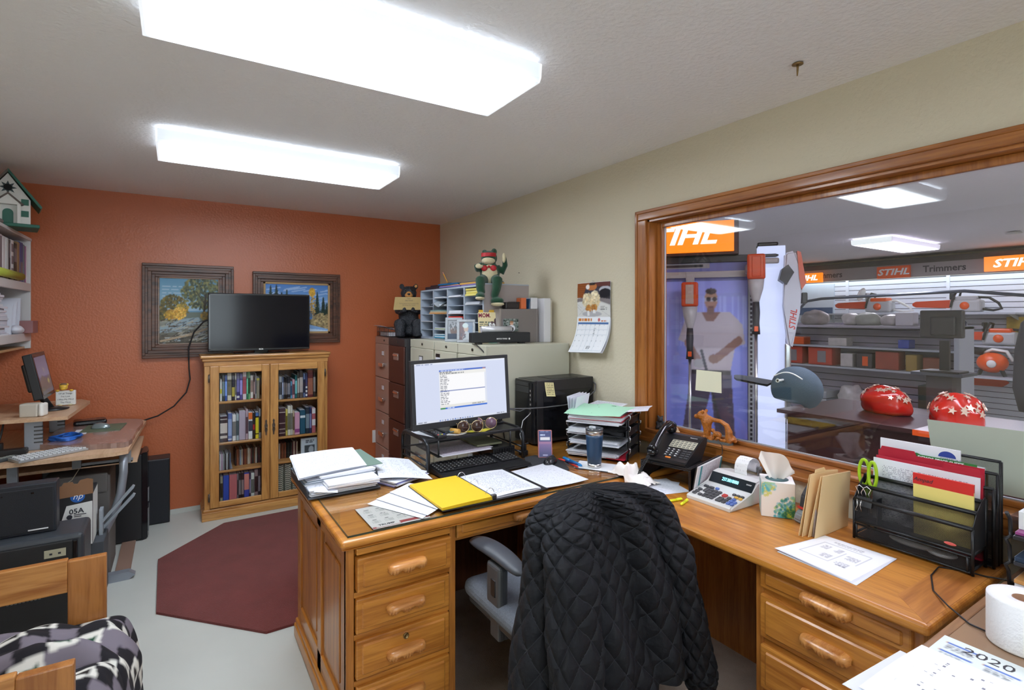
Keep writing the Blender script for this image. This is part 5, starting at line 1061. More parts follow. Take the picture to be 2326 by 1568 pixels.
b = nb(); extr(b, [(x, y, GT) for x, y in ((1.555, 2.33), (1.63, 2.335), (1.69, 2.17), (1.62, 2.03), (1.47, 2.015), (1.46, 2.15))], (0, 0, .0035)); one('mouse_pad', b, mat('charcoal mouse pad', rgb(52, 54, 58), .7), 'charcoal mouse pad under the black mouse', 'mouse pad')
t = thing('computer_mouse', 'black computer mouse on the charcoal pad', 'mouse', (1.605, 2.165, GT + .0036), R(-58))
b = nb(); ell(b, (0, 0, .004), (.031, .056, .032), 22, 12); r_ = [v for v in b.verts if v.co.z < 0]
for v in r_: v.co.z = 0
obj('shell', b, mat('black mouse', (.02, .02, .023), .25), t)
b = nb(); cyl(b, (-.004, .034, .027), (.004, .034, .027), .008, seg=12); obj('wheel', b, DGREY, t)
def pen(name, p0, p1, r, mA, mB, label, cat='pen', grp=None, clip=True):
 p0, p1 = Vector(p0), Vector(p1); L = (p1 - p0).length; rz = math.atan2(p1.y - p0.y, p1.x - p0.x)
 t = thing(name, label, cat, p0, rz, grp)
 b = nb(); tube(b, [(0, 0, r), (L * .08, 0, r), (L * .62, 0, r)], [r * .35, r, r], 12); obj('barrel', b, mA, t)
 b = nb(); tube(b, [(L * .62, 0, r), (L * .95, 0, r), (L, 0, r)], [r * 1.08, r * 1.02, r * .7], 12); bx(b, L * .68, L * .96, -.0014, .0014, r * 1.9, r * 2.25); obj('cap', b, mB, t)
BLUEP = mat('bright blue plastic', rgb(30, 130, 200), .3); REDP = mat('red plastic', rgb(196, 52, 40), .3)
pen('pen', (1.70, 2.03, GT + .0006), (1.715, 2.20, GT + .0006), .0072, BLUEP, BLUEP, 'thick bright blue pen beside the mouse', grp=None)
pen('pen', (1.668, 2.02, GT + .0036), (1.682, 2.15, GT + .0036), .0048, REDP, BLACK, 'red pen with a black cap beside the blue pen')
pen('pen', (1.678, 2.035, GT + .0125), (1.66, 2.17, GT + .0125), .0042, mat('navy pen', rgb(40, 50, 110), .3), REDP, 'navy pen lying across the red pen')
sheet('paper_sheet', [(1.665, 2.05), (1.77, 2.13), (1.905, 1.93), (1.77, 1.88)], GT + .0003, print_mat('leafy note', rgb(238, 240, 242), rgb(130, 180, 70), 5, .3, .03), 'floral note sheet under the blue tumbler', n=4)
t = thing('tumbler', 'navy blue steel tumbler with a clear lid on the desk', 'tumbler', (1.755, 2.0, GT + .0014))
b = nb(); lathe(b, [(.031, 0), (.0335, .002), (.034, .02)], seg=32); obj('base_ring', b, mat('brushed steel', (.62, .61, .6), .3, metal=1), t)
b = nb(); lathe(b, [(.0342, .02), (.037, .06), (.0425, .15), (.0428, .162)], seg=32); obj('body', b, mat('navy powder coat', rgb(38, 66, 96), .35), t)
b = nb(); lathe(b, [(.0428, .162), (.0432, .185), (.041, .187), (.04, .165)], seg=32); obj('rim', b, mat('brushed steel', (.62, .61, .6), .3, metal=1), t)
b = nb(); lathe(b, [(.0435, .183), (.0435, .194), (.036, .196), (.034, .186), (.0005, .185)], seg=32); obj('lid', b, mat('clear grey lid', rgb(70, 74, 80), .08, spec=.8), t)
b = nb(); bx(b, -.012, .012, .0, .03, .186, .2, .004); obj('lid_slider', b, mat('clear slider', rgb(190, 196, 200), .08), t)
t = thing('letter_tray', 'black wire tiered letter trays overflowing with papers between the tower computer and the window', 'letter trays', (1.985, 2.185, GT), R(-61))
zt = [.004, .062, .120, .178]
for i, z in enumerate(zt):
 b = nb(); bx(b, -.16, .16, -.12, .125, z, z + .003); bx(b, -.165, -.16, -.12, .125, z, z + .036, .001); bx(b, .16, .165, -.12, .125, z, z + .036, .001); bx(b, -.165, .165, .122, .127, z, z + .036, .001)
 tr = obj('tray', b, mat('black letter tray', (.02, .021, .024), .3), t)
 for s in (-1, 1):
  for y in (-.1, .1): obj('riser', tube(nb(), [(s * .168, y, z + .03), (s * .178, y, z + .04), (s * .178, y, z + .055), (s * .166, y, z + .06)], .003, 6), mat('chromed riser wire', (.45, .45, .47), .25, metal=.9), tr)
for s in (-1, 1):
 for y in (-.1, .1): obj('post', cyl(nb(), (s * .168, y, 0), (s * .168, y, .21), .003, seg=6), BLACKM, t)
def intray(z, h, n, cols, label, seed, ox=0, oy=0, w=.27, d=.22, top=None):
 M = MATS['tray_root']; c = M @ Vector((ox, oy, z))
 pile('paper_stack', c.x, c.y, c.z, w, d, h, R(-61), label, n, seed, cols, .012, grp='paper stacks in the tiered trays', top=top)
MATS['tray_root'] = MATS[t.name]
intray(.0078, .022, 5, [(220, 222, 230), (230, 232, 238)], 'printed papers in the lowest tier of the wire trays', 11, -.02, -.03, top=PAPER)
intray(.0658, .024, 5, [(220, 222, 230), (226, 228, 234)], 'printed papers in the second tier of the wire trays', 12, -.01, -.02, top=PAPER)
intray(.1238, .03, 6, [(220, 222, 230), (220, 222, 226)], 'papers at the left of the third tier of the wire trays', 13, -.075, -.03, .15, .24)
intray(.1818, .05, 8, [(220, 222, 230), (236, 238, 244), (220, 222, 230), (196, 60, 70)], 'thick white paper stack in the top tier of the wire trays', 14, -.01, -.02, .29, .24, WHITE)
M = MATS['tray_root']
b = nb(); bx(b, .06, .158, -.14, .1, .0075, .0105, M=M); one('folder', b, mat('red folder', rgb(190, 40, 60), .5), 'red folder corner at the right of the lowest tray tier', 'folder')
b = nb()
ell(b, M @ Vector((.08, -.03, .143)), (.068, .06, .026)); ell(b, M @ Vector((.02, -.06, .14)), (.04, .04, .018)); ell(b, M @ Vector((.1, .03, .14)), (.05, .05, .018)); tube(b, [M @ Vector((x, -.095 + .01 * math.sin(30 * x), .135 + .008 * math.sin(40 * x))) for x in (0, .03, .06, .09, .12, .14)], .014, 8)
one('cloth_pouch', b, mat('black cloth', (.014, .014, .017), .9, bump=.6, bscale=60), 'crumpled black cloth pouch in the third tray tier', 'pouch')
def topsheet(u, v, x0, x1, y0, y1, f, rz=0.):
 p = Vector((x0 + (x1 - x0) * u, y0 + (y1 - y0) * v, 0)); p.rotate(Matrix.Rotation(rz, 3, 'Z')); return M @ Vector((p.x, p.y, f(u, v)))
b = nb(); grid(b, 12, 10, lambda u, v: topsheet(u, v, -.03, .25, -.1, .1, lambda u, v: .243 + .02 * u * u + .004 * math.sin(5 * v), .12)); one('paper_sheet', b, PAPER2, 'white form hanging off the right side of the wire trays toward the window', 'paper')
b = nb(); grid(b, 12, 10, lambda u, v: topsheet(u, v, -.14, .06, -.02, .17, lambda u, v: .238 + .016 * v, -.2)); one('paper_sheet', b, PAPER, 'printed white sheet at the back on top of the wire trays', 'paper')
GP = print_mat('green form', rgb(166, 214, 184), rgb(70, 110, 90), 14, .3, .12, word=10)
t = thing('packing_list', 'pale green packing list draped on top of the wire trays', 'paper', M @ Vector((0, -.03, .24)), R(-61))
fz = lambda u, v: .018 - .030 * (1 - v) ** 2 * (1 - .3 * u) + .012 * math.exp(-((u - .5) / .15) ** 2) * v
b = nb(); grid(b, 14, 12, lambda u, v: (-.155 + .31 * u + .03 * (v - .5), -.13 + .2 * v - .02 * math.sin(PI * u), fz(u, v))); obj('sheet', b, GP, t)
text('lettering', 'Packing List', .022, frame((.02, .025, .0222), (1, .05, 0), (-.05, 1, -.04)), mat('dark green print', rgb(30, 66, 50), .5), t, world=False, bold=.0006)
b = nb()
for k in range(4): bx(b, -.1, .1, 0, .0012, 0, .13, M=M @ Matrix.Translation((-.158 + .006 * k, .0, .1818 + .0)) @ Matrix.Rotation(R(90), 4, 'Z') @ Matrix.Rotation(R(-8 + 6 * k), 4, 'X'))
one('card_stack', b, [WHITE], 'white cards standing at the left end of the top tray tier', 'cards')
b = nb(); bx(b, .1, .175, -.155, .05, .2185, .2215, M=M); b.free()
# ================================================================ ON THE RETURN DESK
b = nb(); rr = random.Random(4)
def tis(u, v):
 x, y = u - .5, v - .5; n1 = noise.noise(Vector((u * 3.1, v * 2.3, 1.2))); n2 = noise.noise(Vector((u * 7, v * 6, 4.)))
 return (1.80 - .13 * x + .02 * n1 + .03 * y, 1.775 - .18 * y + .02 * n2, RT + .008 + .045 * (1 - (2 * abs(x)) ** 2) * (.7 + .8 * abs(n1) + .6 * n2) * (1 - abs(2 * y) ** 3) + .02 * abs(n2) + (.022 if y < -.1 else .0) * 0)
def tis2(u, v):
 p = Vector(tis(u, v)); d = p.y - 1.79
 if d > -.012: p.z += GT - RT + .004
 return p
grid(b, 26, 30, tis2); one('crumpled_tissue', b, mat('white tissue', rgb(236, 230, 226), .8), 'crumpled white tissue lying where the two desks meet, beside the phone', 'tissue')
t = thing('phone_riser', 'glossy black phone riser on the corner of the return desk', 'riser', (1.885, 1.665, RT + .0006), R(-76))
b = nb(); bx(b, -.125, .125, 0, .265, .088, .1, .003); obj('top_panel', b, mat('glossy black laminate', (.012, .012, .013), .08), t)
for s in (-1, 1):
 b = nb(); bx(b, s * .119 - .006, s * .119 + .006, 0, .265, 0, .09, .002); obj('side_panel', b, BLACKG, t)
b = nb(); bx(b, -.11, .11, .255, .262, .04, .09); obj('back_panel', b, BLACKG, t)
t = thing('desk_telephone', 'black office desk telephone with handset resting on the glossy riser', 'telephone', (1.885 + .02, 1.665 + .01, RT + .1012), R(-76))
b = nb(); extr(b, [(-.10, -.01, 0), (-.10, -.01, .016), (-.10, .02, .024), (-.10, .17, .098), (-.10, .22, .096), (-.10, .22, .07), (-.10, .16, 0)], (.2, 0, 0)); bmesh.ops.bevel(b, geom=list(b.edges), offset=.004, segments=2, affect='EDGES'); obj('body', b, BLACK, t)
Mt = frame((0, .02, .0245), (1, 0, 0), (0, .15, .074))
b = nb()
for i in range(3):
 for j in range(4): bx(b, -.028 + i * .024, -.011 + i * .024, .006 + j * .0145, .0165 + j * .0145, -.001, .004, .0012, seg=1, M=Mt)
for j in range(5): bx(b, .05, .066, .004 + j * .015, .013 + j * .015, -.001, .0028, .001, seg=1, M=Mt)
for j in range(4): bx(b, .072, .09, .004 + j * .015, .013 + j * .015, -.001, .0028, .001, seg=1, M=Mt)
k_ = obj('keypad', b, DGREY, t)
b = nb()
for i in range(3):
 for j in range(4): bx(b, -.023 + i * .024, -.016 + i * .024, .0095 + j * .0145, .0135 + j * .0145, .004, .0043, M=Mt)
obj('key_legends', b, WPRINT, k_)
b = nb(); bx(b, -.012, .014, -.009, -.001, 0, .004, .001, M=Mt); obj('orange_key', b, mat('orange key', rgb(226, 130, 50), .4), t)
b = nb(); bx(b, -.03, .092, .074, .128, 0, .0015, M=Mt); lp = obj('label_panel', b, mat('ivory label strip', rgb(186, 182, 160), .5), t)
b = nb()
for i in range(6):
 for j in range(4): bx(b, -.027 + i * .02, -.012 + i * .02, .079 + j * .013, .085 + j * .013, .0015, .0022, M=Mt)
obj('label_print', b, mat('label ink', (.12, .12, .11), .6), lp)
text('logo', 'Panasonic', .009, Mt @ Matrix.Translation((.06, .158, .0006)), mat('silver logo', (.6, .6, .62), .4), t, world=False)
b = nb(); pts = [(-.068, -.012 + .0, .046), (-.068, .005, .06), (-.068, .05, .096), (-.068, .11, .13), (-.068, .165, .142), (-.068, .195, .13)]
tube(b, pts, [.024, .023, .017, .017, .022, .024], 14); ell(b, (-.068, .0, .04), (.026, .03, .022)); ell(b, (-.068, .185, .12), (.026, .028, .024)); obj('handset', b, BLACKG, t)
b = nb(); coil = []
for i in range(150):
 s = i / 149; base = Vector((-.07 - .055 * s, -.03 - .045 * math.sin(PI * s * .9), .03 - .115 * min(1, s * 1.5))); a_ = i * 1.15
 coil.append(base + Vector((.007 * math.cos(a_), .0, .007 * math.sin(a_))) + Vector((0, .003 * math.sin(a_), 0)))
tube(b, coil, .0016, 5); obj('coiled_cord', b, BLACK, t)
b = nb(); tube(b, [(2.175, 1.60, RT + .19), (2.19, 1.585, RT + .16), (2.185, 1.58, RT + .125), (2.16, 1.59, RT + .104)], .0018, 6); one('phone_line', b, BLACK, 'thin black phone line behind the desk telephone', 'cord')
sheet('paper_sheet', [(1.79, 1.80 - .02), (1.98, 1.74), (1.92, 1.55), (1.74, 1.60)], RT + .0005, PAPER3, 'white sheet sliding out from under the phone riser', n=6)
sheet('paper_sheet', [(1.80, 1.70), (1.92, 1.76), (1.98, 1.66), (1.85, 1.57)], RT + .002, PAPER2, 'second sheet under the phone riser', n=4)
t = thing('ledger', 'pink and white ruled ledger pad standing between the riser and the calculator', 'ledger', (2.02, 1.545, RT + .0006), R(14))
Ml = Matrix.Rotation(R(10), 4, 'X')
b = nb(); bx(b, -.125, .13, 0, .006, 0, .125, M=Ml); obj('pad', b, mat('pale ledger paper', rgb(204, 202, 204), .6), t)
b = nb(); quad(b, Ml @ Vector((-.09, -.0006, .002)), (.2, 0, 0), Ml.to_3x3() @ Vector((0, 0, .12))); obj('ruled_page', b, print_mat('ledger print', rgb(202, 194, 198), rgb(150, 140, 146), 16, .5, .02, cols=7), t)
b = nb(); bx(b, -.1, -.085, -.001, .0, .001, .124, M=Ml); bx(b, .115, .13, -.001, .0, .001, .124, M=Ml); obj('teal_stripe', b, mat('teal ink', rgb(64, 128, 132), .5), t)
b = nb(); bx(b, -.12, .12, .009, .014, 0, .128, M=Ml); obj('backing', b, BLACK, t)
M_HL = mat('highlighter yellow', rgb(226, 232, 30), .4)
pen('highlighter', (1.722, 1.512, RT + .0004), (1.80, 1.497, RT + .0004), .0055, M_HL, M_HL, 'left yellow highlighter lying in front of the calculator', 'highlighter')
pen('highlighter', (1.742, 1.455, RT + .0004), (1.812, 1.478, RT + .0004), .0055, M_HL, M_HL, 'yellow highlighter nearest the calculator', 'highlighter')
t = thing('printing_calculator', 'white printing calculator with a lit blue display and paper roll on the return desk', 'calculator', (1.845, 1.405, RT + .0006), R(-90))
CW = mat('off white calculator plastic', rgb(206, 206, 204), .4)
b = nb(); extr(b, [(-.11, 0, 0), (-.11, 0, .012), (-.11, .006, .018), (-.11, .145, .046), (-.11, .175, .088), (-.11, .21, .094), (-.11, .30, .080), (-.11, .315, .06), (-.11, .315, 0)], (.22, 0, 0)); bmesh.ops.bevel(b, geom=[e for e in b.edges if abs((e.verts[0].co - e.verts[1].co).x) < 1e-5], offset=.006, segments=3, affect='EDGES'); obj('body', b, CW, t)
Mk = frame((0, .0, .0165), (1, 0, 0), (0, .139, .028))
def keys(name, lst, m):
 b = nb()
 for x, y, w_, h_ in lst: bx(b, x, x + w_, y, y + h_, -.002, .007, .002, seg=1, M=Mk)
 obj(name, b, m, t)
dk = [(-.045 + i * .019, .018 + j * .019, .016, .015) for i in range(3) for j in range(4)] + [(-.064, .018, .016, .015), (-.066, .056, .016, .034), (.022, .018, .024, .034), (.05, .018, .016, .015), (.05, .037, .016, .015), (.05, .056, .016, .015), (-.09, .094, .022, .014), (-.064, .094, .022, .014)] + [(-.092 + .0, .056 - .019 * j, .018, .014) for j in range(3)]
keys('keypad', dk + [(.05 + i * .018, .094, .015, .012) for i in range(3)], mat('charcoal key', (.045, .045, .05), .4))
keys('blue_keys', [(.072, .018 + j * .019, .015, .015) for j in range(3)] + [(.09, .018, .014, .015), (.09, .037, .014, .015), (-.036, .1, .016, .012)], mat('blue key', rgb(80, 108, 176), .4))
keys('red_key', [(.022, .062, .02, .02)], mat('red key', rgb(180, 44, 40), .4)); keys('yellow_keys', [(.07, .076, .016, .013), (.09, .076, .014, .013)], mat('mustard key', rgb(206, 160, 60), .4))
b = nb(); q0, q1 = Vector((0, .1475, .0478)), Vector((0, .1745, .0865)); n_ = Vector((0, -.82, .57)) * .0012
b = nb(); bx(b, -.104, .104, 0, (q1 - q0).length, 0, .002, .0005, M=frame(q0, (1, 0, 0), q1 - q0)); dsp = obj('display_window', b, mat('smoked display window', (.01, .016, .022), .08), t)
Md = frame(q0, (1, 0, 0), q1 - q0)
text('digits', '237.0010000', .021, Md @ Matrix.Translation((-.006, .025, .0026)), emis('cyan digits', (.15, .85, 1.), 2.2), dsp, world=False, sx=.72)
text('logo', 'SHARP', .008, Md @ Matrix.Translation((.08, .03, .0024)), WPRINT, dsp, world=False)
b = nb(); tube(b, [(-.03, .30, .112), (.03, .30, .112)], .02, 20); rl = obj('paper_roll', b, WHITE, t)
TP = [(.225, .090), (.222, .112), (.226, .134), (.24, .152), (.262, .16), (.285, .156), (.303, .144), (.312, .13), (.308, .118)]
def tp(u, v):
 q = v * 7.999; i = int(q); f = q - i; return (-.03 + .06 * u + .006 * v, TP[i][0] * (1 - f) + TP[i + 1][0] * f, TP[i][1] * (1 - f) + TP[i + 1][1] * f)
b = nb(); grid(b, 4, 32, tp); obj('tape', b, print_mat('tally tape', rgb(236, 236, 238), rgb(190, 190, 196), 12, .4, .06, word=20), rl)
b = nb(); cyl(b, (-.036, .30, .112), (.05, .30, .112), .008, seg=12); bx(b, -.037, -.033, .285, .315, .07, .122, .002); bx(b, .038, .042, .285, .315, .07, .122, .002); obj('roll_spindle', b, GREY, t)
t = thing('tissue_box', 'square tissue box with blue and green floral print on the return desk', 'tissue box', (2.0, 1.2, RT + .0006), R(-54))
TBX = mat('white printed carton', rgb(232, 228, 224), .5)
b = nb(); bx(b, -.059, .059, -.055, .055, 0, .135, .002); obj('carton', b, TBX, t)
a = Art(80, 90, (.92, .9, .88))
def flower(cx, cy, n, L0, th0, th1, cols):
 for i in range(n):
  th = th0 + (th1 - th0) * a.r.uniform(); L = L0 * a.r.uniform(.5, 1); c = cols[a.r.randint(len(cols))]
  for s in range(5): a.el(cx + math.cos(th) * L * s / 5, cy + math.sin(th) * L * s / 5, .014 + .008 * s, .014 + .008 * s, c, .6)
flower(.95, .98, 70, .75, PI * .95, PI * 1.55, [(.2, .55, .62), (.35, .68, .74), (.6, .78, .4), (.12, .45, .42), (.5, .76, .82)]); flower(.95, .98, 30, .4, PI * .95, PI * 1.55, [(.1, .4, .35), (.75, .78, .25)])
flower(.05, .0, 40, .5, 0, PI * .6, [(.35, .7, .78), (.55, .8, .82), (.8, .8, .35)])
picture('floral_print', a.a, (-.058, -.0556, .001), (.116, 0, 0), (0, 0, .133), PICM, t, world=False)
a2 = Art(50, 60, (.85, .86, .86)); a = a2; flower(.1, .9, 40, .7, -PI * .5, PI * .1, [(.2, .55, .62), (.35, .68, .74), (.6, .78, .4)]); flower(.9, .1, 30, .5, PI * .5, PI * 1.1, [(.15, .5, .6), (.2, .6, .65)])
picture('floral_print', a.a, (.0596, -.054, .001), (0, .108, 0), (0, 0, .133), PICM, t, world=False); picture('floral_print', a.a, (-.0596, .054, .001), (0, -.108, 0), (0, 0, .133), PICM, t, world=False)
b = nb(); lathe(b, [(.042, .1353), (.001, .1354)], seg=24); obj('opening', b, mat('opening shade', rgb(90, 120, 126), .6), t)
def ts(u, v):
 x = (u - .5); r0 = .02 + .05 * v ** 1.1; return Vector((x * (.05 + .10 * v) + .012 * math.sin(9 * u + 2) * v, .012 * math.sin(11 * u) * (.4 + v) + .02 * v * math.cos(5 * u), .132 + .115 * v * (1 - .55 * abs(2 * x + .25) ** 1.4) + .006 * math.sin(14 * u)))
b = nb(); grid(b, 36, 16, ts); grid(b, 30, 12, lambda u, v: ts(1 - u, v * .85) + Vector((.008, .016 + .01 * v, .004))); obj('tissue', b, mat('white tissue', rgb(236, 230, 226), .8), t)
t = thing('stapler', 'silver and black heavy stapler standing behind the manila folders', 'stapler', (2.0, 1.085, RT + .0006), R(-20))
b = nb(); extr(b, [(-.035, -.02, 0), (-.04, -.02, .012), (-.034, -.02, .035), (-.015, -.02, .05), (.02, -.02, .055), (.04, -.02, .03), (.04, -.02, 0)], (0, .04, 0)); bmesh.ops.bevel(b, geom=list(b.edges), offset=.005, segments=2, affect='EDGES'); obj('base', b, mat('satin silver plastic', rgb(150, 156, 160), .3, metal=.5), t)
b = nb(); extr(b, [(-.02, -.017, .05), (-.012, -.017, .10), (.01, -.017, .135), (.04, -.017, .15), (.045, -.017, .12), (.03, -.017, .05)], (0, .034, 0)); bmesh.ops.bevel(b, geom=list(b.edges), offset=.006, segments=2, affect='EDGES'); obj('handle', b, mat('black rubber grip', (.03, .03, .034), .5), t)
b = nb(); bx(b, -.024, .034, -.0185, .0185, .052, .06, .002); obj('red_band', b, REDP, t)
MAN = mat('manila card', rgb(226, 196, 146), .6, var=.03, vscale=8)
def folderp(y, x0, x1, z1, lean, open_, label, tabx=None):
 b = nb(); s = .055
 for k, dy in ((0, 0), (1, open_)):
  pts = [(x0, y + dy, RT + .001), (x1, y + dy * .1, RT + .001), (x1 + .02, y + lean + dy * .1, z1 - .01), (x0 + s, y + lean + dy * .3, z1)]
  if tabx and k: pts = pts[:3] + [(tabx + .07, y + lean + dy * .3, z1), (tabx + .06, y + lean + dy * .3, z1 + .012), (tabx, y + lean + dy * .3, z1 + .012), (tabx - .005, y + lean + dy * .3, z1)] + pts[3:]
  extr(b, pts, (0, .0012, 0))
 return one('file_folder', b, MAN, label, 'folder', 'manila folders standing on the return desk')
folderp(.985, 1.87, 2.10, .955, .0, .022, 'manila folder standing nearest the camera beside the black mesh organizer')
folderp(1.02, 1.855, 2.08, .955, .0, .012, 'tan manila folder with a tab standing between the stapler and the near folder', 1.95)
b = nb(); extr(b, [(1.885, .999, RT + .001), (1.96, .999, RT + .001), (1.935, .999, .89), (1.90, .999, .83)], (0, .0008, 0)); one('paper_sheet', b, mat('lavender paper', rgb(190, 188, 204), .6), 'lavender sheet peeking from the open manila folder', 'paper')
t = thing('desk_organizer', 'black mesh desk organizer holding papers and folders by the window', 'desk organizer', (2.05, .755, RT + .0006))
OY0, OY1 = .592, .918; FR = .0045
def rail(p, q, r=FR): return tube(nb(), [p, q], r, 8)
def fr(name, segs, m=BLACKM, r=FR):
 b = nb()
 for p, q in segs: tube(b, [p, q], r, 8)
 return obj(name, b, m, t, True)
x0, x1 = 2.0, 2.105
fr('lower_frame', [((x0, y, RT + .003), (x0, y, .885)) for y in (OY0, OY1)] + [((x1, y, RT + .003), (x1, y, .957)) for y in (OY0, OY1)] + [((x0, OY0, .81), (x0, OY1, .81)), ((x1, OY0, .81), (x1, OY1, .81))] + [((x0, y, .81), (x1, y, .81)) for y in (OY0, OY1)] + [((x0, y, RT + .02), (x1, y, RT + .02)) for y in (OY0, OY1)])
fr('front_rail', [((x0, OY0, .886), (x0, OY1, .886))], r=.007); fr('middle_rail', [((2.035, OY0, .926), (2.035, OY1, .926))], r=.007); fr('back_rail', [((2.075, OY0, .955), (2.075, OY1, .955))], r=.007)
for y in (OY0, OY1):
 b = nb(); extr(b, [(x0, y - .001, .81), (x1, y - .001, .81), (x1, y - .001, .965), (2.075, y - .001, .958), (2.035, y - .001, .93), (x0, y - .001, .888)], (0, .002, 0)); obj('side_plate', b, mat('dark steel side', (.03, .03, .033), .4), t, True)
b = nb(); mquad(b, (x0, OY1, .812), (0, OY0 - OY1, 0), (0, 0, .072)); obj('front_mesh', b, MESHM, t, True, recalc=False)
b = nb(); mquad(b, (2.035, OY1, .812), (0, OY0 - OY1, 0), (0, 0, .112)); obj('middle_mesh', b, MESHM, t, True, recalc=False)
b = nb(); mquad(b, (2.075, OY1, .812), (0, OY0 - OY1, 0), (0, 0, .142)); obj('back_mesh', b, MESHM, t, True, recalc=False)
b = nb(); bx(b, x0 + .004, x1, OY0 + .004, OY1 - .004, .806, .81); bx(b, x0 + .003, x1, OY0 + .006, OY1 - .006, RT + .014, RT + .017); obj('floor_plate', b, BLACKM, t, True)
b = nb(); mquad(b, (x0, OY1 - .004, RT + .008), (0, OY0 - OY1 + .008, 0), (0, 0, .052)); d = obj('drawer_front', b, MESHM, t, True, recalc=False)
fr('drawer_frame', [((x0 - .001, OY0 + .005, RT + .01), (x0 - .001, OY1 - .005, RT + .01)), ((x0 - .001, OY0 + .005, .8), (x0 - .001, OY1 - .005, .8)), ((x0 - .001, OY0 + .012, RT + .008), (x0 - .001, OY0 + .012, .8)), ((x0 - .001, OY1 - .008, RT + .008), (x0 - .001, OY1 - .008, .8))], r=.0035)
b = nb(); bx(b, 2.002, 2.035, .846, .849, .812, .9); obj('compartment_wall', b, BLACKM, t, True)
b = nb(); ell(b, (x0 - .0045, .645, .826), (.001, .016, .005), 16, 8); obj('maker_badge', b, mat('coral badge', rgb(216, 100, 96), .4), t, True)
b = nb(); ell(b, (2.05, .76, RT + .03), (.03, .07, .014)); ell(b, (2.04, .68, RT + .028), (.03, .04, .011)); one('bagged_refills', b, mat('clear plastic bag', rgb(190, 194, 196), .3), 'clear bag of small refills in the drawer of the black mesh organizer', 'bag')
t = thing('file_sorter', 'taller black mesh file sorter standing behind the mesh organizer against the window sill', 'file sorter', (2.145, .75, RT + .0006))
def fr2(name, segs, r=FR):
 b = nb()
 for p, q in segs: tube(b, [p, q], r, 8)
 return obj(name, b, BLACKM, t, True)
for x, zt_ in ((2.115, .99), (2.15, 1.03), (2.178, 1.065)):
 fr2('frame', [((x, .575, RT + .003), (x, .575, zt_)), ((x, .9, RT + .003), (x, .9, zt_)), ((x, .575, zt_), (x, .9, zt_))], .005)
 b = nb(); mquad(b, (x, .9, RT + .02), (0, -.325, 0), (0, 0, zt_ - RT - .02)); obj('mesh_divider', b, MESHM, t, True, recalc=False)
b = nb(); extr(b, [(2.118, .573, RT + .003), (2.178, .573, RT + .003), (2.178, .573, 1.065), (2.15, .573, .95), (2.118, .573, .88)], (0, .002, 0)); bx(b, 2.115, 2.178, .575, .9, RT + .004, RT + .008); obj('side_plate', b, mat('dark steel side', (.03, .03, .033), .4), t, True)
t = thing('legal_pad', 'small yellow legal pad with a red top standing in the black mesh organizer', 'notepad', (2.05, .69, .8106))
b = nb(); extr(b, [(2.043, .60, .8106), (2.043, .757, .8106), (2.052, .762, 1.0), (2.052, .605, 1.0)], (.006, 0, 0)); obj('sheets', b, mat('yellow ruled paper', rgb(226, 208, 120), .55), t, True)
b = nb(); extr(b, [(2.0505, .6045, .972), (2.0505, .7622, .972), (2.052, .7625, 1.006), (2.052, .6045, 1.006)], (.008, 0, 0)); obj('red_binding', b, mat('red binding', rgb(204, 44, 40), .4), t, True)
text('lettering', 'Ampad', .018, frame((2.0502, .735, .988), (0, -1, 0), (.05, 0, 1)), DPRINT, t, shear=.3, extrude=.0002)
b = nb()
for i in range(7): bx(b, 2.0472 + i * .00125, 2.0476 + i * .00125, .606, .757, .83 + i * .02, .8306 + i * .02)
b.free()
def upright(name, x, y0, y1, z0, z1, m, label, cat='paper', lean=.015, th=.0025, grp=None, tab=None, top=None):
 b = nb(); pts = [(x, y1, z0), (x, y0, z0), (x + lean, y0, z1), (x + lean, y1, z1 + .0)]
 if tab: pts = pts[:3] + [(x + lean, tab[0], z1), (x + lean, tab[0] + .006, z1 + .015), (x + lean, tab[1] - .006, z1 + .015), (x + lean, tab[1], z1)] + pts[3:]
 extr(b, pts, (th, 0, 0)); b2 = b
 if top: quad(b, (x - .0006, y1 - .002, z0), (0, y0 - y1 + .004, 0), (lean, 0, z1 - z0 - .002), 1)
 return one(name, b, [m] + ([top] if top else []), label, cat, grp)
REDF = mat('red folder card', rgb(176, 28, 52), .5)
upright('paper_stack', 2.079, .60, .895, .8106, 1.022, WHITE, 'printed white sheets standing in the front of the tall slot of the mesh organizer', top=PAPER, lean=.01, th=.004)
upright('file_folder', 2.086, .595, .89, .8106, 1.03, REDF, 'red folder with tabs just behind the white sheets in the mesh organizer', 'folder', .012, .002, None, (.6, .70))
upright('paper_stack', 2.091, .60, .80, .8106, 1.02, WHITE, 'curved white sheets between the two red folders in the mesh organizer', lean=.014, th=.004)
upright('file_folder', 2.118, .60, .895, RT + .009, 1.045, REDF, 'red folder with a left tab in the tall file sorter', 'folder', .008, .002, None, (.78, .89))
t = thing('file_folder', 'green folder labelled price sheet in the tall file sorter', 'folder', (2.126, .7, RT + .009))
b = nb(); extr(b, [(2.124, .86, RT + .009), (2.124, .62, RT + .009), (2.131, .62, 1.052), (2.131, .77, 1.052), (2.131, .78, 1.056), (2.131, .86, 1.052)], (.0015, 0, 0)); obj('card', b, mat('green folder card', rgb(52, 122, 62), .5), t, True)
text('lettering', 'DEMOS PRICE SHEET', .0135, frame((2.1295, .715, 1.043), (0, -1, 0), (.03, 0, 1)), WPRINT, t, extrude=.0002, bold=.0005)
t = thing('brochure_stack', 'white brochures with a blue half round emblem at the back of the tall file sorter', 'brochures', (2.14, .75, RT + .009))
b = nb(); extr(b, [(2.136, .895, RT + .009), (2.136, .665, RT + .009), (2.141, .665, 1.085), (2.141, .895, 1.085)], (.006, 0, 0)); obj('sheets', b, WHITE, t, True)
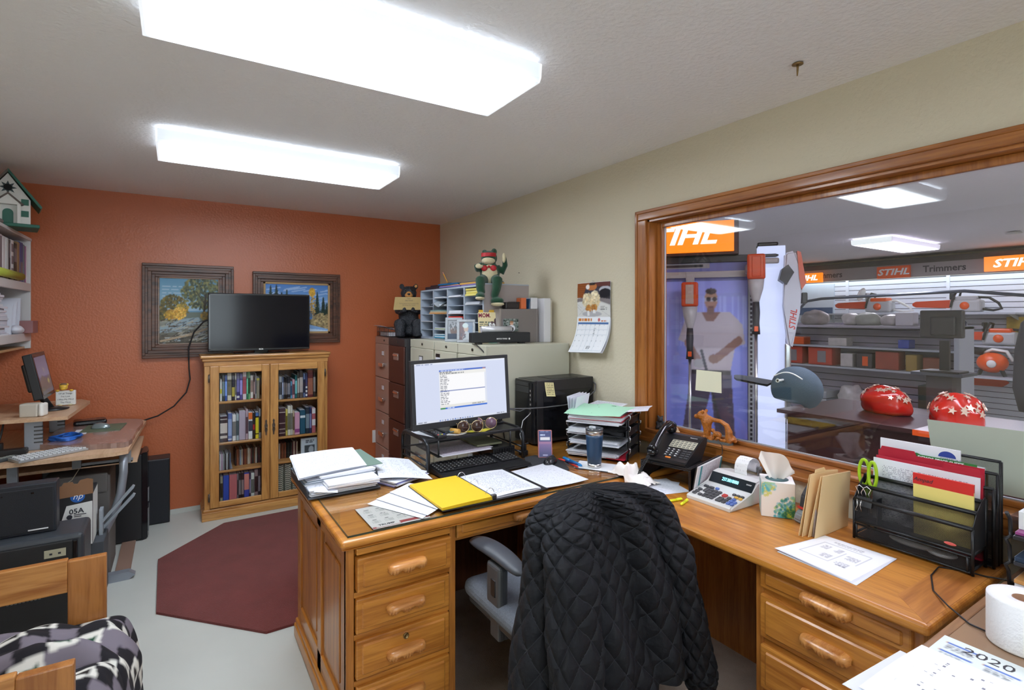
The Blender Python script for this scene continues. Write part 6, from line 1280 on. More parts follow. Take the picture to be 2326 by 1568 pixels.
b = nb(); extr(b, [(2.1404, .70 + .024 * math.cos(q), 1.056 + .02 * math.sin(q)) for q in [i * PI / 12 for i in range(13)]], (.0004, 0, 0)); obj('emblem', b, mat('royal blue ink', rgb(44, 66, 150), .5), t, True)
text('lettering', 'TIMBERLINE', .011, frame((2.1402, .69, 1.05), (0, -1, 0), (.03, 0, 1)), mat('navy ink', rgb(70, 84, 120), .5), t, extrude=.0002)
upright('paper_stack', 2.158, .61, .70, RT + .009, 1.04, WHITE, 'white cards at the right end of the tall file sorter', lean=.004, th=.008)
upright('catalog', 2.167, .605, .86, RT + .009, 1.03, mat('olive catalog', rgb(120, 104, 58), .5), 'olive edged catalog at the very back of the tall file sorter', 'catalog', .003, .006)
t = thing('scissors', 'lime green handled scissors standing in the left end of the black mesh organizer', 'scissors', (2.055, .895, .8106))
LIME = mat('lime plastic', rgb(160, 200, 30), .35)
for s in (-1, 1):
 b = nb(); tube(b, [(2.055 + s * .006, .897 + s * .016 + .016 * math.cos(q) * (1 if s > 0 else .8), .968 + .045 * math.sin(q)) for q in [i * PI / 10 for i in range(20)]], .0055, 8, closed=True); tube(b, [(2.055 + s * .004, .897 + s * .012, .925), (2.055, .898, .885)], [.006, .005], 8); obj('handle', b, LIME, t, True)
 b = nb(); extr(b, [(2.054 + s * .0008, .893, .89), (2.054 + s * .0008, .903, .89), (2.054 + s * .0008, .898, .8106)], (.0012, 0, 0)); obj('blade', b, CHROME, t, True)
for k, (y, w_) in enumerate(((.895, 'left'), (.872, 'right'))):
 t = thing('binder_clip', '%s of the two black binder clips on the front rail of the mesh organizer' % w_, 'binder clip', (1.992, y, .872))
 b = nb(); extr(b, [(1.987, y - .013, .868), (2.008, y - .013, .868), (1.999, y - .013, .9)], (0, .026, 0)); obj('body', b, BLACK, t, True)
 b = nb(); tube(b, [(1.997, y - .007, .898), (1.99, y - .004, .915), (1.988, y - .012, .932), (1.987, y, .94), (1.988, y + .012, .932), (1.99, y + .004, .915), (1.997, y + .007, .898)], .0013, 6)
 if k == 0: tube(b, [(1.985, y - .007, .89), (1.982, y - .004, .87), (1.981, y - .01, .852), (1.981, y + .01, .852), (1.982, y + .004, .87), (1.985, y + .007, .89)], .0013, 6)
 obj('wire_handle', b, CHROME, t, True)
sheet('paper_sheet', [(1.668, 1.0), (1.925, .975), (1.94, .765), (1.652, .752)], RT + .0006, WHITE, 'lower white sheet under the printed diagram on the return desk', n=6)
t = thing('paper_sheet', 'white sheet with a printed diagram lying on the return desk above the drawers', 'paper', (1.8, .88, RT + .002))
def pz(u, v): return (1.672 * (1 - v) + 1.655 * v + u * (.262 * (1 - v) + .286 * v), 1.012 * (1 - v) + .766 * v - u * (.03 * (1 - v) + .002 * v), RT + .0022 + .006 * (1 - u) ** 3 * (1 - v))
b = nb(); grid(b, 10, 10, pz); obj('sheet', b, WHITE, t, True)
a = Art(110, 90, (.94, .945, .96)); a.words(.35, .1, .8, 3, .025, .012, (.5, .5, .55), .012)
for q in ((.18, .22, .85, .22), (.18, .22, .18, .6), (.85, .22, .85, .75), (.45, .35, .45, .75), (.18, .6, .45, .6), (.45, .75, .85, .75), (.45, .5, .7, .5)): a.line(*q, .004, (.62, .63, .68))
for q in ((.22, .4, .4), (.5, .3, .6), (.68, .3, .8), (.5, .56, .66), (.22, .64, .4)): a.words(q[0], q[1], q[2], 6, .022, .012, (.5, .5, .56), .012)
o_ = picture('diagram_print', a.a, (0, 0, 0), (1, 0, 0), (0, 1, 0), PICM, t, world=False)
for v_ in o_.data.vertices:
 p = pz(v_.co.y * .96 + .02, .98 - v_.co.x * .96); v_.co = (p[0] - 1.8, p[1] - .88, p[2] + .0008 - RT - .002)
b = nb(); tube(b, [(1.66, .44, .7535), (1.67, .5, .7535), (1.72, .56, .756), (1.80, .62, RT + .003), (1.90, .66, RT + .003), (1.985, .67, RT + .003), (2.02, .62, RT + .003), (2.03, .57, RT + .003), (2.03, .53, .756), (2.05, .46, .754)], .0022, 6); one('thin_cable', b, BLACK, 'thin black cable looping over the end of the return desk onto the brown table', 'cable')
# ================================================================ ON THE NEAR RIGHT TABLE
TZ = .7525
t = thing('toilet_roll', 'large white toilet paper roll standing on the brown table', 'toilet roll', (1.67, .4, TZ))
b = nb(); lathe(b, [(.066, 0), (.067, .003), (.067, .107), (.066, .11), (.022, .11), (.021, .108), (.021, .002)], seg=44); obj('roll', b, mat('white embossed tissue', rgb(236, 236, 238), .85, bump=.25, bscale=160), t)
b = nb(); lathe(b, [(.0212, .001), (.0212, .1102), (.0195, .1102), (.0195, .001)], seg=30); obj('core', b, mat('brown card core', rgb(150, 110, 84), .7), t)
t = thing('desk_calendar', 'white 2020 year calendar sheet with blue bands lying on the brown table', 'calendar', (1.45, .38, TZ))
b = nb(); bx(b, 1.33, 1.562, .15, .515, TZ, TZ + .0006); obj('sheet', b, mat('white card', rgb(226, 232, 232), .5), t, True)
a = Art(150, 100, (.88, .91, .91)); a.rect(.88, .0, 1, 1, (.24, .4, .74))
for i in range(4):
 for j in range(4):
  x, y = .05 + i * .21, .3 + j * .18 if i in (1, 2) else .16 + j * .2
  a.rect(x - .01, y - .05, x + .15, y - .02, (.25, .42, .75)); a.rect(x - .02, y - .05, x - .01, y - .02, (.8, .6, .3))
  for r_ in range(5): a.words(x, y + r_ * .022, x + .15, 1, .02, .012, (.4, .42, .46), .008)
picture('calendar_print', a.a, (1.331, .514, TZ + .0009), (0, -.363, 0), (.230, 0, 0), PICM, t)
text('lettering', '2020', .042, frame((1.528, .425, TZ + .0012), (0, -1, 0), (1, 0, 0)), DPRINT, t, extrude=.0001, sx=1.1)
sheet('paper_sheet', [(1.17, .56), (1.40, .545), (1.40, .27), (1.17, .27)], TZ + .0016, WHITE, 'lower white page poking out left of the near printed pages', n=4)
def brp(u, v): return (1.185 + .275 * u, .535 - .29 * v - .01 * u + .012 * math.sin(PI * u) * 0, TZ + .006 + .004 * math.sin(PI * u) + .004 * v)
b = nb(); grid(b, 8, 8, brp); grid(b, 8, 8, lambda u, v: (brp(u, v)[0] + .003, brp(u, v)[1] - .002, brp(u, v)[2] - .0035), 1); one('paper_sheet', b, [print_mat('list page', rgb(236, 238, 246), rgb(130, 132, 148), 24, .36, .1, word=16), WHITE], 'printed white pages on the brown table at the bottom right corner', 'paper')
t = thing('letter_tray', 'black mesh tiered tray with magazines beside the toilet roll on the brown table', 'letter trays', (2.08, .4, TZ))
WX = (1.99, 2.185)
def wav(y): return [(1.985, y, TZ + .003), (1.988, y + .004, TZ + .05), (1.978, y + .008, TZ + .068), (1.99, y, TZ + .075), (1.992, y + .003, TZ + .12), (1.98, y + .008, TZ + .14), (1.993, y, TZ + .148), (1.994, y + .002, TZ + .195), (1.98, y + .006, TZ + .215)]
for y in (.505, .225):
 b = nb(); tube(b, wav(y), .005, 8); obj('wavy_post', b, BLACKM, t, True)
 b = nb(); mquad(b, (1.992, y, TZ + .006), (.19, 0, 0), (0, 0, .2)); obj('side_mesh', b, MESHM, t, True, recalc=False)
for i, z in enumerate((.006, .075, .147)):
 b = nb(); bx(b, 1.99, 2.18, .23, .5, TZ + z, TZ + z + .003); tube(b, [(1.99, .225, TZ + z), (1.99, .505, TZ + z), (2.18, .505, TZ + z), (2.18, .225, TZ + z)], .004, 6, closed=True); obj('tray', b, BLACKM, t, True)
def mg(x0, y0, z, th, c, label, tilt=0):
 b = nb(); bx(b, x0, 2.165, y0, .488, TZ + z, TZ + z + th, .001, 0, 1); bx(b, x0 + .002, 2.1655, y0 + .002, .4885, TZ + z + .001, TZ + z + th - .001, 0, 1); one('magazine', b, [mat('cover %d %d %d' % c, rgb(*c), .35), WHITE], label, 'magazine', 'magazines in the near mesh tray')
mg(1.945, .25, .0125, .008, (60, 120, 180), 'blue magazine at the bottom of the near mesh tray'); mg(1.955, .25, .021, .012, (226, 226, 226), 'white catalog in the lowest tier of the near mesh tray'); mg(1.95, .25, .0335, .01, (206, 150, 90), 'orange catalog topmost in the lowest tier of the near mesh tray')
mg(1.95, .25, .082, .01, (50, 54, 62), 'dark magazine at the bottom of the middle tier of the near mesh tray'); mg(1.955, .25, .0925, .012, (40, 60, 84), 'navy magazine topmost in the middle tier of the near mesh tray')
mg(1.945, .25, .154, .01, (36, 38, 40), 'black notebook at the bottom of the top tier of the near mesh tray'); mg(1.96, .25, .1645, .008, (150, 70, 130), 'purple magazine in the top tier of the near mesh tray'); mg(1.99, .25, .173, .05, (220, 224, 226), 'thick white paper stack in the top tier of the near mesh tray')
# ================================================================ SILL AND GLASS
SZ = WZ0 + .0142
t = thing('bear_figurine', 'small dark bear figurine sitting in the left corner of the window sill', 'figurine', (2.245, 2.015, SZ), R(-50))
b = nb(); ell(b, (0, 0, .022), (.022, .02, .024)); ell(b, (0, -.004, .052), (.017, .017, .016)); ell(b, (0, -.02, .05), (.008, .009, .007))
for s in (-1, 1): ell(b, (s * .012, 0, .068), (.006, .004, .006)); ell(b, (s * .015, -.018, .012), (.01, .014, .01)); ell(b, (s * .017, -.012, .034), (.007, .01, .01))
bx(b, -.024, .024, -.022, .022, 0, .006); blob('body', b, mat('dark resin', rgb(44, 46, 52), .35, bump=.5, bscale=200), t, .003, 2)
b = nb()
for k, (dx, dy, r_) in enumerate(((0, 0, .013), (.01, -.03, .011), (-.004, -.055, .009))): ell(b, (2.245 + dx, 1.945 + dy, SZ + r_ * .7), (r_, r_ * 1.2, r_ * .75))
tube(b, [(2.24, 1.925, SZ + .01), (2.236, 1.918, SZ + .026), (2.24, 1.905, SZ + .03), (2.246, 1.895, SZ + .02), (2.25, 1.893, SZ + .006)], [.004, .004, .0035, .003, .002], 8)
one('seashells', b, mat('ivory shell', rgb(206, 180, 146), .45, var=.25, vscale=90), 'ivory carved shells on the sill beside the dark bear figurine', 'shells')
t = thing('bear_sculpture', 'honey colored carved bear sculpture with a cub on the window sill', 'figurine', (2.232, 1.655, SZ), R(-80))
HON = mat('honey resin', rgb(176, 104, 38), .3, var=.75, vscale=90, bump=.5, bscale=120)
b = nb(); extr(b, [(-.085, -.025, 0), (.08, -.025, 0), (.09, 0, 0), (.08, .025, 0), (-.08, .025, 0), (-.095, 0, 0)], (0, 0, .01)); obj('base', b, mat('slate base', rgb(96, 102, 104), .5), t)
b = nb(); ell(b, (-.066, 0, .122), (.027, .024, .025)); ell(b, (-.094, 0, .114), (.017, .013, .012)); ell(b, (-.055, .018, .145), (.009, .006, .010)); ell(b, (-.055, -.018, .145), (.009, .006, .010)); ell(b, (-.043, 0, .098), (.03, .024, .026))
tube(b, [(-.045, 0, .095), (-.04, 0, .06), (-.042, 0, .03), (-.05, 0, .012)], [.026, .02, .017, .02], 10); tube(b, [(-.04, 0, .112), (-.01, 0, .108), (.03, 0, .106), (.058, 0, .09), (.07, 0, .06), (.07, 0, .03), (.085, 0, .014)], [.018, .011, .010, .013, .018, .02, .02], 10)
tube(b, [(-.05, 0, .012), (0, .006, .012), (.04, -.004, .014), (.085, 0, .014)], [.014, .008, .01, .018], 8); tube(b, [(.058, .01, .05), (.088, .012, .03), (.1, .01, .012)], [.012, .012, .01], 8)
for i in range(9): ell(b, (-.07 + .018 * i, .012 * (-1) ** i, .012 + .006 * (i % 3)), (.012, .008, .008))
blob('body', b, HON, t, .0035, 2)
b = nb(); ell(b, (.012, 0, .04), (.022, .013, .015)); ell(b, (-.012, 0, .056), (.011, .01, .01)); ell(b, (-.022, 0, .053), (.006, .005, .005))
for x in (-.004, .024): tube(b, [(x, 0, .036), (x - .004, 0, .012)], [.008, .006], 8)
blob('cub', b, HON, t, .003, 2)
t = thing('sticky_note', 'blank pale yellow notes stuck on the window glass', 'sticky note', (2.297, 1.745, 1.13))
b = nb()
for k in range(3): extr(b, [(2.2985 - .0006 * k, 1.825 - .002 * k, 1.135), (2.2985 - .0006 * k, 1.672 - .003 * k, 1.142 - .002 * k), (2.2985 - .0006 * k, 1.667, 1.243), (2.2985 - .0006 * k, 1.817, 1.243)], (.0005, 0, 0))
obj('notes', b, mat('pale yellow note', rgb(226, 224, 198), .6), t, True)
b = nb(); extr(b, [(2.2975, .81, 1.148), (2.2975, .30, 1.155), (2.2975, .3, .935), (2.2975, .785, .935)], (.0015, 0, 0)); one('paper_board', b, mat('grey green sheet', rgb(172, 178, 164), .6), 'large grey green sheet taped to the window glass behind the file sorter', 'board')
# ================================================================ CHAIR AND JACKET
t = thing('office_chair', 'grey upholstered office chair with armrests at the oak desk, draped with a jacket', 'chair', (1.2, 1.45, .008))
CH = mat('grey chair tweed', rgb(118, 124, 134), .95, spec=.1, bump=.5, bscale=500, var=.3, vscale=160)
CP = mat('dark grey chair plastic', rgb(72, 74, 78), .42)
b = nb(); bx(b, .945, 1.455, 1.34, 1.86, .43, .5, .034, seg=4); st = obj('seat', b, CH, t, True);
b = nb(); bx(b, .965, 1.435, 1.36, 1.84, .405, .435, .01); obj('seat_pan', b, CP, t, True)
b = nb(); bx(b, -.2, .2, -.035, .035, 0, .36, .032, seg=4, M=Matrix.Translation((1.2, 1.3, .50)) @ Matrix.Rotation(R(4), 4, 'X')); obj('backrest', b, CH, t, True)
b = nb(); tube(b, [(1.2, 1.5, .41), (1.2, 1.28, .42), (1.2, 1.24, .5), (1.2, 1.265, .7)], [.03, .03, .028, .025], 12); obj('back_bracket', b, CP, t, True)
b = nb(); cyl(b, (1.2, 1.56, .12), (1.2, 1.56, .41), .03); cyl(b, (1.2, 1.56, .1), (1.2, 1.56, .26), .042); obj('gas_lift', b, BLACK, t, True)
for i in range(5):
 a_ = i * 2 * PI / 5 + .3; e = Vector((1.2 + .29 * math.cos(a_), 1.56 + .29 * math.sin(a_), .085))
 b = nb(); tube(b, [(1.2, 1.56, .14), (1.2 + .15 * math.cos(a_), 1.56 + .15 * math.sin(a_), .125), e], [.035, .028, .02], 10); lg = obj('base_leg', b, BLACK, t, True)
 b = nb(); d_ = Vector((-math.sin(a_), math.cos(a_), 0)) * .012
 for s in (-1, 1): cyl(b, Vector((e.x, e.y, .036)) + d_ * s * .5, Vector((e.x, e.y, .036)) + d_ * s * 1.8, .027, seg=16)
 cyl(b, (e.x, e.y, .04), (e.x, e.y, .09), .008, seg=8); obj('caster', b, BLACK, lg, True)
for s, xc in ((-1, .985), (1, 1.415)):
 b = nb()
 def pad(u, v):
  q = u * 2 * PI; L_ = v * 2 - 1; e = (1 - abs(L_) ** 3) ** (1 / 3) if abs(L_) < 1 else 0
  return (xc + .042 * e * math.cos(q) * (1 + .15 * L_) - s * .0 + .012 * (1 - L_ * L_), 1.66 + .175 * L_, .648 + .02 * e * math.sin(q) + .006 * (1 - L_ * L_))
 grid(b, 24, 20, pad, wrap=True); ar = obj('armrest', b, mat('dark grey arm pad', rgb(66, 70, 78), .45), t, True)
 b = nb(); bx(b, xc - .03 - s * 0, xc + .012, 1.59, 1.685, .44, .632, .014, seg=3); bx(b, xc - .022, xc + .006, 1.605, 1.67, .36, .46, .008); bx(b, min(xc, xc - s * .12), max(xc, xc - s * .12), 1.605, 1.67, .36, .40, .008); obj('arm_post', b, CP, ar, True)
 b = nb(); bx(b, xc - .033, xc - .028, 1.615, 1.645, .52, .58, .002); obj('height_button', b, BLACK, ar, True)
def quilt_mat():
 """diamond quilting sewn along the cloth's own weave: thread lines and pillowed cells from its UV"""
 m = mat('black quilted cotton', rgb(27, 28, 33), .72, spec=.25); nt = m.node_tree; b = nt.nodes['Principled BSDF']
 tc = nt.nodes.new('ShaderNodeTexCoord'); sep = nt.nodes.new('ShaderNodeSeparateXYZ'); nt.links.new(tc.outputs['UV'], sep.inputs[0])
 def mt(op, a, bb=0.):
  n = nt.nodes.new('ShaderNodeMath'); n.operation = op
  for i, v in enumerate((a, bb)):
   if isinstance(v, (int, float)): n.inputs[i].default_value = v
   else: nt.links.new(v, n.inputs[i])
  return n.outputs[0]
 f = [mt('ABSOLUTE', mt('SINE', mt('MULTIPLY', mt(o, sep.outputs[0], sep.outputs[1]), PI))) for o in ('ADD', 'SUBTRACT')]
 mn = mt('MINIMUM', f[0], f[1]); mx = nt.nodes.new('ShaderNodeMix'); mx.data_type = 'RGBA'
 mx.inputs[6].default_value = (*rgb(27, 28, 33), 1); mx.inputs[7].default_value = (*rgb(62, 64, 72), 1)
 nt.links.new(mt('LESS_THAN', mn, .045), mx.inputs[0]); nt.links.new(mx.outputs[2], b.inputs['Base Color'])
 n = nt.nodes.new('ShaderNodeTexNoise'); n.inputs['Scale'].default_value = 60; nt.links.new(tc.outputs['Object'], n.inputs['Vector'])
 bp = nt.nodes.new('ShaderNodeBump'); bp.inputs['Strength'].default_value = .8; bp.inputs['Distance'].default_value = .012
 nt.links.new(mt('ADD', mt('POWER', mn, .5), mt('MULTIPLY', n.outputs['Fac'], .35)), bp.inputs['Height']); nt.links.new(bp.outputs['Normal'], b.inputs['Normal'])
 return m
JK = quilt_mat()
t = thing('quilted_jacket', 'black quilted jacket draped over the back of the office chair', 'jacket', (1.2, 1.3, .3))
def quilt(p, q): return min(1., (abs(math.sin(PI * (p + q))) * abs(math.sin(PI * (p - q)))) ** .4 * 1.25)
def uvs(b, n, k):
 for F in b.faces:
  for l in F.loops: l[b.loops.layers.uv.active].uv = (l[b.loops.layers.uv.active].uv[0] * n, l[b.loops.layers.uv.active].uv[1] * k)
ZS = [.30, .42, .55, .68, .78, .86, .905, .935, .955, .966, .970]
AW = [.36, .355, .34, .322, .308, .290, .268, .225, .15, .06, .004]
CXs = [1.20, 1.2, 1.2, 1.198, 1.192, 1.176, 1.158, 1.14, 1.125, 1.118, 1.115]
BD = [.135, .13, .122, .112, .105, .098, .09, .078, .056, .028, .002]
def ip(v, T):
 q = v * (len(T) - 1); i = min(int(q), len(T) - 2); f = q - i; return T[i] * (1 - f) + T[i + 1] * f
def se(th):
 c_, s_ = math.cos(th), math.sin(th); return math.copysign(abs(c_) ** .74, c_), math.copysign(abs(s_) ** .74, s_)
AL = [0.]
for i in range(1, 721):
 p, q = se(2 * PI * (i - 1) / 720), se(2 * PI * i / 720); AL.append(AL[-1] + math.hypot(.33 * (p[0] - q[0]), .12 * (p[1] - q[1])))
def ARC(u): return 2 * PI * float(np.interp(u * AL[-1], AL, range(721))) / 720
def jb(u, v):
 th = ARC(u); z = ip(v, ZS); a_, bd, cx = ip(v, AW), ip(v, BD), ip(v, CXs)
 c_, s_ = math.cos(th), math.sin(th); k = 2.7
 ex = math.copysign(abs(c_) ** (2 / k), c_); ey = math.copysign(abs(s_) ** (2 / k), s_)
 lo = 1 - v
 fold = (.016 * math.sin(9 * ex + 4 * z + 2) + .03 * noise.noise(Vector((ex * 3., z * 4.5, ey)))) * min(1, lo * 2.5) - .03 * max(0, 1 - abs(ex - .08 - .6 * (.7 - z)) * 9) * min(1, lo * 2.2)
 q = .007 * quilt(u * 22, v * 12) * min(1, lo * 7)
 hem = (.05 * max(0, ex) ** 2 + .03 * math.sin(3 * ex + 1)) * lo ** 8
 return (cx + a_ * ex + (q + fold * .4) * ex ** 5, 1.30 + bd * ey + (q + fold) * ey * abs(ey), z + hem)
b = nb(); grid(b, 264, 180, jb, wrap=True); uvs(b, 22, 12); obj('body', b, JK, t, True)
def sleeve(pts, rx, ry, tw=0.):
 P = [Vector(p) for p in pts]
 def at_(T, v):
  q = v * (len(T) - 1); i = min(int(q), len(T) - 2); f = q - i
  p0, p1, p2, p3 = T[max(i - 1, 0)], T[i], T[i + 1], T[min(i + 2, len(T) - 1)]
  return p1 + (p2 - p0) * (.5 * f) + (p0 * 1. - p1 * 2.5 + p2 * 2. - p3 * .5) * (f * f) + (p1 * 1.5 - p0 * .5 - p2 * 1.5 + p3 * .5) * (f ** 3)
 def fn(u, v):
  th = 2 * PI * u; c = at_(P, v); x_, y_ = at_(rx, v), at_(ry, v)
  c_, s_ = math.cos(th), math.sin(th); ex = math.copysign(abs(c_) ** .8, c_); ey = math.copysign(abs(s_) ** .8, s_)
  wr = .01 * noise.noise(Vector((c_, v * 6, tw))) + .004 * math.sin(26 * v + 3 * s_)
  q = .007 * quilt(u * 7, v * 12) * min(1, 10 * (1 - v), 10 * v)
  return (c.x + (x_ + wr) * ex + q * c_, c.y + (y_ + wr) * ey + q * s_, c.z + .012 * s_ * c_ * v)
 b = nb(); grid(b, 98, 156, fn, wrap=True); uvs(b, 7, 12); return obj('sleeve', b, JK, t, True)
sleeve([(1.03, 1.27, .955), (.985, 1.245, .91), (.965, 1.205, .82), (.958, 1.18, .66), (.955, 1.165, .46), (.955, 1.155, .30), (.955, 1.155, .22)], [.03, .07, .08, .08, .076, .072, .068], [.02, .045, .05, .05, .046, .042, .04])
sleeve([(1.33, 1.28, .925), (1.375, 1.265, .865), (1.405, 1.235, .77), (1.437, 1.21, .63), (1.47, 1.195, .48), (1.505, 1.185, .33), (1.525, 1.18, .25)], [.025, .055, .062, .062, .06, .056, .052], [.03, .05, .055, .054, .05, .046, .042], 3.)
b = nb(); lathe(b, [(.0095, 0), (.0095, .003), (.006, .005), (.0005, .0045)], seg=18, M=Matrix.Translation((.846, 1.235, .445)) @ Matrix.Rotation(R(90), 4, 'X') @ Matrix.Rotation(R(-35), 4, 'Y')); obj('snap_button', b, CHROME, t, True)
# ================================================================ LEFT WALL SHELF
SW = mat('white laminate', rgb(206, 204, 204), .45)
t = thing('wall_shelf', 'white wall shelf full of binders and papers at the left edge', 'shelf', (-1.0, 3.9, 1.305))
SX0, SX1, SY0, SY1 = -1.148, -.845, 3.0, 4.825
b = nb(); bx(b, SX0, SX1, SY1 - .018, SY1, 1.305, 2.05, .002); obj('side_panel', b, SW, t, True)
b = nb(); bx(b, SX0, SX1, SY0, SY0 + .018, 1.305, 2.05, .002); obj('side_panel', b, SW, t, True)
b = nb(); bx(b, SX0, SX0 + .008, SY0, SY1, 1.33, 2.05); obj('back_panel', b, SW, t, True)
b = nb(); bx(b, SX0, SX1 + .004, SY0, SY1 + .002, 2.036, 2.056, .003); obj('top_board', b, SW, t, True)
for z in (1.745, 1.41):
 b = nb(); bx(b, SX0, SX1 - .004, SY0 + .018, SY1 - .018, z - .02, z); bx(b, SX1 - .018, SX1, SY0 + .018, SY1 - .018, z - .052, z + .002, .004); obj('shelf_board', b, SW, t, True)
b = nb(); bx(b, SX0, SX1 - .03, SY0 + .018, SY1 - .018, 1.306, 1.32); obj('bottom_rail', b, wood('raw pine rail', rgb(176, 140, 96), rgb(206, 172, 124), 'y'), t, True)
def spine(y0, y1, z0, h, c, word, k=None, x1=-.862, x0=-1.08, band=None):
 b = nb(); bx(b, x0, x1, y0 + .001, y1 - .001, z0, z0 + h, .003, 0, 1)
 if band:
  for za, zb in band: bx(b, x1 - .001, x1 + .0008, y0 + .008, y1 - .008, z0 + h * za, z0 + h * zb, 0, 1)
 one('ring_binder', b, [bookmat(c), mat('spine print', rgb(120, 110, 116), .5)], word, 'binder', 'binders on the upper left shelf')
for y0, y1, h, c, w_, bd in ((3.80, 3.96, .26, (206, 204, 208), 'wide off white binder at the left image edge of the upper left shelf', None), (3.965, 4.10, .265, (210, 202, 206), 'off white binder beside the leftmost one on the upper left shelf', None), (4.105, 4.20, .255, (204, 190, 196), 'pinkish white binder with stripes on the upper left shelf', [(.05, .95)]), (4.205, 4.275, .25, (214, 212, 214), 'white binder left of the dark ones on the upper left shelf', None),
 (4.28, 4.335, .25, (200, 206, 206), 'pale grey binder on the upper left shelf', None), (4.34, 4.385, .245, (46, 50, 54), 'narrow charcoal binder on the upper left shelf', [(.55, .9)]), (4.39, 4.455, .25, (216, 216, 216), 'white printed binder on the upper left shelf', [(.1, .3), (.4, .6), (.7, .9)]), (4.46, 4.535, .24, (36, 44, 42), 'black binder with a white label on the upper left shelf', [(.5, .85)]), (4.54, 4.605, .255, (146, 120, 86), 'tan binder on the upper left shelf', None),
 (4.61, 4.69, .262, (60, 74, 138), 'blue binder on the upper left shelf', [(.05, .5)]), (4.692, 4.74, .255, (104, 122, 130), 'grey green binder on the upper left shelf', None), (4.742, 4.772, .25, (140, 70, 130), 'thin purple binder on the upper left shelf', None), (4.774, 4.803, .252, (224, 222, 226), 'white binder at the far end of the upper left shelf', None)):
 spine(y0, y1, 1.7475, h, c, w_, band=bd)
b = nb(); tube(b, [(-.838, 3.7, 1.775), (-.838, 4.50, 1.775)], .024, 18); one('foam_tube', b, mat('lime green foam', rgb(168, 180, 70), .6), 'lime green tube lying along the front of the upper left shelf', 'tube')
def spile(y0, y1, z, h, n, label, x1=-.862, seed=1, cols=((214, 216, 226), (198, 202, 214))):
 r = random.Random(seed); b = nb()
 for i in range(n): bx(b, -1.1 + r.uniform(-.01, .01), x1 + r.uniform(-.014, .006), y0 + r.uniform(0, .015), y1 - r.uniform(0, .02), z + h * i / n, z + h * (i + 1) / n - .001, 0, i % 2)
 one('paper_stack', b, [mat('sheet %d %d %d' % c, rgb(*c), .55) for c in cols], label, 'paper stack', 'paper stacks on the middle left shelf')
spile(3.95, 4.33, 1.4105, .09, 8, 'lower pile of white papers at the left edge of the middle left shelf')
spile(3.97, 4.31, 1.5012, .08, 7, 'middle pile of white papers at the left edge of the middle left shelf', seed=2)
spile(3.93, 4.24, 1.5817, .08, 6, 'top pile of white papers at the left edge of the middle left shelf', seed=3)
b = nb()
for k in range(9): bx(b, -1.08, -.872 + .004 * (k % 3), 0, .002, 0, .235 - .006 * k, M=Matrix.Translation((0, 4.66 - .035 * k, 1.411)) @ Matrix.Rotation(R(-8 - 1.5 * k), 4, 'X'))
one('paper_stack', b, mat('sheet 214 216 226', rgb(214, 216, 226), .55), 'white sheets leaning against the end of the middle left shelf', 'paper stack')
b = nb(); bx(b, -1.0, -.80, 4.62, 4.77, 1.4125, 1.494, .003); o_ = one('small_box', b, mat('rose carton', rgb(150, 104, 104), .5), 'rose colored carton at the end of the middle left shelf', 'box')
b = nb(); ell(b, (-.86, 4.5, 1.44), (.035, .06, .028)); ell(b, (-.852, 4.54, 1.435), (.025, .03, .022)); one('crumpled_paper', b, mat('sheet 214 216 226', rgb(214, 216, 226), .6, bump=1, bscale=40), 'crumpled paper ball on the middle left shelf beside the rose carton', 'paper')
t = thing('birdhouse', 'white and green wooden birdhouse on top of the left wall shelf', 'birdhouse', (-.865, 4.33, 2.0565), R(12))
BHW = mat('chalky white wood', rgb(216, 214, 208), .6); BHG = mat('dark green paint', rgb(22, 92, 74), .5); BHR = mat('weathered brown roof', rgb(96, 84, 78), .7, var=.3, vscale=40)
b = nb(); extr(b, [(-.1, -.075, .02), (.1, -.075, .02), (.1, -.075, .17), (0, -.075, .32), (-.1, -.075, .17)], (0, .16, 0)); obj('walls', b, BHW, t)
b = nb(); bx(b, -.14, .14, -.125, .11, 0, .02, .004); obj('base_board', b, BHG, t)
for s in (-1, 1):
 b = nb(); extr(b, [(0, -.1, .325), (s * .145, -.1, .12), (s * .145 + s * .008, -.1, .132), (0, -.1, .345)], (0, .21, 0)); obj('roof', b, BHR if s < 0 else BHG, t)
b = nb(); extr(b, [(-.06, -.115, .13), (0, -.115, .19), (.06, -.115, .13), (.07, -.115, .135), (0, -.115, .202), (-.07, -.115, .135)], (0, .04, 0)); obj('porch_roof', b, BHR, t)
b = nb(); extr(b, [(-.058, -.112, .132), (.058, -.112, .132), (0, -.112, .19)], (0, .035, 0)); bx(b, -.055, -.04, -.11, -.09, .02, .132); bx(b, .04, .055, -.11, -.09, .02, .132); obj('porch', b, BHW, t)
b = nb(); extr(b, [(-.024, -.078, .02)] + [(-.024 * math.cos(q), -.078, .085 + .024 * math.sin(q)) for q in [i * PI / 8 for i in range(9)]] + [(.024, -.078, .02)], (0, .004, 0)); obj('door', b, BHG, t)
for x, z in ((-.075, .155), (.075, .155), (.075, .085), (-.075, .085)):
 b = nb(); bx(b, x - .017, x + .017, -.079, -.074, z - .018, z + .018); obj('window', b, BHG, t)
b = nb(); poly = [(.04 * (1 if i % 2 == 0 else .5) * math.cos(i * PI / 8), -.078, .235 + .04 * (1 if i % 2 == 0 else .5) * math.sin(i * PI / 8)) for i in range(16)]; extr(b, poly, (0, .004, 0)); obj('star_trim', b, mat('dark wire star', (.03, .05, .05), .5), t)
b = nb(); lathe(b, [(.019, 0), (.019, .003)], seg=20, M=Matrix.Translation((0, -.079, .235)) @ Matrix.Rotation(R(90), 4, 'X')); obj('entrance_hole', b, mat('dark hole', (.004, .004, .004), .9), t)
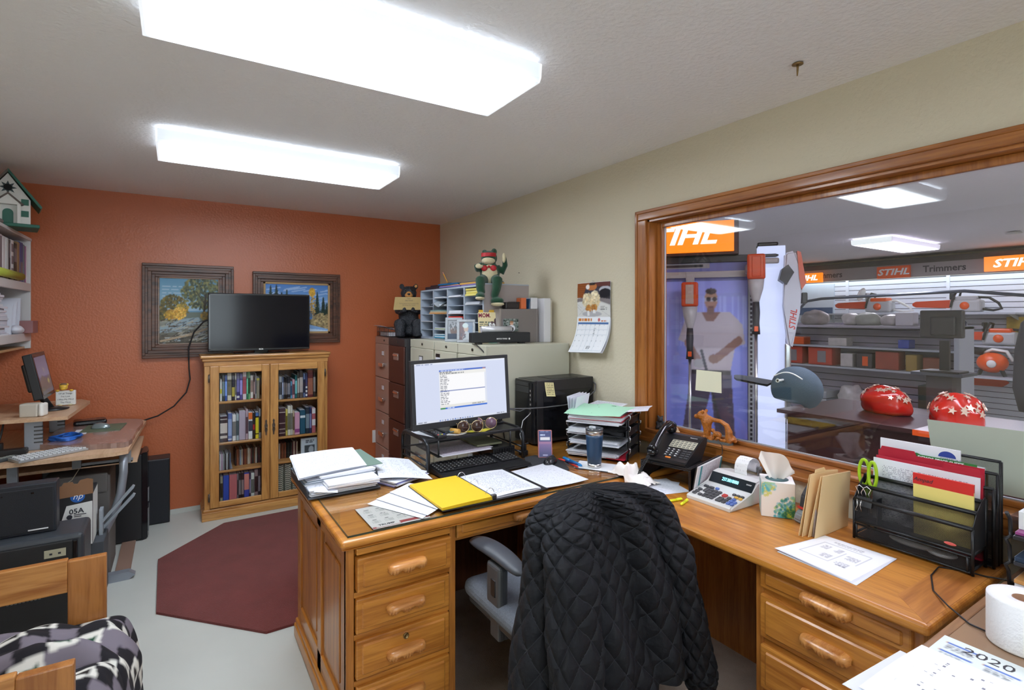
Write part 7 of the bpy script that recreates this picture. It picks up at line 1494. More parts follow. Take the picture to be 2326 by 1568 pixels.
b = nb(); tube(b, [(-.012, 0, 0), (-.012, 0, .07), (-.006, 0, .1)], [.03, .034, .015], 14); ell(b, (-.012, 0, .12), (.032, .032, .036)); bmesh.ops.translate(b, vec=(-.935, 4.06, 2.0565), verts=b.verts); one('figurine', b, mat('ochre ceramic', rgb(176, 140, 70), .4), 'ochre ceramic figurine cut by the left image edge on top of the wall shelf', 'figurine')
b = nb(); ell(b, (-.88, 4.17, 2.075), (.03, .03, .02)); one('pebble_ornament', b, mat('grey stone', rgb(110, 104, 100), .7), 'small grey stone ornament beside the birdhouse', 'ornament')
# ================================================================ COMPUTER DESK IN THE LEFT CORNER
LAM = wood('light beech laminate', rgb(188, 150, 118), rgb(206, 172, 140), 'y', rough=.4, coat=.1)
t = thing('computer_desk', 'light wood computer desk with silver legs in the left corner', 'desk', (-.65, 4.2, 0))
b = nb(); extr(b, [(-1.1, 3.70, .738), (-.30, 3.688, .738), (-.235, 3.72, .738), (-.19, 4.70, .738), (-.23, 4.76, .738), (-1.1, 4.76, .738)], (0, 0, .022)); obj('desktop', b, LAM, t, True)
b = nb(); bx(b, -.9, -.2, 3.85, 4.6, .655, .67); obj('keyboard_tray', b, LAM, t, True)
b = nb(); bx(b, -.5, -.46, 3.84, 3.87, .66, .737); bx(b, -.5, -.22, 3.85, 3.862, .66, .685, .002); bx(b, -.26, -.23, 3.84, 3.87, .66, .737); obj('tray_bracket', b, GREY, t, True)
LEGM = mat('silver grey tube', rgb(150, 156, 166), .35, metal=.4)
for y in (3.79, 4.66):
 b = nb(); tube(b, [(-.262, y, .738), (-.262, y, .62), (-.275, y, .50), (-.31, y, .38), (-.365, y, .26), (-.40, y, .16), (-.42, y, .05)], .021, 12); lg = obj('curved_leg', b, LEGM, t, True)
 b = nb(); extr(b, [(-.95, y - .025, .0), (-.235, y - .025, .0), (-.205, y - .025, .022), (-.235, y - .025, .045), (-.95, y - .025, .055)], (0, .05, 0)); obj('foot', b, LEGM, lg, True)
 b = nb(); bx(b, -.76, -.715, y - .015, y + .015, .04, .738, .006); obj('rear_post', b, LEGM, t, True)
b = nb(); bx(b, -.31, -.235, 3.83, 4.62, .0, .012); bx(b, -.5, -.35, 3.80, 4.62, .003, .018); obj('footrest', b, mat('brown board', rgb(140, 112, 98), .6), t, True)
t2 = t
b = nb(); extr(b, [(-.98, 4.0, .928), (-.815, 3.955, .928), (-.53, 3.935, .928), (-.50, 4.58, .928), (-.56, 4.70, .928), (-.98, 4.70, .928)], (0, 0, .02)); ms = obj('monitor_shelf', b, LAM, t, True)
for y, x in ((4.0, -.70), (4.56, -.68)):
 b = nb(); bx(b, x - .03, x + .05, y - .008, y + .008, .76, .928, .004); obj('shelf_post', b, LEGM, ms, True)
 b = nb()
 for k in range(5): bx(b, x + .012, x + .052, y - .0088, y + .0088, .80 + k * .022, .809 + k * .022, .002)
 obj('vent_slot', b, mat('dark slot', (.05, .05, .05), .6), ms, True)
DZ = .7602
t = thing('computer_monitor', 'small black monitor tilted back on the raised shelf of the corner desk', 'monitor', (-.66, 4.28, .9482))
Mm = Matrix.Translation((-.665, 4.3, 1.03)) @ Matrix.Rotation(R(90), 4, 'Z') @ Matrix.Rotation(R(11.5), 4, 'X') @ Matrix.Rotation(0, 4, 'Z')
Mm = frame((-.668, 4.30, 1.03), (0, 1, 0), (-.2, 0, .98))  # x along +y, y up the tilted screen, z toward +x
b = nb(); bx(b, -.17, .17, 0, .275, -.045, 0, .006, M=Mm); bx(b, -.12, .12, .05, .22, -.07, -.04, .01, M=Mm); obj('housing', b, BLACK, t, True)
b = nb(); bx(b, -.17, .17, 0, .275, 0, .002, M=Mm); obj('bezel', b, mat('dark plum bezel', (.02, .013, .016), .25), t, True)
a = Art(60, 50, (.25, .26, .36)); a.grad(0, 0, 1, .55, (.28, .28, .36), (.36, .36, .44)); a.poly([(0, .62), (.3, .5), (.6, .6), (1, .55), (1, 1), (0, 1)], (.28, .27, .27)); a.el(.75, .7, .08, .06, (.5, .46, .3)); a.rect(0, .9, 1, 1, (.28, .3, .34)); a.dabs(8, .55, .35, .1, .08, .03, [(.46, .42, .42)])
picture('screen', a.a, Mm @ Vector((-.152, .022, .0025)), Mm.to_3x3() @ Vector((.304, 0, 0)), Mm.to_3x3() @ Vector((0, .23, 0)), col_mat('dim monitor screen', .12, em=.4), t)
b = nb(); lathe(b, [(.085, 0), (.088, .006), (.03, .016), (.0005, .016)], (-.655, 4.27, .9482), 30); tube(b, [(-.66, 4.28, .955), (-.70, 4.28, 1.03), (-.715, 4.29, 1.12)], .02, 12); obj('stand', b, BLACK, t, True)
t = thing('speaker', 'small white box speaker on the front of the raised shelf beside the tilted monitor', 'speaker', (-.70, 4.03, .9482), R(-14))
b = nb(); bx(b, -.05, .035, -.03, .04, 0, .075, .006); obj('box', b, mat('cream plastic', rgb(196, 190, 178), .5), t)
b = nb(); bx(b, .036, .06, -.03, .04, .001, .075, .01); obj('front', b, WHITEP, t)
t = thing('figurine', 'white message block with a yellow kitten peeking over it on the raised shelf', 'figurine', (-.605, 4.42, .9482), R(-4))
b = nb(); bx(b, -.05, .05, -.012, .012, .004, .096, .003); obj('block', b, WHITEP, t)
for i, s_ in enumerate(('Of all Things', "I've Lost", 'I Miss My Mind', 'The Most')): text('lettering', s_, .0135, frame((0, -.0125, .078 - i * .019), (1, 0, 0), (0, 0, 1)), DPRINT, t, world=False)
YK = mat('yellow glaze', rgb(222, 176, 60), .35)
b = nb(); ell(b, (-.012, -.004, .118), (.022, .018, .02)); ell(b, (-.012, -.018, .11), (.013, .01, .009)); ell(b, (-.04, -.012, .098), (.01, .008, .007)); ell(b, (.03, -.012, .098), (.01, .008, .007)); ell(b, (-.028, 0, .134), (.007, .005, .009)); ell(b, (.006, 0, .134), (.007, .005, .009)); obj('kitten', b, YK, t)
b = nb(); ell(b, (-.012, .002, .136), (.02, .016, .009)); obj('cap', b, mat('brown glaze', rgb(120, 90, 70), .4), t)
b = nb(); ell(b, (-.026, -.014, .006), (.012, .01, .006)); ell(b, (.024, -.014, .006), (.012, .01, .006)); obj('paws', b, mat('cream glaze', rgb(214, 204, 170), .4), t)
b = nb(); pts = []
r = random.Random(9)
base = [(-.66, 3.99), (-.5, 3.86), (-.36, 3.815), (-.255, 3.80), (-.235, 3.83), (-.215, 4.2), (-.2, 4.5), (-.215, 4.6), (-.36, 4.72), (-.62, 4.72), (-.655, 4.4)]
for i in range(len(base)):
 p, q = base[i], base[(i + 1) % len(base)]
 for k in range(5): pts.append((p[0] + (q[0] - p[0]) * k / 5 + r.uniform(-.005, .005), p[1] + (q[1] - p[1]) * k / 5 + r.uniform(-.005, .005)))
extr(b, [(x, y, DZ) for x, y in pts], (0, 0, .03)); MB = mat('rose brown marble', rgb(146, 120, 112), .25, var=.45, vscale=14, coat=.4); sl = one('marble_slab', b, MB, 'rough edged brown marble slab on the corner computer desk', 'slab')
SB = DZ + .0302
b = nb(); extr(b, [(-.52, 4.24, SB), (-.31, 4.22, SB), (-.29, 4.47, SB), (-.5, 4.5, SB)], (0, 0, .004)); one('mouse_pad', b, mat('mossy mouse pad', rgb(96, 110, 90), .6, var=.3, vscale=16), 'mossy green mouse pad on the marble slab', 'mouse pad')
t = thing('computer_mouse', 'silver computer mouse on the mossy mouse pad', 'mouse', (-.42, 4.34, SB + .0042), R(70))
b = nb(); ell(b, (0, 0, .004), (.03, .055, .032), 20, 12)
for v in b.verts:
 if v.co.z < 0: v.co.z = 0
obj('shell', b, mat('silver grey shell', rgb(150, 164, 168), .2, metal=.5), t)
b = nb(); cyl(b, (-.004, .033, .027), (.004, .033, .027), .008, seg=12); obj('wheel', b, DGREY, t)
t = thing('router', 'black oval router on the back of the marble slab', 'router', (-.5, 4.58, SB + .0002), R(8))
b = nb(); bx(b, -.09, .09, -.06, .06, 0, .032, .015, seg=4); obj('body', b, BLACKG, t)
b = nb(); bx(b, -.06, .06, -.0605, -.058, .01, .02); obj('status_strip', b, DGREY, t)
b = nb(); pts = []
for i in range(110):
 a_ = i * .42; q = .05 + .008 * math.sin(i * 1.7); pts.append((-.56 + q * 1.35 * math.cos(a_), 4.08 + q * 1.5 * math.sin(a_), SB + .005 + .018 * (i / 110) + .003 * math.sin(i * .9)))
tube(b, pts, .0042, 6); one('network_cable', b, mat('blue cable jacket', rgb(36, 100, 190), .4), 'bright blue coiled cable on the marble slab', 'cable')
b = nb(); bx(b, -.56, -.48, 4.2, 4.27, SB, SB + .002, M=None); bx(b, -.545, -.49, 4.28, 4.36, SB, SB + .003); one('note_cards', b, WHITE, 'white cards lying on the marble slab left of the silver mouse', 'cards')
t = thing('keyboard', 'silver keyboard lying at an angle at the front edge of the corner desk', 'keyboard', (-.585, 3.795, DZ + .0003), R(33))
b = nb(); extr(b, [(-.16, -.055, .002), (-.16, .055, .002), (-.16, .055, .02), (-.16, -.055, .012)], (.32, 0, 0)); obj('base', b, mat('silver keyboard', rgb(176, 180, 184), .3, metal=.5), t)
b = nb()
for i in range(15):
 for j in range(5): bx(b, -.15 + i * .02, -.134 + i * .02, -.048 + j * .02, -.032 + j * .02, .012 + j * .0015, .019 + j * .0014, .001, seg=1)
obj('keys', b, mat('pale keycap', rgb(196, 198, 200), .4), t)
remote(-.775, 3.775, DZ + .0003, R(-40), .15, .045, mat('charcoal remote', rgb(64, 68, 70), .4), 'grey remote control at the front left of the corner desk', mat('pale remote buttons', rgb(150, 156, 150), .5))
b = nb(); bx(b, -.84, -.70, 3.885, 3.94, DZ, DZ + .035, .006); one('power_adapter', b, BLACK, 'black power adapter behind the grey remote on the corner desk', 'adapter')
b = nb(); tube(b, [(-.82, 4.02, .925), (-.83, 4.02, .86), (-.84, 4.0, .80), (-.83, 3.98, DZ + .006)], .005, 8); bx(b, -.85, -.815, 3.96, 4.0, DZ, .82, .004); one('speaker_cable', b, BLACK, 'black cable and plug hanging under the raised shelf', 'cable')
t = thing('computer_tower', 'tall black tower computer on the floor beneath the corner desk', 'computer', (-.4, 4.45, 0))
b = nb(); bx(b, -.66, -.20, 4.37, 4.59, .01, .585, .006); obj('case', b, BLACK, t, True)
b = nb(); extr(b, [(-.205, 4.365, .005), (-.17, 4.385, .005), (-.165, 4.46, .005), (-.175, 4.59, .005), (-.205, 4.595, .005)], (0, 0, .59)); bmesh.ops.bevel(b, geom=[e for e in b.edges], offset=.006, segments=2, affect='EDGES'); obj('front_bezel', b, BLACKG, t, True)
b = nb(); bx(b, -.1705, -.164, 4.41, 4.46, .25, .34, .002); bx(b, -.1705, -.165, 4.40, 4.55, .05, .2, .002); obj('bezel_trim', b, GREY, t, True)
b = nb()
for x in (-.62, -.24):
 for y in (4.4, 4.56): bx(b, x - .02, x + .02, y - .015, y + .015, 0, .011)
obj('feet', b, BLACK, t, True)
t = thing('subwoofer', 'flat black cloth fronted speaker box on the floor by the orange wall', 'speaker', (-.14, 4.72, 0))
b = nb(); bx(b, -.31, -.045, 4.655, 4.82, 0.0, .475, .006); obj('box', b, BLACK, t, True)
b = nb(); bx(b, -.305, -.05, 4.648, 4.656, .01, .468, .003); obj('grille', b, mat('black grille cloth', (.016, .017, .022), .8, bump=.4, bscale=500), t, True)
t = thing('computer_case', 'black desktop computer case with a small sticker standing at the left behind the wooden armchair', 'computer', (-.66, 3.22, 0))
b = nb(); bx(b, -1.02, -.362, 3.11, 3.36, 0, .528, .02, seg=3); obj('case', b, mat('grey black case', rgb(58, 62, 68), .35), t, True)
b = nb(); bx(b, -1.0, -.40, 3.103, 3.113, .02, .505, .006); obj('front_mesh', b, mat('black front mesh', (.012, .012, .014), .5, bump=.4, bscale=700), t, True)
b = nb(); bx(b, -.40, -.385, 3.1, 3.115, .02, .5, .003); obj('trim', b, BLACKG, t, True)
b = nb(); bx(b, -.50, -.425, 3.1005, 3.1035, .44, .475); sk = obj('sticker', b, mat('ivory sticker', rgb(186, 184, 160), .5), t, True)
b = nb(); bx(b, -.482, -.472, 3.0998, 3.101, .452, .46); bx(b, -.452, -.442, 3.0998, 3.101, .452, .46); obj('sticker_print', b, DPRINT, sk, True)
b = nb()
for i in range(9):
 for j in range(5): lathe(b, [(.006, 0), (.0045, .002), (.001, .002)], seg=6, M=Matrix.Translation((-.62 + i * .013 + (j % 2) * .0065 - .02 * 0, 3.1028, .27 + j * .0115)) @ Matrix.Rotation(R(90), 4, 'X'))
obj('vent', b, mat('vent steel', (.2, .2, .2), .4, metal=.7), t, True)
t = thing('flat_speaker', 'wide black mesh fronted speaker box standing on the black computer case', 'speaker', (-.73, 3.24, .529))
b = nb(); bx(b, -1.0, -.472, 3.20, 3.28, .529, .757, .005); obj('box', b, mat('worn black box', rgb(38, 42, 50), .4), t, True)
b = nb(); bx(b, -.995, -.482, 3.194, 3.202, .54, .738, .003); obj('grille', b, mat('black grille cloth', (.016, .017, .022), .8, bump=.4, bscale=500), t, True)
b = nb(); bx(b, -.57, -.50, 3.1925, 3.1945, .548, .553); obj('lettering', b, WPRINT, t, True)
b = nb(); bx(b, -.66, -.655, 3.1925, 3.1945, .715, .72); bx(b, -.56, -.55, 3.1925, 3.1945, .715, .722); obj('screw_holes', b, BLACKG, t, True)
b = nb(); bx(b, -.60, -.33, 3.56, 3.76, 0, .32, .004); one('carton', b, mat('dark printed carton', rgb(70, 74, 80), .6), 'dark carton on the floor under the toner box', 'box')
t = thing('toner_box', 'black and white toner cartridge box with a torn open brown flap under the corner desk', 'box', (-.45, 3.6, .3205))
b = nb(); bx(b, -.56, -.375, 3.52, 3.72, .3205, .60, .002); obj('carton', b, mat('black carton', (.02, .02, .022), .5), t, True)
b = nb(); extr(b, [(-.56, 3.517, .585), (-.372, 3.517, .595), (-.372, 3.512, .67), (-.395, 3.511, .678), (-.425, 3.511, .672), (-.435, 3.512, .655), (-.45, 3.512, .657), (-.455, 3.511, .668), (-.49, 3.511, .668), (-.5, 3.512, .652), (-.515, 3.512, .652), (-.52, 3.511, .662), (-.56, 3.511, .662)], (0, .0025, 0)); obj('torn_flap', b, mat('brown card', rgb(146, 106, 76), .7), t, True, label='torn brown cardboard flap')
b = nb(); extr(b, [(-.50, 3.5185, .47), (-.48, 3.5185, .545), (-.375, 3.5185, .555), (-.375, 3.5185, .33), (-.415, 3.5185, .33), (-.415, 3.5185, .47)], (0, .001, 0)); obj('white_panel', b, WHITEP, t, True)
text('lettering', '05A', .036, frame((-.44, 3.5178, .512), (1, 0, .04), (0, 0, 1)), DPRINT, t, bold=.0008)
b = nb(); lathe(b, [(.012, 0), (.012, .001)], seg=18, M=Matrix.Translation((-.468, 3.5182, .486)) @ Matrix.Rotation(R(90), 4, 'X')); obj('dot', b, DPRINT, t, True)
b = nb(); bx(b, -.45, -.40, 3.5178, 3.5186, .492, .496); bx(b, -.45, -.42, 3.5178, 3.5186, .483, .487); obj('print_lines', b, DPRINT, t, True)
b = nb(); lathe(b, [(.030, 0), (.030, .001)], seg=26, M=Matrix.Translation((-.435, 3.5185, .587)) @ Matrix.Rotation(R(90), 4, 'X')); em = obj('round_emblem', b, mat('cobalt ink', rgb(40, 96, 176), .4), t, True)
text('emblem_letters', 'hp', .042, frame((-.435, 3.5172, .588), (1, 0, 0), (0, 0, 1)), WPRINT, em, shear=.3)
b = nb(); bx(b, -.374, -.3735, 3.53, 3.72, .33, .59); obj('white_side', b, WHITEP, t, True)
b = nb(); bx(b, -.64, -.33, 3.86, 4.2, .0, .6, .01); bx(b, -.60, -.34, 3.85, 3.87, .5, .615, .01); one('printer', b, mat('dusty grey plastic', rgb(104, 100, 98), .6), 'dusty grey printer under the corner desk behind the toner box', 'printer')
b = nb(); bx(b, -1.12, -.9, 3.9, 4.3, 0, .62, .005); one('carton', b, mat('cream carton', rgb(176, 166, 140), .6), 'cream carton at the left edge under the corner desk', 'box')
b = nb()
for i in range(2): extr(b, [(-.35, 3.66 + .05 * i, .40 - .05 * i), (-.21, 3.64 + .05 * i, .575 - .06 * i), (-.2, 3.64 + .05 * i, .57 - .06 * i), (-.205, 3.64 + .05 * i, .558 - .06 * i), (-.345, 3.66 + .05 * i, .385 - .05 * i)], (0, .02, 0))
bx(b, -.362, -.345, 3.66, 3.72, 0.0, .46, .003)
one('plastic_bracket', b, mat('translucent grey plastic', rgb(150, 158, 166), .3), 'translucent grey plastic bracket propped under the desk edge beside the toner box', 'bracket')
b = nb(); tube(b, [(-.47, 3.86, .655), (-.5, 3.84, .6), (-.56, 3.8, .56), (-.64, 3.8, .54), (-.72, 3.82, .53), (-.8, 3.85, .5), (-.82, 3.87, .02)], .0025, 6); one('beige_cord', b, mat('beige cord', rgb(170, 160, 140), .5), 'beige cord sagging beneath the corner desk', 'cord')
# ================================================================ WOODEN ARMCHAIR WITH THROW
WC = wood('honey beech x', rgb(156, 96, 44), rgb(196, 138, 76), 'x', rough=.4); WCZ = wood('honey beech z', rgb(142, 84, 36), rgb(178, 118, 60), 'z', rough=.4)
t = thing('wooden_armchair', 'wooden slatted armchair with broad flat arms at the lower left', 'armchair', (-.6, 2.18, 0))
for y in (1.80, 2.557):
 y1 = y + .03
 b = nb(); bx(b, -1.05, -.346, y, y1, .487, .61, .004); obj('arm_rail', b, WC, t, True)
 b = nb(); bx(b, -.346, -.23, y - .001, y1 + .001, .0, .603, .004); obj('front_post', b, WCZ, t, True)
 b = nb(); bx(b, -1.1, -1.0, y, y1, 0, .9, .004); obj('back_post', b, WCZ, t, True)
 b = nb(); bx(b, -1.0, -.346, y + .004, y1 - .004, .24, .34, .003); obj('side_rail', b, WC, t, True)
b = nb(); bx(b, -.30, -.26, 1.83, 2.557, .24, .34, .004); obj('front_rail', b, wood('honey beech y', rgb(156, 96, 44), rgb(196, 138, 76), 'y', rough=.4), t, True)
for z in (.55, .7, .82):
 b = nb(); bx(b, -1.07, -1.04, 1.83, 2.557, z, z + .07, .004); obj('back_slat', b, wood('honey beech y', rgb(156, 96, 44), rgb(196, 138, 76), 'y', rough=.4), t, True)
b = nb(); bx(b, -1.03, -.25, 1.835, 2.552, .25, .34, .03, seg=3); obj('seat_cushion', b, mat('grey cushion', rgb(96, 94, 98), .9), t, True)
def thr(u, v):
 y = 1.838 + .71 * u; n1 = noise.noise(Vector((u * 3.2, v * 3.1, .3))); n2 = noise.noise(Vector((u * 7, v * 6.5, 2.1))); s = v * 1.05
 if s < .55: x, z = -.78 + s, .355
 elif s < .75:
  q = (s - .55) / .2 * PI / 2; x, z = -.23 + .1 * math.sin(q), .355 - .1 * (1 - math.cos(q))
 else: x, z = -.13 - .01 * (s - .75), .255 - (s - .75) * .75
 e = min(1, u * 8, (1 - u) * 8); up = max(0, 1 - max(0, s - .5) * 3)
 z += (.055 + .075 * n1 + .05 * n2 + .03 * abs(math.sin(9 * u + 5 * v + 4 * n1)) - .02 * abs(math.sin(6 * u - 9 * v))) * e * (.25 + .75 * up) * (1 if s > .0 else 0); x += (.03 * n1 + .02 * n2) * (1 - up) + .03 * n2 * up
 return Vector((x, y + .02 * n2 * (1 - up), max(z, .347 if s < .5 else .02)))
NX, NY = 170, 210
a = Art(NX, NY, (.36, .34, .38)); CH_ = [(.1, .09, .11), (.37, .34, .38), (.8, .79, .76), (.37, .34, .38)]
for j in range(15):
 for i in range(12):
  w_, h_ = 1 / 12., 1 / 15.; k = (i * 5 + j * 3) % 8
  c = (.13, .12, .14) if (i + j) % 2 and k != 3 else ((.86, .85, .82) if k in (0, 4) else (.47, .44, .48))
  x, y = i * w_, j * h_; a.poly([(x, y + .006), (x + w_, y - .006), (x + w_ + .01, y + h_ - .006), (x + .01, y + h_ + .006)], c)
  if c[0] > .7:
   cx, cy = x + w_ / 2, y + h_ / 2; g = (.1, .28, .2) if k != 4 else (.14, .12, .12)
   for k in range(3): a.poly([(cx - .01 - .008 * k, cy - .006 + .012 * k), (cx, cy - .024 + .010 * k), (cx + .01 + .008 * k, cy - .006 + .012 * k)], g)
t = thing('throw_blanket', 'grey and white checked fleece throw heaped on the wooden armchair seat', 'blanket', (-.4, 2.19, .341))
o_ = picture('fleece', a.a, (0, 0, 0), (1, 0, 0), (0, 1, 0), col_mat('printed fleece', .95), t, world=False)
for v_ in o_.data.vertices:
 p = thr(v_.co.x, 1 - v_.co.y); v_.co = p - Vector((-.4, 2.19, .341))
for p_ in o_.data.polygons: p_.use_smooth = True
sm = o_.modifiers.new('thick', 'SOLIDIFY'); sm.thickness = .008; sm.offset = 1
for q in ([(-.72, 1.9), (-.62, 2.0), (-.52, 2.12), (-.45, 2.3)], [(-.5, 1.87), (-.36, 1.95), (-.3, 2.1)], [(-.6, 2.35), (-.45, 2.42), (-.33, 2.5)]): pass
# ================================================================ THE SHOP BEYOND THE WINDOW
OR = mat('orange plastic', rgb(226, 88, 26), .35); ORE = emis('lit orange sign face', rgb(255, 128, 20), .46); WHE = emis('lit white lettering', (1, 1, 1), .55)
GR = mat('pale grey casting', rgb(176, 178, 180), .4); ORC = mat('orange bar scabbard', rgb(206, 64, 22), .4)
t = thing('slat_wall', 'white slatted display wall at the far side of the shop', 'wall panel', (9.4, 3.2, .1))
b = nb()
for i in range(26): bx(b, 9.405, 9.425, .6, 5.35, .12 + i * .0765, .12 + i * .0765 + .067)
obj('slats', b, mat('white slat laminate', rgb(222, 226, 236), .4), t, True)
b = nb(); bx(b, 9.425, 9.44, .6, 5.35, .1, 2.12); obj('backing', b, mat('slat groove', (.1, .1, .12), .6), t, True)
for y in (4.42, 3.06, 1.7):
 b = nb(); bx(b, 9.39, 9.407, y - .02, y + .02, .1, 2.12); obj('upright', b, mat('white slat laminate', rgb(222, 226, 236), .4), t, True)
t = thing('sign_band', 'grey header band with shop lettering above the slatted wall', 'sign', (9.1, 3.0, 2.1))
b = nb(); bx(b, 9.1, 9.14, .4, 5.3, 2.105, 2.30); obj('fascia', b, mat('warm grey fascia', rgb(150, 144, 146), .5), t, True)
b = nb(); bx(b, 9.14, 9.44, .4, 5.3, 2.27, 2.30); obj('top', b, GREY, t, True)
b = nb(); bx(b, 9.095, 9.105, .4, 5.3, 2.30, 2.38); obj('dark_trim', b, mat('dark bronze trim', rgb(70, 66, 66), .5), t, True)
b = nb(); tube(b, [(9.2, .5, 2.2), (9.2, 5.2, 2.2)], .02, 10); obj('fluorescent_tube', b, emis('lit tube', (.85, .92, 1), 6), t, True)
for y, in ((4.62,), (3.03,)):
 text('lettering', 'Trimmers', .13, frame((9.098, y - .02, 2.205), (0, -1, 0), (0, 0, 1)), DPRINT, t, bold=.003, sx=.95)
def osign(y0, y1, z0, z1, x, label, lit, size):
 t = thing('logo_sign', label, 'sign', (x, (y0 + y1) / 2, z0))
 b = nb(); bx(b, x, x + .05, y0, y1, z0, z1, .004); obj('panel', b, ORE if lit else mat('orange sign panel', rgb(236, 96, 40), .4), t, True)
 text('lettering', 'STIHL', size, frame((x - .002, (y0 + y1) / 2, (z0 + z1) / 2 - .002), (0, -1, 0), (0, 0, 1)), WHE if lit else WPRINT, t, shear=.25, bold=size * .03, sx=1.25)
osign(4.60, 5.12, 2.09, 2.25, 8.95, 'small glowing orange logo sign at the left end of the grey header band', True, .12)
osign(3.40, 3.83, 2.10, 2.28, 9.04, 'unlit orange logo panel in the middle of the grey header band', False, .13)
osign(1.9, 2.52, 2.11, 2.30, 8.9, 'glowing orange logo sign at the right end of the grey header band', True, .14)
b = nb(); lathe(b, [(.02, 0), (.06, -.01), (.07, -.025), (.03, -.035), (.001, -.036)], (7.6, 1.9, H), 24); one('smoke_detector', b, WHITEP, 'round smoke detector on the shop ceiling above the orange signs', 'smoke detector', org=(7.6, 1.9, H))
light(6.72, 8.05, 2.70, 3.12, 'lit ceiling fixture in the shop seen through the window', c=(.96, .9, 1.1), k=.95)
light(3.6, 4.9, 4.1, 4.5, 'added shop ceiling fixture mostly hidden behind the hanging orange logo sign, brightening the shop', c=(.96, .9, 1.1), k=.95)  # added lamp tucked behind the sign to give the shop more light
light(3.4, 4.7, -.9, -.5, 'added unseen shop ceiling fixture beyond the right image edge', c=(.96, .9, 1.1), k=.95)  # extra fixture out of view, added to light the shop
light(2.5, 2.95, .3, 1.6, 'added unseen shop ceiling fixture just beyond the top of the window wall', c=(.96, .9, 1.1), k=.95)  # added lamp hidden by the wall above the glass; lights kiosk and counter
light(5.6, 6.9, -.3, .1, 'second added unseen shop ceiling fixture beyond the right image edge', c=(.96, .9, 1.1), k=.95)  # one more added lamp outside the view, brightening the shop
def wshelf(x0, y0, y1, z, label):
 t = thing('display_shelf', label, 'shelf', (x0 + .2, (y0 + y1) / 2, z - .03))
 b = nb(); bx(b, x0, 9.40, y0, y1, z - .022, z); obj('board', b, mat('grey shelf', rgb(176, 180, 188), .4), t, True)
 for y in (y0 + .1, y1 - .1):
  b = nb(); extr(b, [(9.38, y, z - .02), (x0 + .1, y, z - .02), (9.38, y, z - .1)], (0, .008, 0)); obj('bracket', b, LGREY, t, True)
wshelf(8.85, 2.2, 4.75, 1.575, 'long grey shelf with two chainsaws on the slatted wall')
wshelf(8.85, 1.5, 2.85, 1.145, 'grey shelf with an orange topped saw on the slatted wall')
wshelf(8.6, 1.5, 3.0, .76, 'lower grey shelf with an orange blower on the slatted wall')
def saw(x, y, z, label, top, s=1., ring=False, stand=0.):
 t = thing('chainsaw', label, 'chainsaw', (x, y, z), R(90), 'chainsaws on the shop shelves')
 Ms = Matrix.Diagonal((s, s, s, 1))
 def ob(n, b, m):
  bmesh.ops.transform(b, matrix=Ms, verts=b.verts); return obj(n, b, m, t)
 b = nb(); extr(b, [(.1, -.012, .06), (.52, -.012, .075), (.56, -.012, .1), (.56, -.012, .13), (.52, -.012, .155), (.1, -.012, .17)], (0, .024, 0)); bmesh.ops.bevel(b, geom=list(b.edges), offset=.006, segments=2, affect='EDGES'); ob('bar_cover', b, ORC)
 b = nb(); bx(b, -.2, .12, -.09, .09, .01, .17, .03, seg=3); ob('engine_body', b, GR)
 b = nb(); bx(b, -.16, .06, -.08, .08, .15, .215, .02); ob('top_cover', b, OR if top else GR)
 b = nb(); lathe(b, [(.05, 0), (.048, .008), (.001, .01)], seg=20, M=Matrix.Translation((-.04, .09, .09)) @ Matrix.Rotation(R(-90), 4, 'X')); ob('starter_cap', b, OR)
 b = nb(); tube(b, [(.1, -.1, .06), (.08, -.11, .18), (.05, -.08, .27), (.05, .05, .28), (.07, .11, .2), (.1, .11, .07)], .013, 8); ob('front_handle', b, BLACK)
 b = nb(); bx(b, .1, .125, -.07, .07, .17, .29, .01); ob('hand_guard', b, GR if ring else BLACK)
 b = nb(); tube(b, [(-.14, 0, .2), (-.26, 0, .19), (-.35, 0, .12), (-.38, 0, .05), (-.3, 0, .03), (-.18, 0, .05)] if not ring else [(-.14, 0, .16), (-.24, 0, .17), (-.36, 0, .1), (-.44, 0, .03), (-.32, 0, .02), (-.18, 0, .05)], .016, 8); ob('rear_handle', b, WHITEP if ring else BLACK)
 if ring:
  b = nb(); lathe(b, [(.09, -.01), (.1, 0), (.09, .01), (.001, .012)], seg=24, M=Matrix.Translation((.19, .03, .27)) @ Matrix.Rotation(R(70), 4, 'Y')); ob('price_disc', b, WHITEP)
saw(9.05, 3.83, 1.576, 'white and orange chainsaw with a round tag, left on the long shelf', True, 1.08, True)
saw(9.05, 2.78, 1.576, 'chainsaw with a black top handle, right on the long shelf', False, 1.05)
saw(9.0, 2.42, 1.146, 'orange topped chainsaw on the middle shelf below the black handled saw', True, 1.05)
t = thing('leaf_blower', 'orange leaf blower standing on the lower shelf of the slatted wall', 'leaf blower', (8.85, 2.42, .761), R(90))
b = nb(); ell(b, (0, 0, .17), (.16, .12, .13), 20, 12); obj('housing', b, OR, t)
b = nb(); lathe(b, [(.05, 0), (.045, .008), (.001, .01)], seg=20, M=Matrix.Translation((-.02, .115, .16)) @ Matrix.Rotation(R(-90), 4, 'X')); obj('cap', b, WHITEP, t)
b = nb(); tube(b, [(.1, 0, .28), (.0, 0, .34), (-.14, 0, .32), (-.2, 0, .2)], .02, 8); obj('handle', b, WHITEP, t)
b = nb(); tube(b, [(.08, 0, .3), (.3, 0, .34), (.6, 0, .3)], [.05, .045, .04], 14); obj('nozzle', b, BLACK, t)
for x in (-.1, .1):
 b = nb(); extr(b, [(x, -.06, .08), (x + .02, -.06, .08), (x + .03 * (1 if x > 0 else -1) + .01, -.06, 0), (x + .03 * (1 if x > 0 else -1), -.06, 0)], (0, .12, 0)); obj('leg', b, BLACK, t)
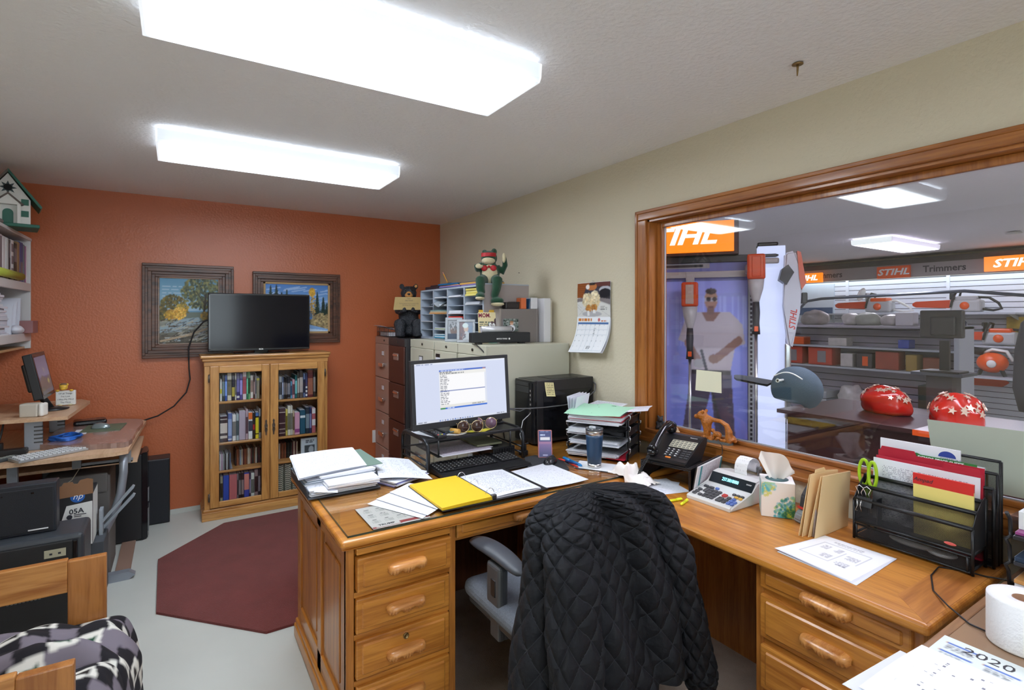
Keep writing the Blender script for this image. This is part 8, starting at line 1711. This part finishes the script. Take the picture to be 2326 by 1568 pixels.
t = thing('hedge_trimmer', 'red bladed hedge trimmer low on the slatted wall', 'hedge trimmer', (9.343, 2.8, .58), R(90))
b = nb(); extr(b, [(-.35, -.02, 0), (.12, -.02, -.01), (.12, -.02, .13), (-.35, -.02, .12), (-.42, -.02, .06)], (0, .03, 0)); bmesh.ops.bevel(b, geom=list(b.edges), offset=.006, segments=2, affect='EDGES'); obj('blade_cover', b, ORC, t)
b = nb(); bx(b, .12, .42, -.06, .06, -.03, .2, .02); tube(b, [(.2, 0, .2), (.3, 0, .28), (.42, 0, .18)], .015, 8); bx(b, .1, .14, .06, .10, .0, .04); obj('motor', b, mat('slate blue plastic', rgb(60, 76, 92), .4), t)
b = nb(); bx(b, 9.38, 9.404, 4.62, 5.3, 1.2, 2.08); t_ = one('poster', b, mat('pale product poster', rgb(196, 208, 220), .4), 'pale blue and white product poster at the left end of the slatted wall', 'poster')
b = nb(); bx(b, 9.376, 9.38, 4.64, 5.28, 1.55, 1.68); obj('navy_band', b, mat('navy print', rgb(50, 78, 120), .5), t_).location = -t_.location
b = nb(); bx(b, 9.38, 9.404, 1.95, 2.42, 1.2, 1.52); one('poster', b, mat('yellow poster', rgb(206, 176, 60), .4, var=.5, vscale=14), 'yellow and black poster behind the orange topped saw', 'poster')
t = thing('gondola_shelving', 'low grey double sided display unit in the middle of the shop', 'display unit', (6.6, 3.0, 0))
GN = mat('mauve grey slats', rgb(150, 146, 158), .5)
b = nb();
for i in range(17): bx(b, 6.6, 6.62, 2.0, 4.6, .16 + i * .0765, .16 + i * .0765 + .066)
obj('slats', b, GN, t, True)
b = nb(); bx(b, 6.62, 6.66, 2.0, 4.6, .1, 1.41); obj('core', b, mat('dark groove', (.06, .06, .07), .6), t, True)
b = nb(); bx(b, 6.3, 6.9, 1.96, 4.62, 1.40, 1.425); obj('top_shelf', b, GN, t, True)
b = nb(); bx(b, 6.25, 6.95, 2.0, 4.6, 0, .14); obj('base', b, GREY, t, True)
b = nb(); bx(b, 6.3, 6.6, 2.0, 4.6, 1.17, 1.19); obj('shelf', b, LGREY, t, True)
b = nb(); bx(b, 6.2, 6.6, 2.0, 4.6, .30, .33); obj('shelf', b, LGREY, t, True)
b = nb(); bx(b, 6.28, 6.66, 1.96, 2.0, 0, 1.43); obj('end_post', b, LGREY, t, True)
def shopbox(x, y, z, w, d, h, m, label, cat='box', grp=None, extra=None):
 t = thing('product_box' if cat == 'box' else cat.replace(' ', '_'), label, cat, (x, y, z), 0, grp)
 b = nb(); bx(b, -d / 2, d / 2, -w / 2, w / 2, 0, h, .008); obj('carton', b, m, t)
 if extra:
  b = nb(); bx(b, -d / 2 - .002, -d / 2 + .002, -w * .25, w * .1, h * .15, h * .8); obj('label_panel', b, extra, t)
RC = mat('dull red case', rgb(170, 52, 34), .45); CLB = mat('hazy clear wrap', rgb(176, 172, 170), .3, var=.3, vscale=20)
shopbox(6.44, 3.62, .96, .27, .2, .205, RC, 'left of two dull red cases hanging on the mauve display unit', 'case', None, mat('grey label', rgb(120, 116, 120), .5))
shopbox(6.44, 3.28, .96, .27, .2, .205, RC, 'right of two dull red cases hanging on the mauve display unit', 'case', None, mat('grey label', rgb(120, 116, 120), .5))
b = nb(); bx(b, 6.3, 6.6, 2.0, 4.6, .94, .958); obj('shelf', b, LGREY, t, True)
for k, (y, w_, h_, m_, lb) in enumerate(((3.0, .13, .15, CLB, 'clear wrapped pack right of the dull red cases'), (2.82, .16, .16, mat('dark pack', rgb(50, 48, 54), .5), 'dark boxed product with an orange corner on the mauve display unit'), (2.60, .22, .19, mat('rust bag', rgb(150, 62, 44), .5, var=.3, vscale=10), 'rust colored bag on the mauve display unit'), (2.38, .1, .17, mat('ochre pack', rgb(150, 124, 56), .5), 'ochre pack on the mauve display unit'), (2.2, .16, .15, mat('dark orange pack', rgb(120, 60, 40), .5), 'brown orange pack at the right end of the mauve display unit'))):
 shopbox(6.44, y, .959, w_, .16, h_, m_, lb, 'box', None, OR if k == 1 else None)
for k, (y, w_, m_, lb) in enumerate(((3.55, .14, mat('orange tool', rgb(216, 92, 36), .4), 'orange tool on the upper shelf of the mauve display unit'), (3.1, .2, CLB, 'clear wrapped part on the upper shelf of the mauve display unit'), (2.45, .1, mat('deep blue pack', rgb(40, 66, 160), .45), 'deep blue pack on the upper shelf of the mauve display unit'))):
 shopbox(6.44, y, 1.19, w_, .15, .09, m_, lb)
def bag(x, y, z, r, m, label, cat='bagged part', seed=0, grp=None, name='bagged_part'):
 b = nb(); ell(b, (0, 0, 0), r, 26, 16)
 for v in b.verts:
  n = noise.noise(v.co * 14 + Vector((seed, 0, 0))); v.co *= 1 + .22 * n; v.co.z = max(v.co.z, -r[2] * .7)
 bmesh.ops.translate(b, vec=(x, y, z + r[2] * .7), verts=b.verts); one(name, b, m, label, cat, grp)
bag(6.5, 3.42, 1.426, (.1, .16, .1), mat('grey wrapped engine', rgb(130, 122, 118), .4, var=.35, vscale=18), 'grey wrapped engine part at the left of the top shelf of the mauve display unit', seed=1)
bag(6.5, 3.02, 1.426, (.08, .09, .085), CLB, 'clear wrapped silver part on the top shelf of the mauve display unit', seed=2); bag(6.5, 2.84, 1.426, (.09, .14, .085), mat('pale green grey wrap', rgb(156, 160, 150), .4, var=.25, vscale=18), 'pale green grey wrapped part on the top shelf of the mauve display unit', seed=3)
bag(6.5, 2.62, 1.426, (.08, .1, .07), CLB, 'clear wrapped orange part on the top shelf of the mauve display unit', seed=5)
shopbox(6.5, 2.47, 1.426, .16, .14, .14, mat('white carton', rgb(196, 194, 200), .5), 'white carton at the right of the top shelf of the mauve display unit')
t = thing('drawer_organizer', 'clear three drawer storage box on the lower shelf of the mauve display unit', 'drawer box', (6.4, 3.3, .331))
for k in range(4):
 b = nb(); bx(b, 6.25, 6.55, 3.16, 3.44, .331 + k * .085, .331 + k * .085 + .08, .008); obj('drawer', b, mat('cloudy plastic', rgb(150, 156, 160), .3), t, True)
shopbox(6.4, 2.92, .331, .22, .12, .11, mat('white price card', rgb(206, 204, 206), .5), 'white price card box on the lower shelf of the mauve display unit')
bag(6.4, 2.95, .46, (.08, .15, .18), CLB, 'cloudy bag with red contents behind the white price card', seed=7)
bag(6.4, 2.5, .331, (.08, .1, .16), mat('milky jug', rgb(176, 178, 176), .4), 'milky plastic jug on the lower shelf of the mauve display unit', 'jug', 8, None, 'jug')
shopbox(6.38, 2.2, .331, .2, .16, .5, mat('dark green pack', rgb(30, 50, 46), .5), 'tall dark green pack at the right end of the lower shelf')
t = thing('shop_counter', 'shop counter with a white top and orange edge below the window', 'counter', (3.9, .9, 0))
b = nb(); bx(b, 3.5, 4.35, -.9, 1.3, .86, .885); obj('countertop', b, mat('white counter', rgb(206, 206, 210), .35), t, True)
b = nb(); bx(b, 3.49, 3.5, -.9, 1.3, .855, .887); obj('edge_band', b, OR, t, True)
b = nb(); bx(b, 3.5, 4.35, 1.3, 2.1, .86, .885); obj('dark_top', b, mat('dark maroon laminate', rgb(58, 30, 30), .45), t, True)
b = nb(); bx(b, 3.55, 4.3, -.85, 2.05, 0, .86); obj('cabinet', b, mat('dark maroon laminate', rgb(58, 30, 30), .45), t, True)
def starbag(x, y, z, r, label, seed):
 t = thing('gift_bag', label, 'bag', (x, y, z), 0, 'red star bags on the shop counter')
 b = nb(); ell(b, (0, 0, 0), r, 34, 22)
 for v in b.verts:
  n = noise.noise(v.co * 11 + Vector((seed, 0, 0))); v.co *= 1 + .28 * n; v.co.z = max(v.co.z, -r[2] * .6) + r[2] * .6
 o = obj('body', b, mat('shiny red foil', rgb(196, 28, 20), .18, spec=.7), t)
 r_ = random.Random(seed); b = nb()
 for _ in range(22):
  th, ph = r_.uniform(0, 2 * PI), r_.uniform(.15, 1.2); d = Vector((math.cos(th) * math.cos(ph), math.sin(th) * math.cos(ph), math.sin(ph)))
  n = noise.noise(Vector((d.x * r[0], d.y * r[1], d.z * r[2])) * 11 + Vector((seed, 0, 0))); c = Vector((d.x * r[0], d.y * r[1], d.z * r[2])) * (1.03 + .28 * n) + Vector((0, 0, r[2] * .6))
  X_, Y_ = _basis(d); q = r_.uniform(.016, .026)
  extr(b, [c + (X_ * math.cos(i * PI / 5) + Y_ * math.sin(i * PI / 5)) * q * (1 if i % 2 == 0 else .42) for i in range(10)], d * .004)
 st = obj('foil_stars', b, mat('pale foil star', rgb(226, 200, 180), .25, metal=.3), t)
starbag(3.95, 1.62, .886, (.1, .15, .11), 'red foil bag with pale stars, left on the shop counter', 3)
starbag(3.78, 1.2, .886, (.1, .13, .12), 'red foil bag with pale stars, right on the shop counter behind the grey green sheet', 6)
t = thing('computer_monitor', 'dark monitor seen from behind on the shop counter stand', 'monitor', (4.9, 1.62, 1.1))
b = nb(); bx(b, 4.88, 4.93, 1.5, 1.77, 1.36, 1.57, .01); bx(b, 4.86, 4.89, 1.54, 1.7, 1.38, 1.52, .01); obj('housing', b, mat('dark slate plastic', rgb(46, 46, 50), .4), t, True)
b = nb(); bx(b, 4.9, 4.93, 1.59, 1.65, 1.11, 1.34); bx(b, 4.8, 5.0, 1.5, 1.74, 1.10, 1.115, .004); obj('stand', b, BLACK, t, True)
t = thing('pedestal', 'tall grey counter pedestal carrying the dark monitor', 'pedestal', (4.95, 1.65, 0))
b = nb(); bx(b, 4.86, 5.04, 1.56, 1.72, 0, 1.075); obj('body', b, mat('dark cabinet', rgb(70, 66, 70), .5), t, True)
b = nb(); bx(b, 4.8, 5.1, 1.48, 1.8, 1.075, 1.0995, .003); obj('top', b, mat('slate top', rgb(70, 74, 84), .4), t, True)
bag(6.5, 2.16, 1.426, (.12, .18, .05), mat('dark navy cloth', rgb(36, 44, 66), .8), 'dark navy cloth at the right end of the mauve display unit', 'cloth', 9, None, 'cloth')
t = thing('coat', 'dark grey coat hanging on a stand at the right edge of the window', 'coat', (4.74, 1.03, 0))
b = nb(); cyl(b, (4.74, 1.03, 0), (4.74, 1.03, 1.6), .02); lathe(b, [(.18, 0), (.18, .02), (.02, .03)], (4.74, 1.03, 0)); obj('stand', b, BLACK, t, True)
b = nb(); lathe(b, [(.13, .9), (.16, 1.05), (.15, 1.3), (.12, 1.48), (.03, 1.58)], (4.74, 1.03, 0), 26); obj('garment', b, mat('dark grey wool', rgb(62, 62, 70), .9), t, True)
b = nb(); tube(b, [(7.2, 4.05, 1.52), (7.2, 4.0, 1.62), (7.2, 3.9, 1.73), (7.2, 3.7, 1.76), (7.2, 2.2, 1.80), (7.2, 1.6, 1.72), (7.2, 1.2, 1.62)], .018, 8); tube(b, [(7.2, 4.05, 0), (7.2, 4.05, 1.52)], .018, 8); tube(b, [(7.2, 1.2, 0), (7.2, 1.2, 1.62)], .018, 8)
one('pipe_rack', b, mat('grey steel pipe', rgb(96, 104, 114), .3, metal=.7), 'long bent grey pipe rack in front of the slatted wall', 'rack')
KZ = R(math.degrees(math.atan2(-.81, .5862)))
t = thing('display_kiosk', 'blue display panel with a printed workman poster and lit column beyond the window', 'display', (3.64, 2.75, 0), KZ)
b = nb(); bx(b, -.75, .30, 0, .03, .2, 1.985); obj('panel', b, mat('blue violet panel', rgb(112, 116, 184), .4), t)
b = nb(); bx(b, -.75, .36, -.02, .05, 1.958, 2.012, .004); bx(b, .3, .5, -.02, .05, 1.985, 2.012, .02); obj('header_bar', b, mat('near black bar', (.02, .02, .025), .4), t)
b = nb(); bx(b, -.75, .30, -.05, -.03, 1.835, 1.885, .003); bx(b, -.18, -.115, -.055, -.03, 1.79, 1.885, .003); bx(b, .26, .34, -.18, -.03, 1.85, 1.92, .01); bx(b, .34, .5, -.06, -.03, 1.93, 1.975, .012); obj('crossbar', b, mat('pale steel bar', rgb(170, 166, 168), .4), t)
b = nb(); bx(b, -.70, .0, -.004, 0, 1.915, 1.955); obj('title_strip', b, mat('grey title strip', rgb(150, 150, 156), .5), t)
b = nb(); bx(b, -.70, -.05, -.006, -.003, 1.925, 1.945); obj('title_print', b, DPRINT, t)
b = nb(); bx(b, .285, .327, -.02, .03, .0, 1.985); obj('upright', b, LGREY, t)
b = nb()
for i in range(48): bx(b, .298, .314, -.0215, -.019, .35 + i * .034, .35 + i * .034 + .02)
obj('slots', b, DPRINT, t)
b = nb(); bx(b, .355, .55, .02, .16, .30, 2.075, .004); obj('light_column', b, emis('lit lavender column', (.62, .68, 1.0), .3), t)
b = nb(); bx(b, .35, .50, .015, .165, 2.075, 2.105, .01); bx(b, .345, .56, .0, .17, 0, .30, .01); obj('column_cap', b, BLACK, t)
b = nb()
for i, c in enumerate((.55, .60, .65, .70, .75, .80)): lathe(b, [(.012, 0), (.012, .001)], seg=14, M=Matrix.Translation((.342, -.021, c)) @ Matrix.Rotation(R(90), 4, 'X'))
obj('pictograms', b, DPRINT, t)
a = Art(150, 205, (.42, .46, .7)); a.grad(0, 0, 1, 1, (.46, .48, .72), (.36, .4, .68))
for i in range(60):
 x = a.r.uniform(.0, 1); a.rect(x, .1, x + .008, .42, (.5, .54, .76))
a.rect(0, .42, 1, .45, (.4, .44, .7))
hx, sx = .70, .64
a.poly([(.5, .2), (.86, .2), (.96, .28), (.98, .4), (.9, .42), (.86, .58), (.52, .58), (.48, .4), (.42, .38)], (.56, .54, .58)); a.poly([(.62, .2), (.78, .2), (.72, .26), (.66, .26)], (.4, .3, .28))
a.el(.70, .12, .055, .068, (.5, .39, .36)); a.el(.70, .066, .046, .02, (.2, .17, .18)); a.rect(.65, .105, .755, .13, (.55, .55, .6)); a.el(.68, .117, .022, .014, (.2, .18, .2)); a.el(.73, .117, .022, .014, (.2, .18, .2)); a.line(.68, .165, .72, .165, .004, (.3, .18, .18)); a.rect(.67, .17, .73, .215, (.36, .27, .26))
a.line(.93, .38, .74, .50, .028, (.42, .32, .3)); a.line(.5, .4, .6, .52, .028, (.42, .32, .3)); a.el(.72, .5, .04, .03, (.4, .3, .28)); a.el(.6, .53, .05, .03, (.5, .5, .52))
a.rect(.53, .57, .87, .61, (.16, .15, .17)); a.poly([(.53, .6), (.87, .6), (.9, 1), (.74, 1), (.7, .7), (.6, 1), (.45, 1)], (.24, .22, .28)); a.line(.62, .45, .8, .98, .012, (.2, .2, .22))
a.a = np.clip(a.a * 1.3 + .03, 0, 1)
picture('workman_print', a.a, (-.62, -.003, .55), (.9, 0, 0), (0, 0, 1.26), PICG, t, world=False)
t = thing('logo_sign', 'large glowing orange logo sign hanging at the upper left inside the shop', 'sign', (3.64 - .081, 2.75 - .0586, 2.013), KZ)
b = nb(); bx(b, -.70, .18, -.02, .02, .022, .262, .003); obj('lit_face', b, ORE, t)
b = nb(); bx(b, -.71, .215, .02, .11, .0, .27, .004); obj('box', b, mat('dark sign box', rgb(60, 44, 44), .5), t)
b = nb(); bx(b, -.4, -.36, .06, .1, -.005, .01); obj('bracket', b, BLACK, t)
text('lettering', 'STIHL', .185, frame((-.26, -.0215, .145), (1, 0, 0), (0, 0, 1)), WHE, t, shear=.28, bold=.006, world=False, sx=1.3)
def ktrim(tt, yy, z0, label, head, bd=True):
 t = thing('string_trimmer', label, 'trimmer', (3.64 + .5862 * tt + .81 * yy, 2.75 - .81 * tt + .5862 * yy, .3), KZ, 'trimmers hanging on the shop kiosk')
 z0 -= .3
 b = nb(); bx(b, -.062, .062, -.05, .05, z0 - .19, z0, .015, seg=3); h_ = obj('engine_cover', b, head, t)
 b = nb(); bx(b, -.03, .03, -.054, -.049, z0 - .17, z0 - .02, .004); obj('badge', b, mat('silver badge', rgb(176, 150, 140), .3) if bd else head, h_)
 b = nb(); lathe(b, [(.058, 0), (.05, -.07), (.028, -.15), (.022, -.17)], (0, 0, z0 - .19), 20); obj('cone', b, mat('pale grey cone', rgb(176, 172, 174), .35), t)
 b = nb(); tube(b, [(0, 0, z0 - .36), (0, -.005, z0 - .44), (0, -.005, z0 - .52), (0, 0, z0 - .60)], [.024, .028, .024, .03], 14); hd = obj('grip', b, mat('charcoal grip', (.03, .03, .035), .45), t)
 b = nb(); bx(b, -.014, .014, -.036, -.02, z0 - .58, z0 - .54, .004); obj('trigger', b, OR, hd)
 b = nb(); cyl(b, (0, 0, z0 - .60), (0, 0, .02), .0125, seg=12); obj('shaft', b, mat('polished shaft', (.6, .6, .64), .2, metal=.9), t)
 b = nb(); lathe(b, [(.05, 0), (.055, .02), (.02, .06)], (0, 0, 0), 18); obj('trimmer_head', b, BLACK, t)
 b = nb(); bx(b, -.015, .015, .02, abs(yy) - .02, z0 - .06, z0 - .03, .003); obj('hanger', b, LGREY, t)
ktrim(-.141, -.2, 1.79, 'orange headed trimmer hanging upside down in front of the workman poster', mat('orange clear cover', rgb(196, 70, 30), .2))
ktrim(.33, -.2, 1.99, 'orange headed trimmer hanging upside down beside the lit lavender column', mat('orange clear cover', rgb(196, 70, 30), .2), False)
t = thing('edger', 'white pointed trimmer housing hanging to the right of the lit lavender column', 'trimmer', (3.64 + .5862 * .58 - .81 * .25 * 0 , 2.75 - .81 * .58, .6), KZ)
b = nb(); extr(b, [(-.05, -.14, 1.40), (.02, -.14, 1.415), (.075, -.14, 1.25), (.05, -.14, .95), (.0, -.14, .68), (-.03, -.14, .7), (-.06, -.14, 1.0)], (0, .1, 0)); bmesh.ops.bevel(b, geom=list(b.edges), offset=.016, segments=3, affect='EDGES'); obj('housing', b, mat('lavender white shell', rgb(190, 192, 206), .25), t)
b = nb(); extr(b, [(.03, -.15, 1.41), (.055, -.15, 1.40), (.09, -.15, 1.17), (.06, -.15, 1.12), (.045, -.15, 1.2)], (0, .12, 0)); obj('orange_flank', b, mat('orange clear cover', rgb(196, 70, 30), .2), t)
b = nb(); extr(b, [(-.07, -.16, 1.28), (-.03, -.16, 1.31), (.01, -.16, 1.25), (-.04, -.16, 1.16), (-.09, -.16, 1.2)], (0, .14, 0)); bx(b, .06, .1, -.14, -.06, 1.02, 1.1, .008); obj('dark_hook', b, BLACK, t)
b = nb(); bx(b, -.05, -.005, -.12, -.06, .15, .72, .012); tube(b, [(-.02, -.09, .15), (-.02, -.09, -.58)], .014, 10); obj('shaft', b, mat('polished shaft', (.6, .6, .64), .2, metal=.9), t)
text('lettering', 'STIHL', .06, frame((.005, -.1415, .9), (.1, 0, 1), (-1, 0, .1)), mat('red print', rgb(200, 50, 40), .4), t, shear=.25, world=False, bold=.001)
b = nb(); bx(b, -.04, .0, -.04, .06, 1.2, 1.24, .004); obj('hanger', b, LGREY, t)
t = thing('baseball_cap', 'dark slate baseball cap hung on the shop side of the window glass', 'cap', (2.42, 1.385, 1.09))
CP_ = mat('slate cap cotton', rgb(64, 82, 98), .85, bump=.3, bscale=300)
b = nb(); ell(b, (2.425, 1.36, 1.185), (.085, .115, .105), 30, 20)
for v in b.verts: v.co.z = max(v.co.z, 1.12 + .1 * (v.co.y - 1.25)) if v.co.y > 1.3 else max(v.co.z, 1.105)
obj('crown', b, CP_, t, True)
b = nb(); grid(b, 16, 8, lambda u, v: (2.355 + .14 * u, 1.46 + .215 * v * (1 - .25 * (2 * u - 1) ** 2), 1.20 + .01 * (1 - (2 * u - 1) ** 2) + .012 * v)); grid(b, 16, 8, lambda u, v: (2.355 + .14 * u, 1.46 + .215 * v * (1 - .25 * (2 * u - 1) ** 2), 1.19 + .01 * (1 - (2 * u - 1) ** 2) + .012 * v)); obj('brim', b, mat('charcoal brim', rgb(40, 46, 54), .8), t, True)
b = nb(); tube(b, [(2.345, 1.42 - .012 * i, 1.245 + .022 * math.sin(i * .3)) for i in range(12)], .003, 6); obj('lettering', b, WPRINT, t, True)
b = nb(); cyl(b, (2.3055, 1.38, 1.23), (2.36, 1.38, 1.23), .005, seg=10); cyl(b, (2.3055, 1.38, 1.23), (2.309, 1.38, 1.23), .009, seg=18); obj('suction_hook', b, WHITEP, t, True)
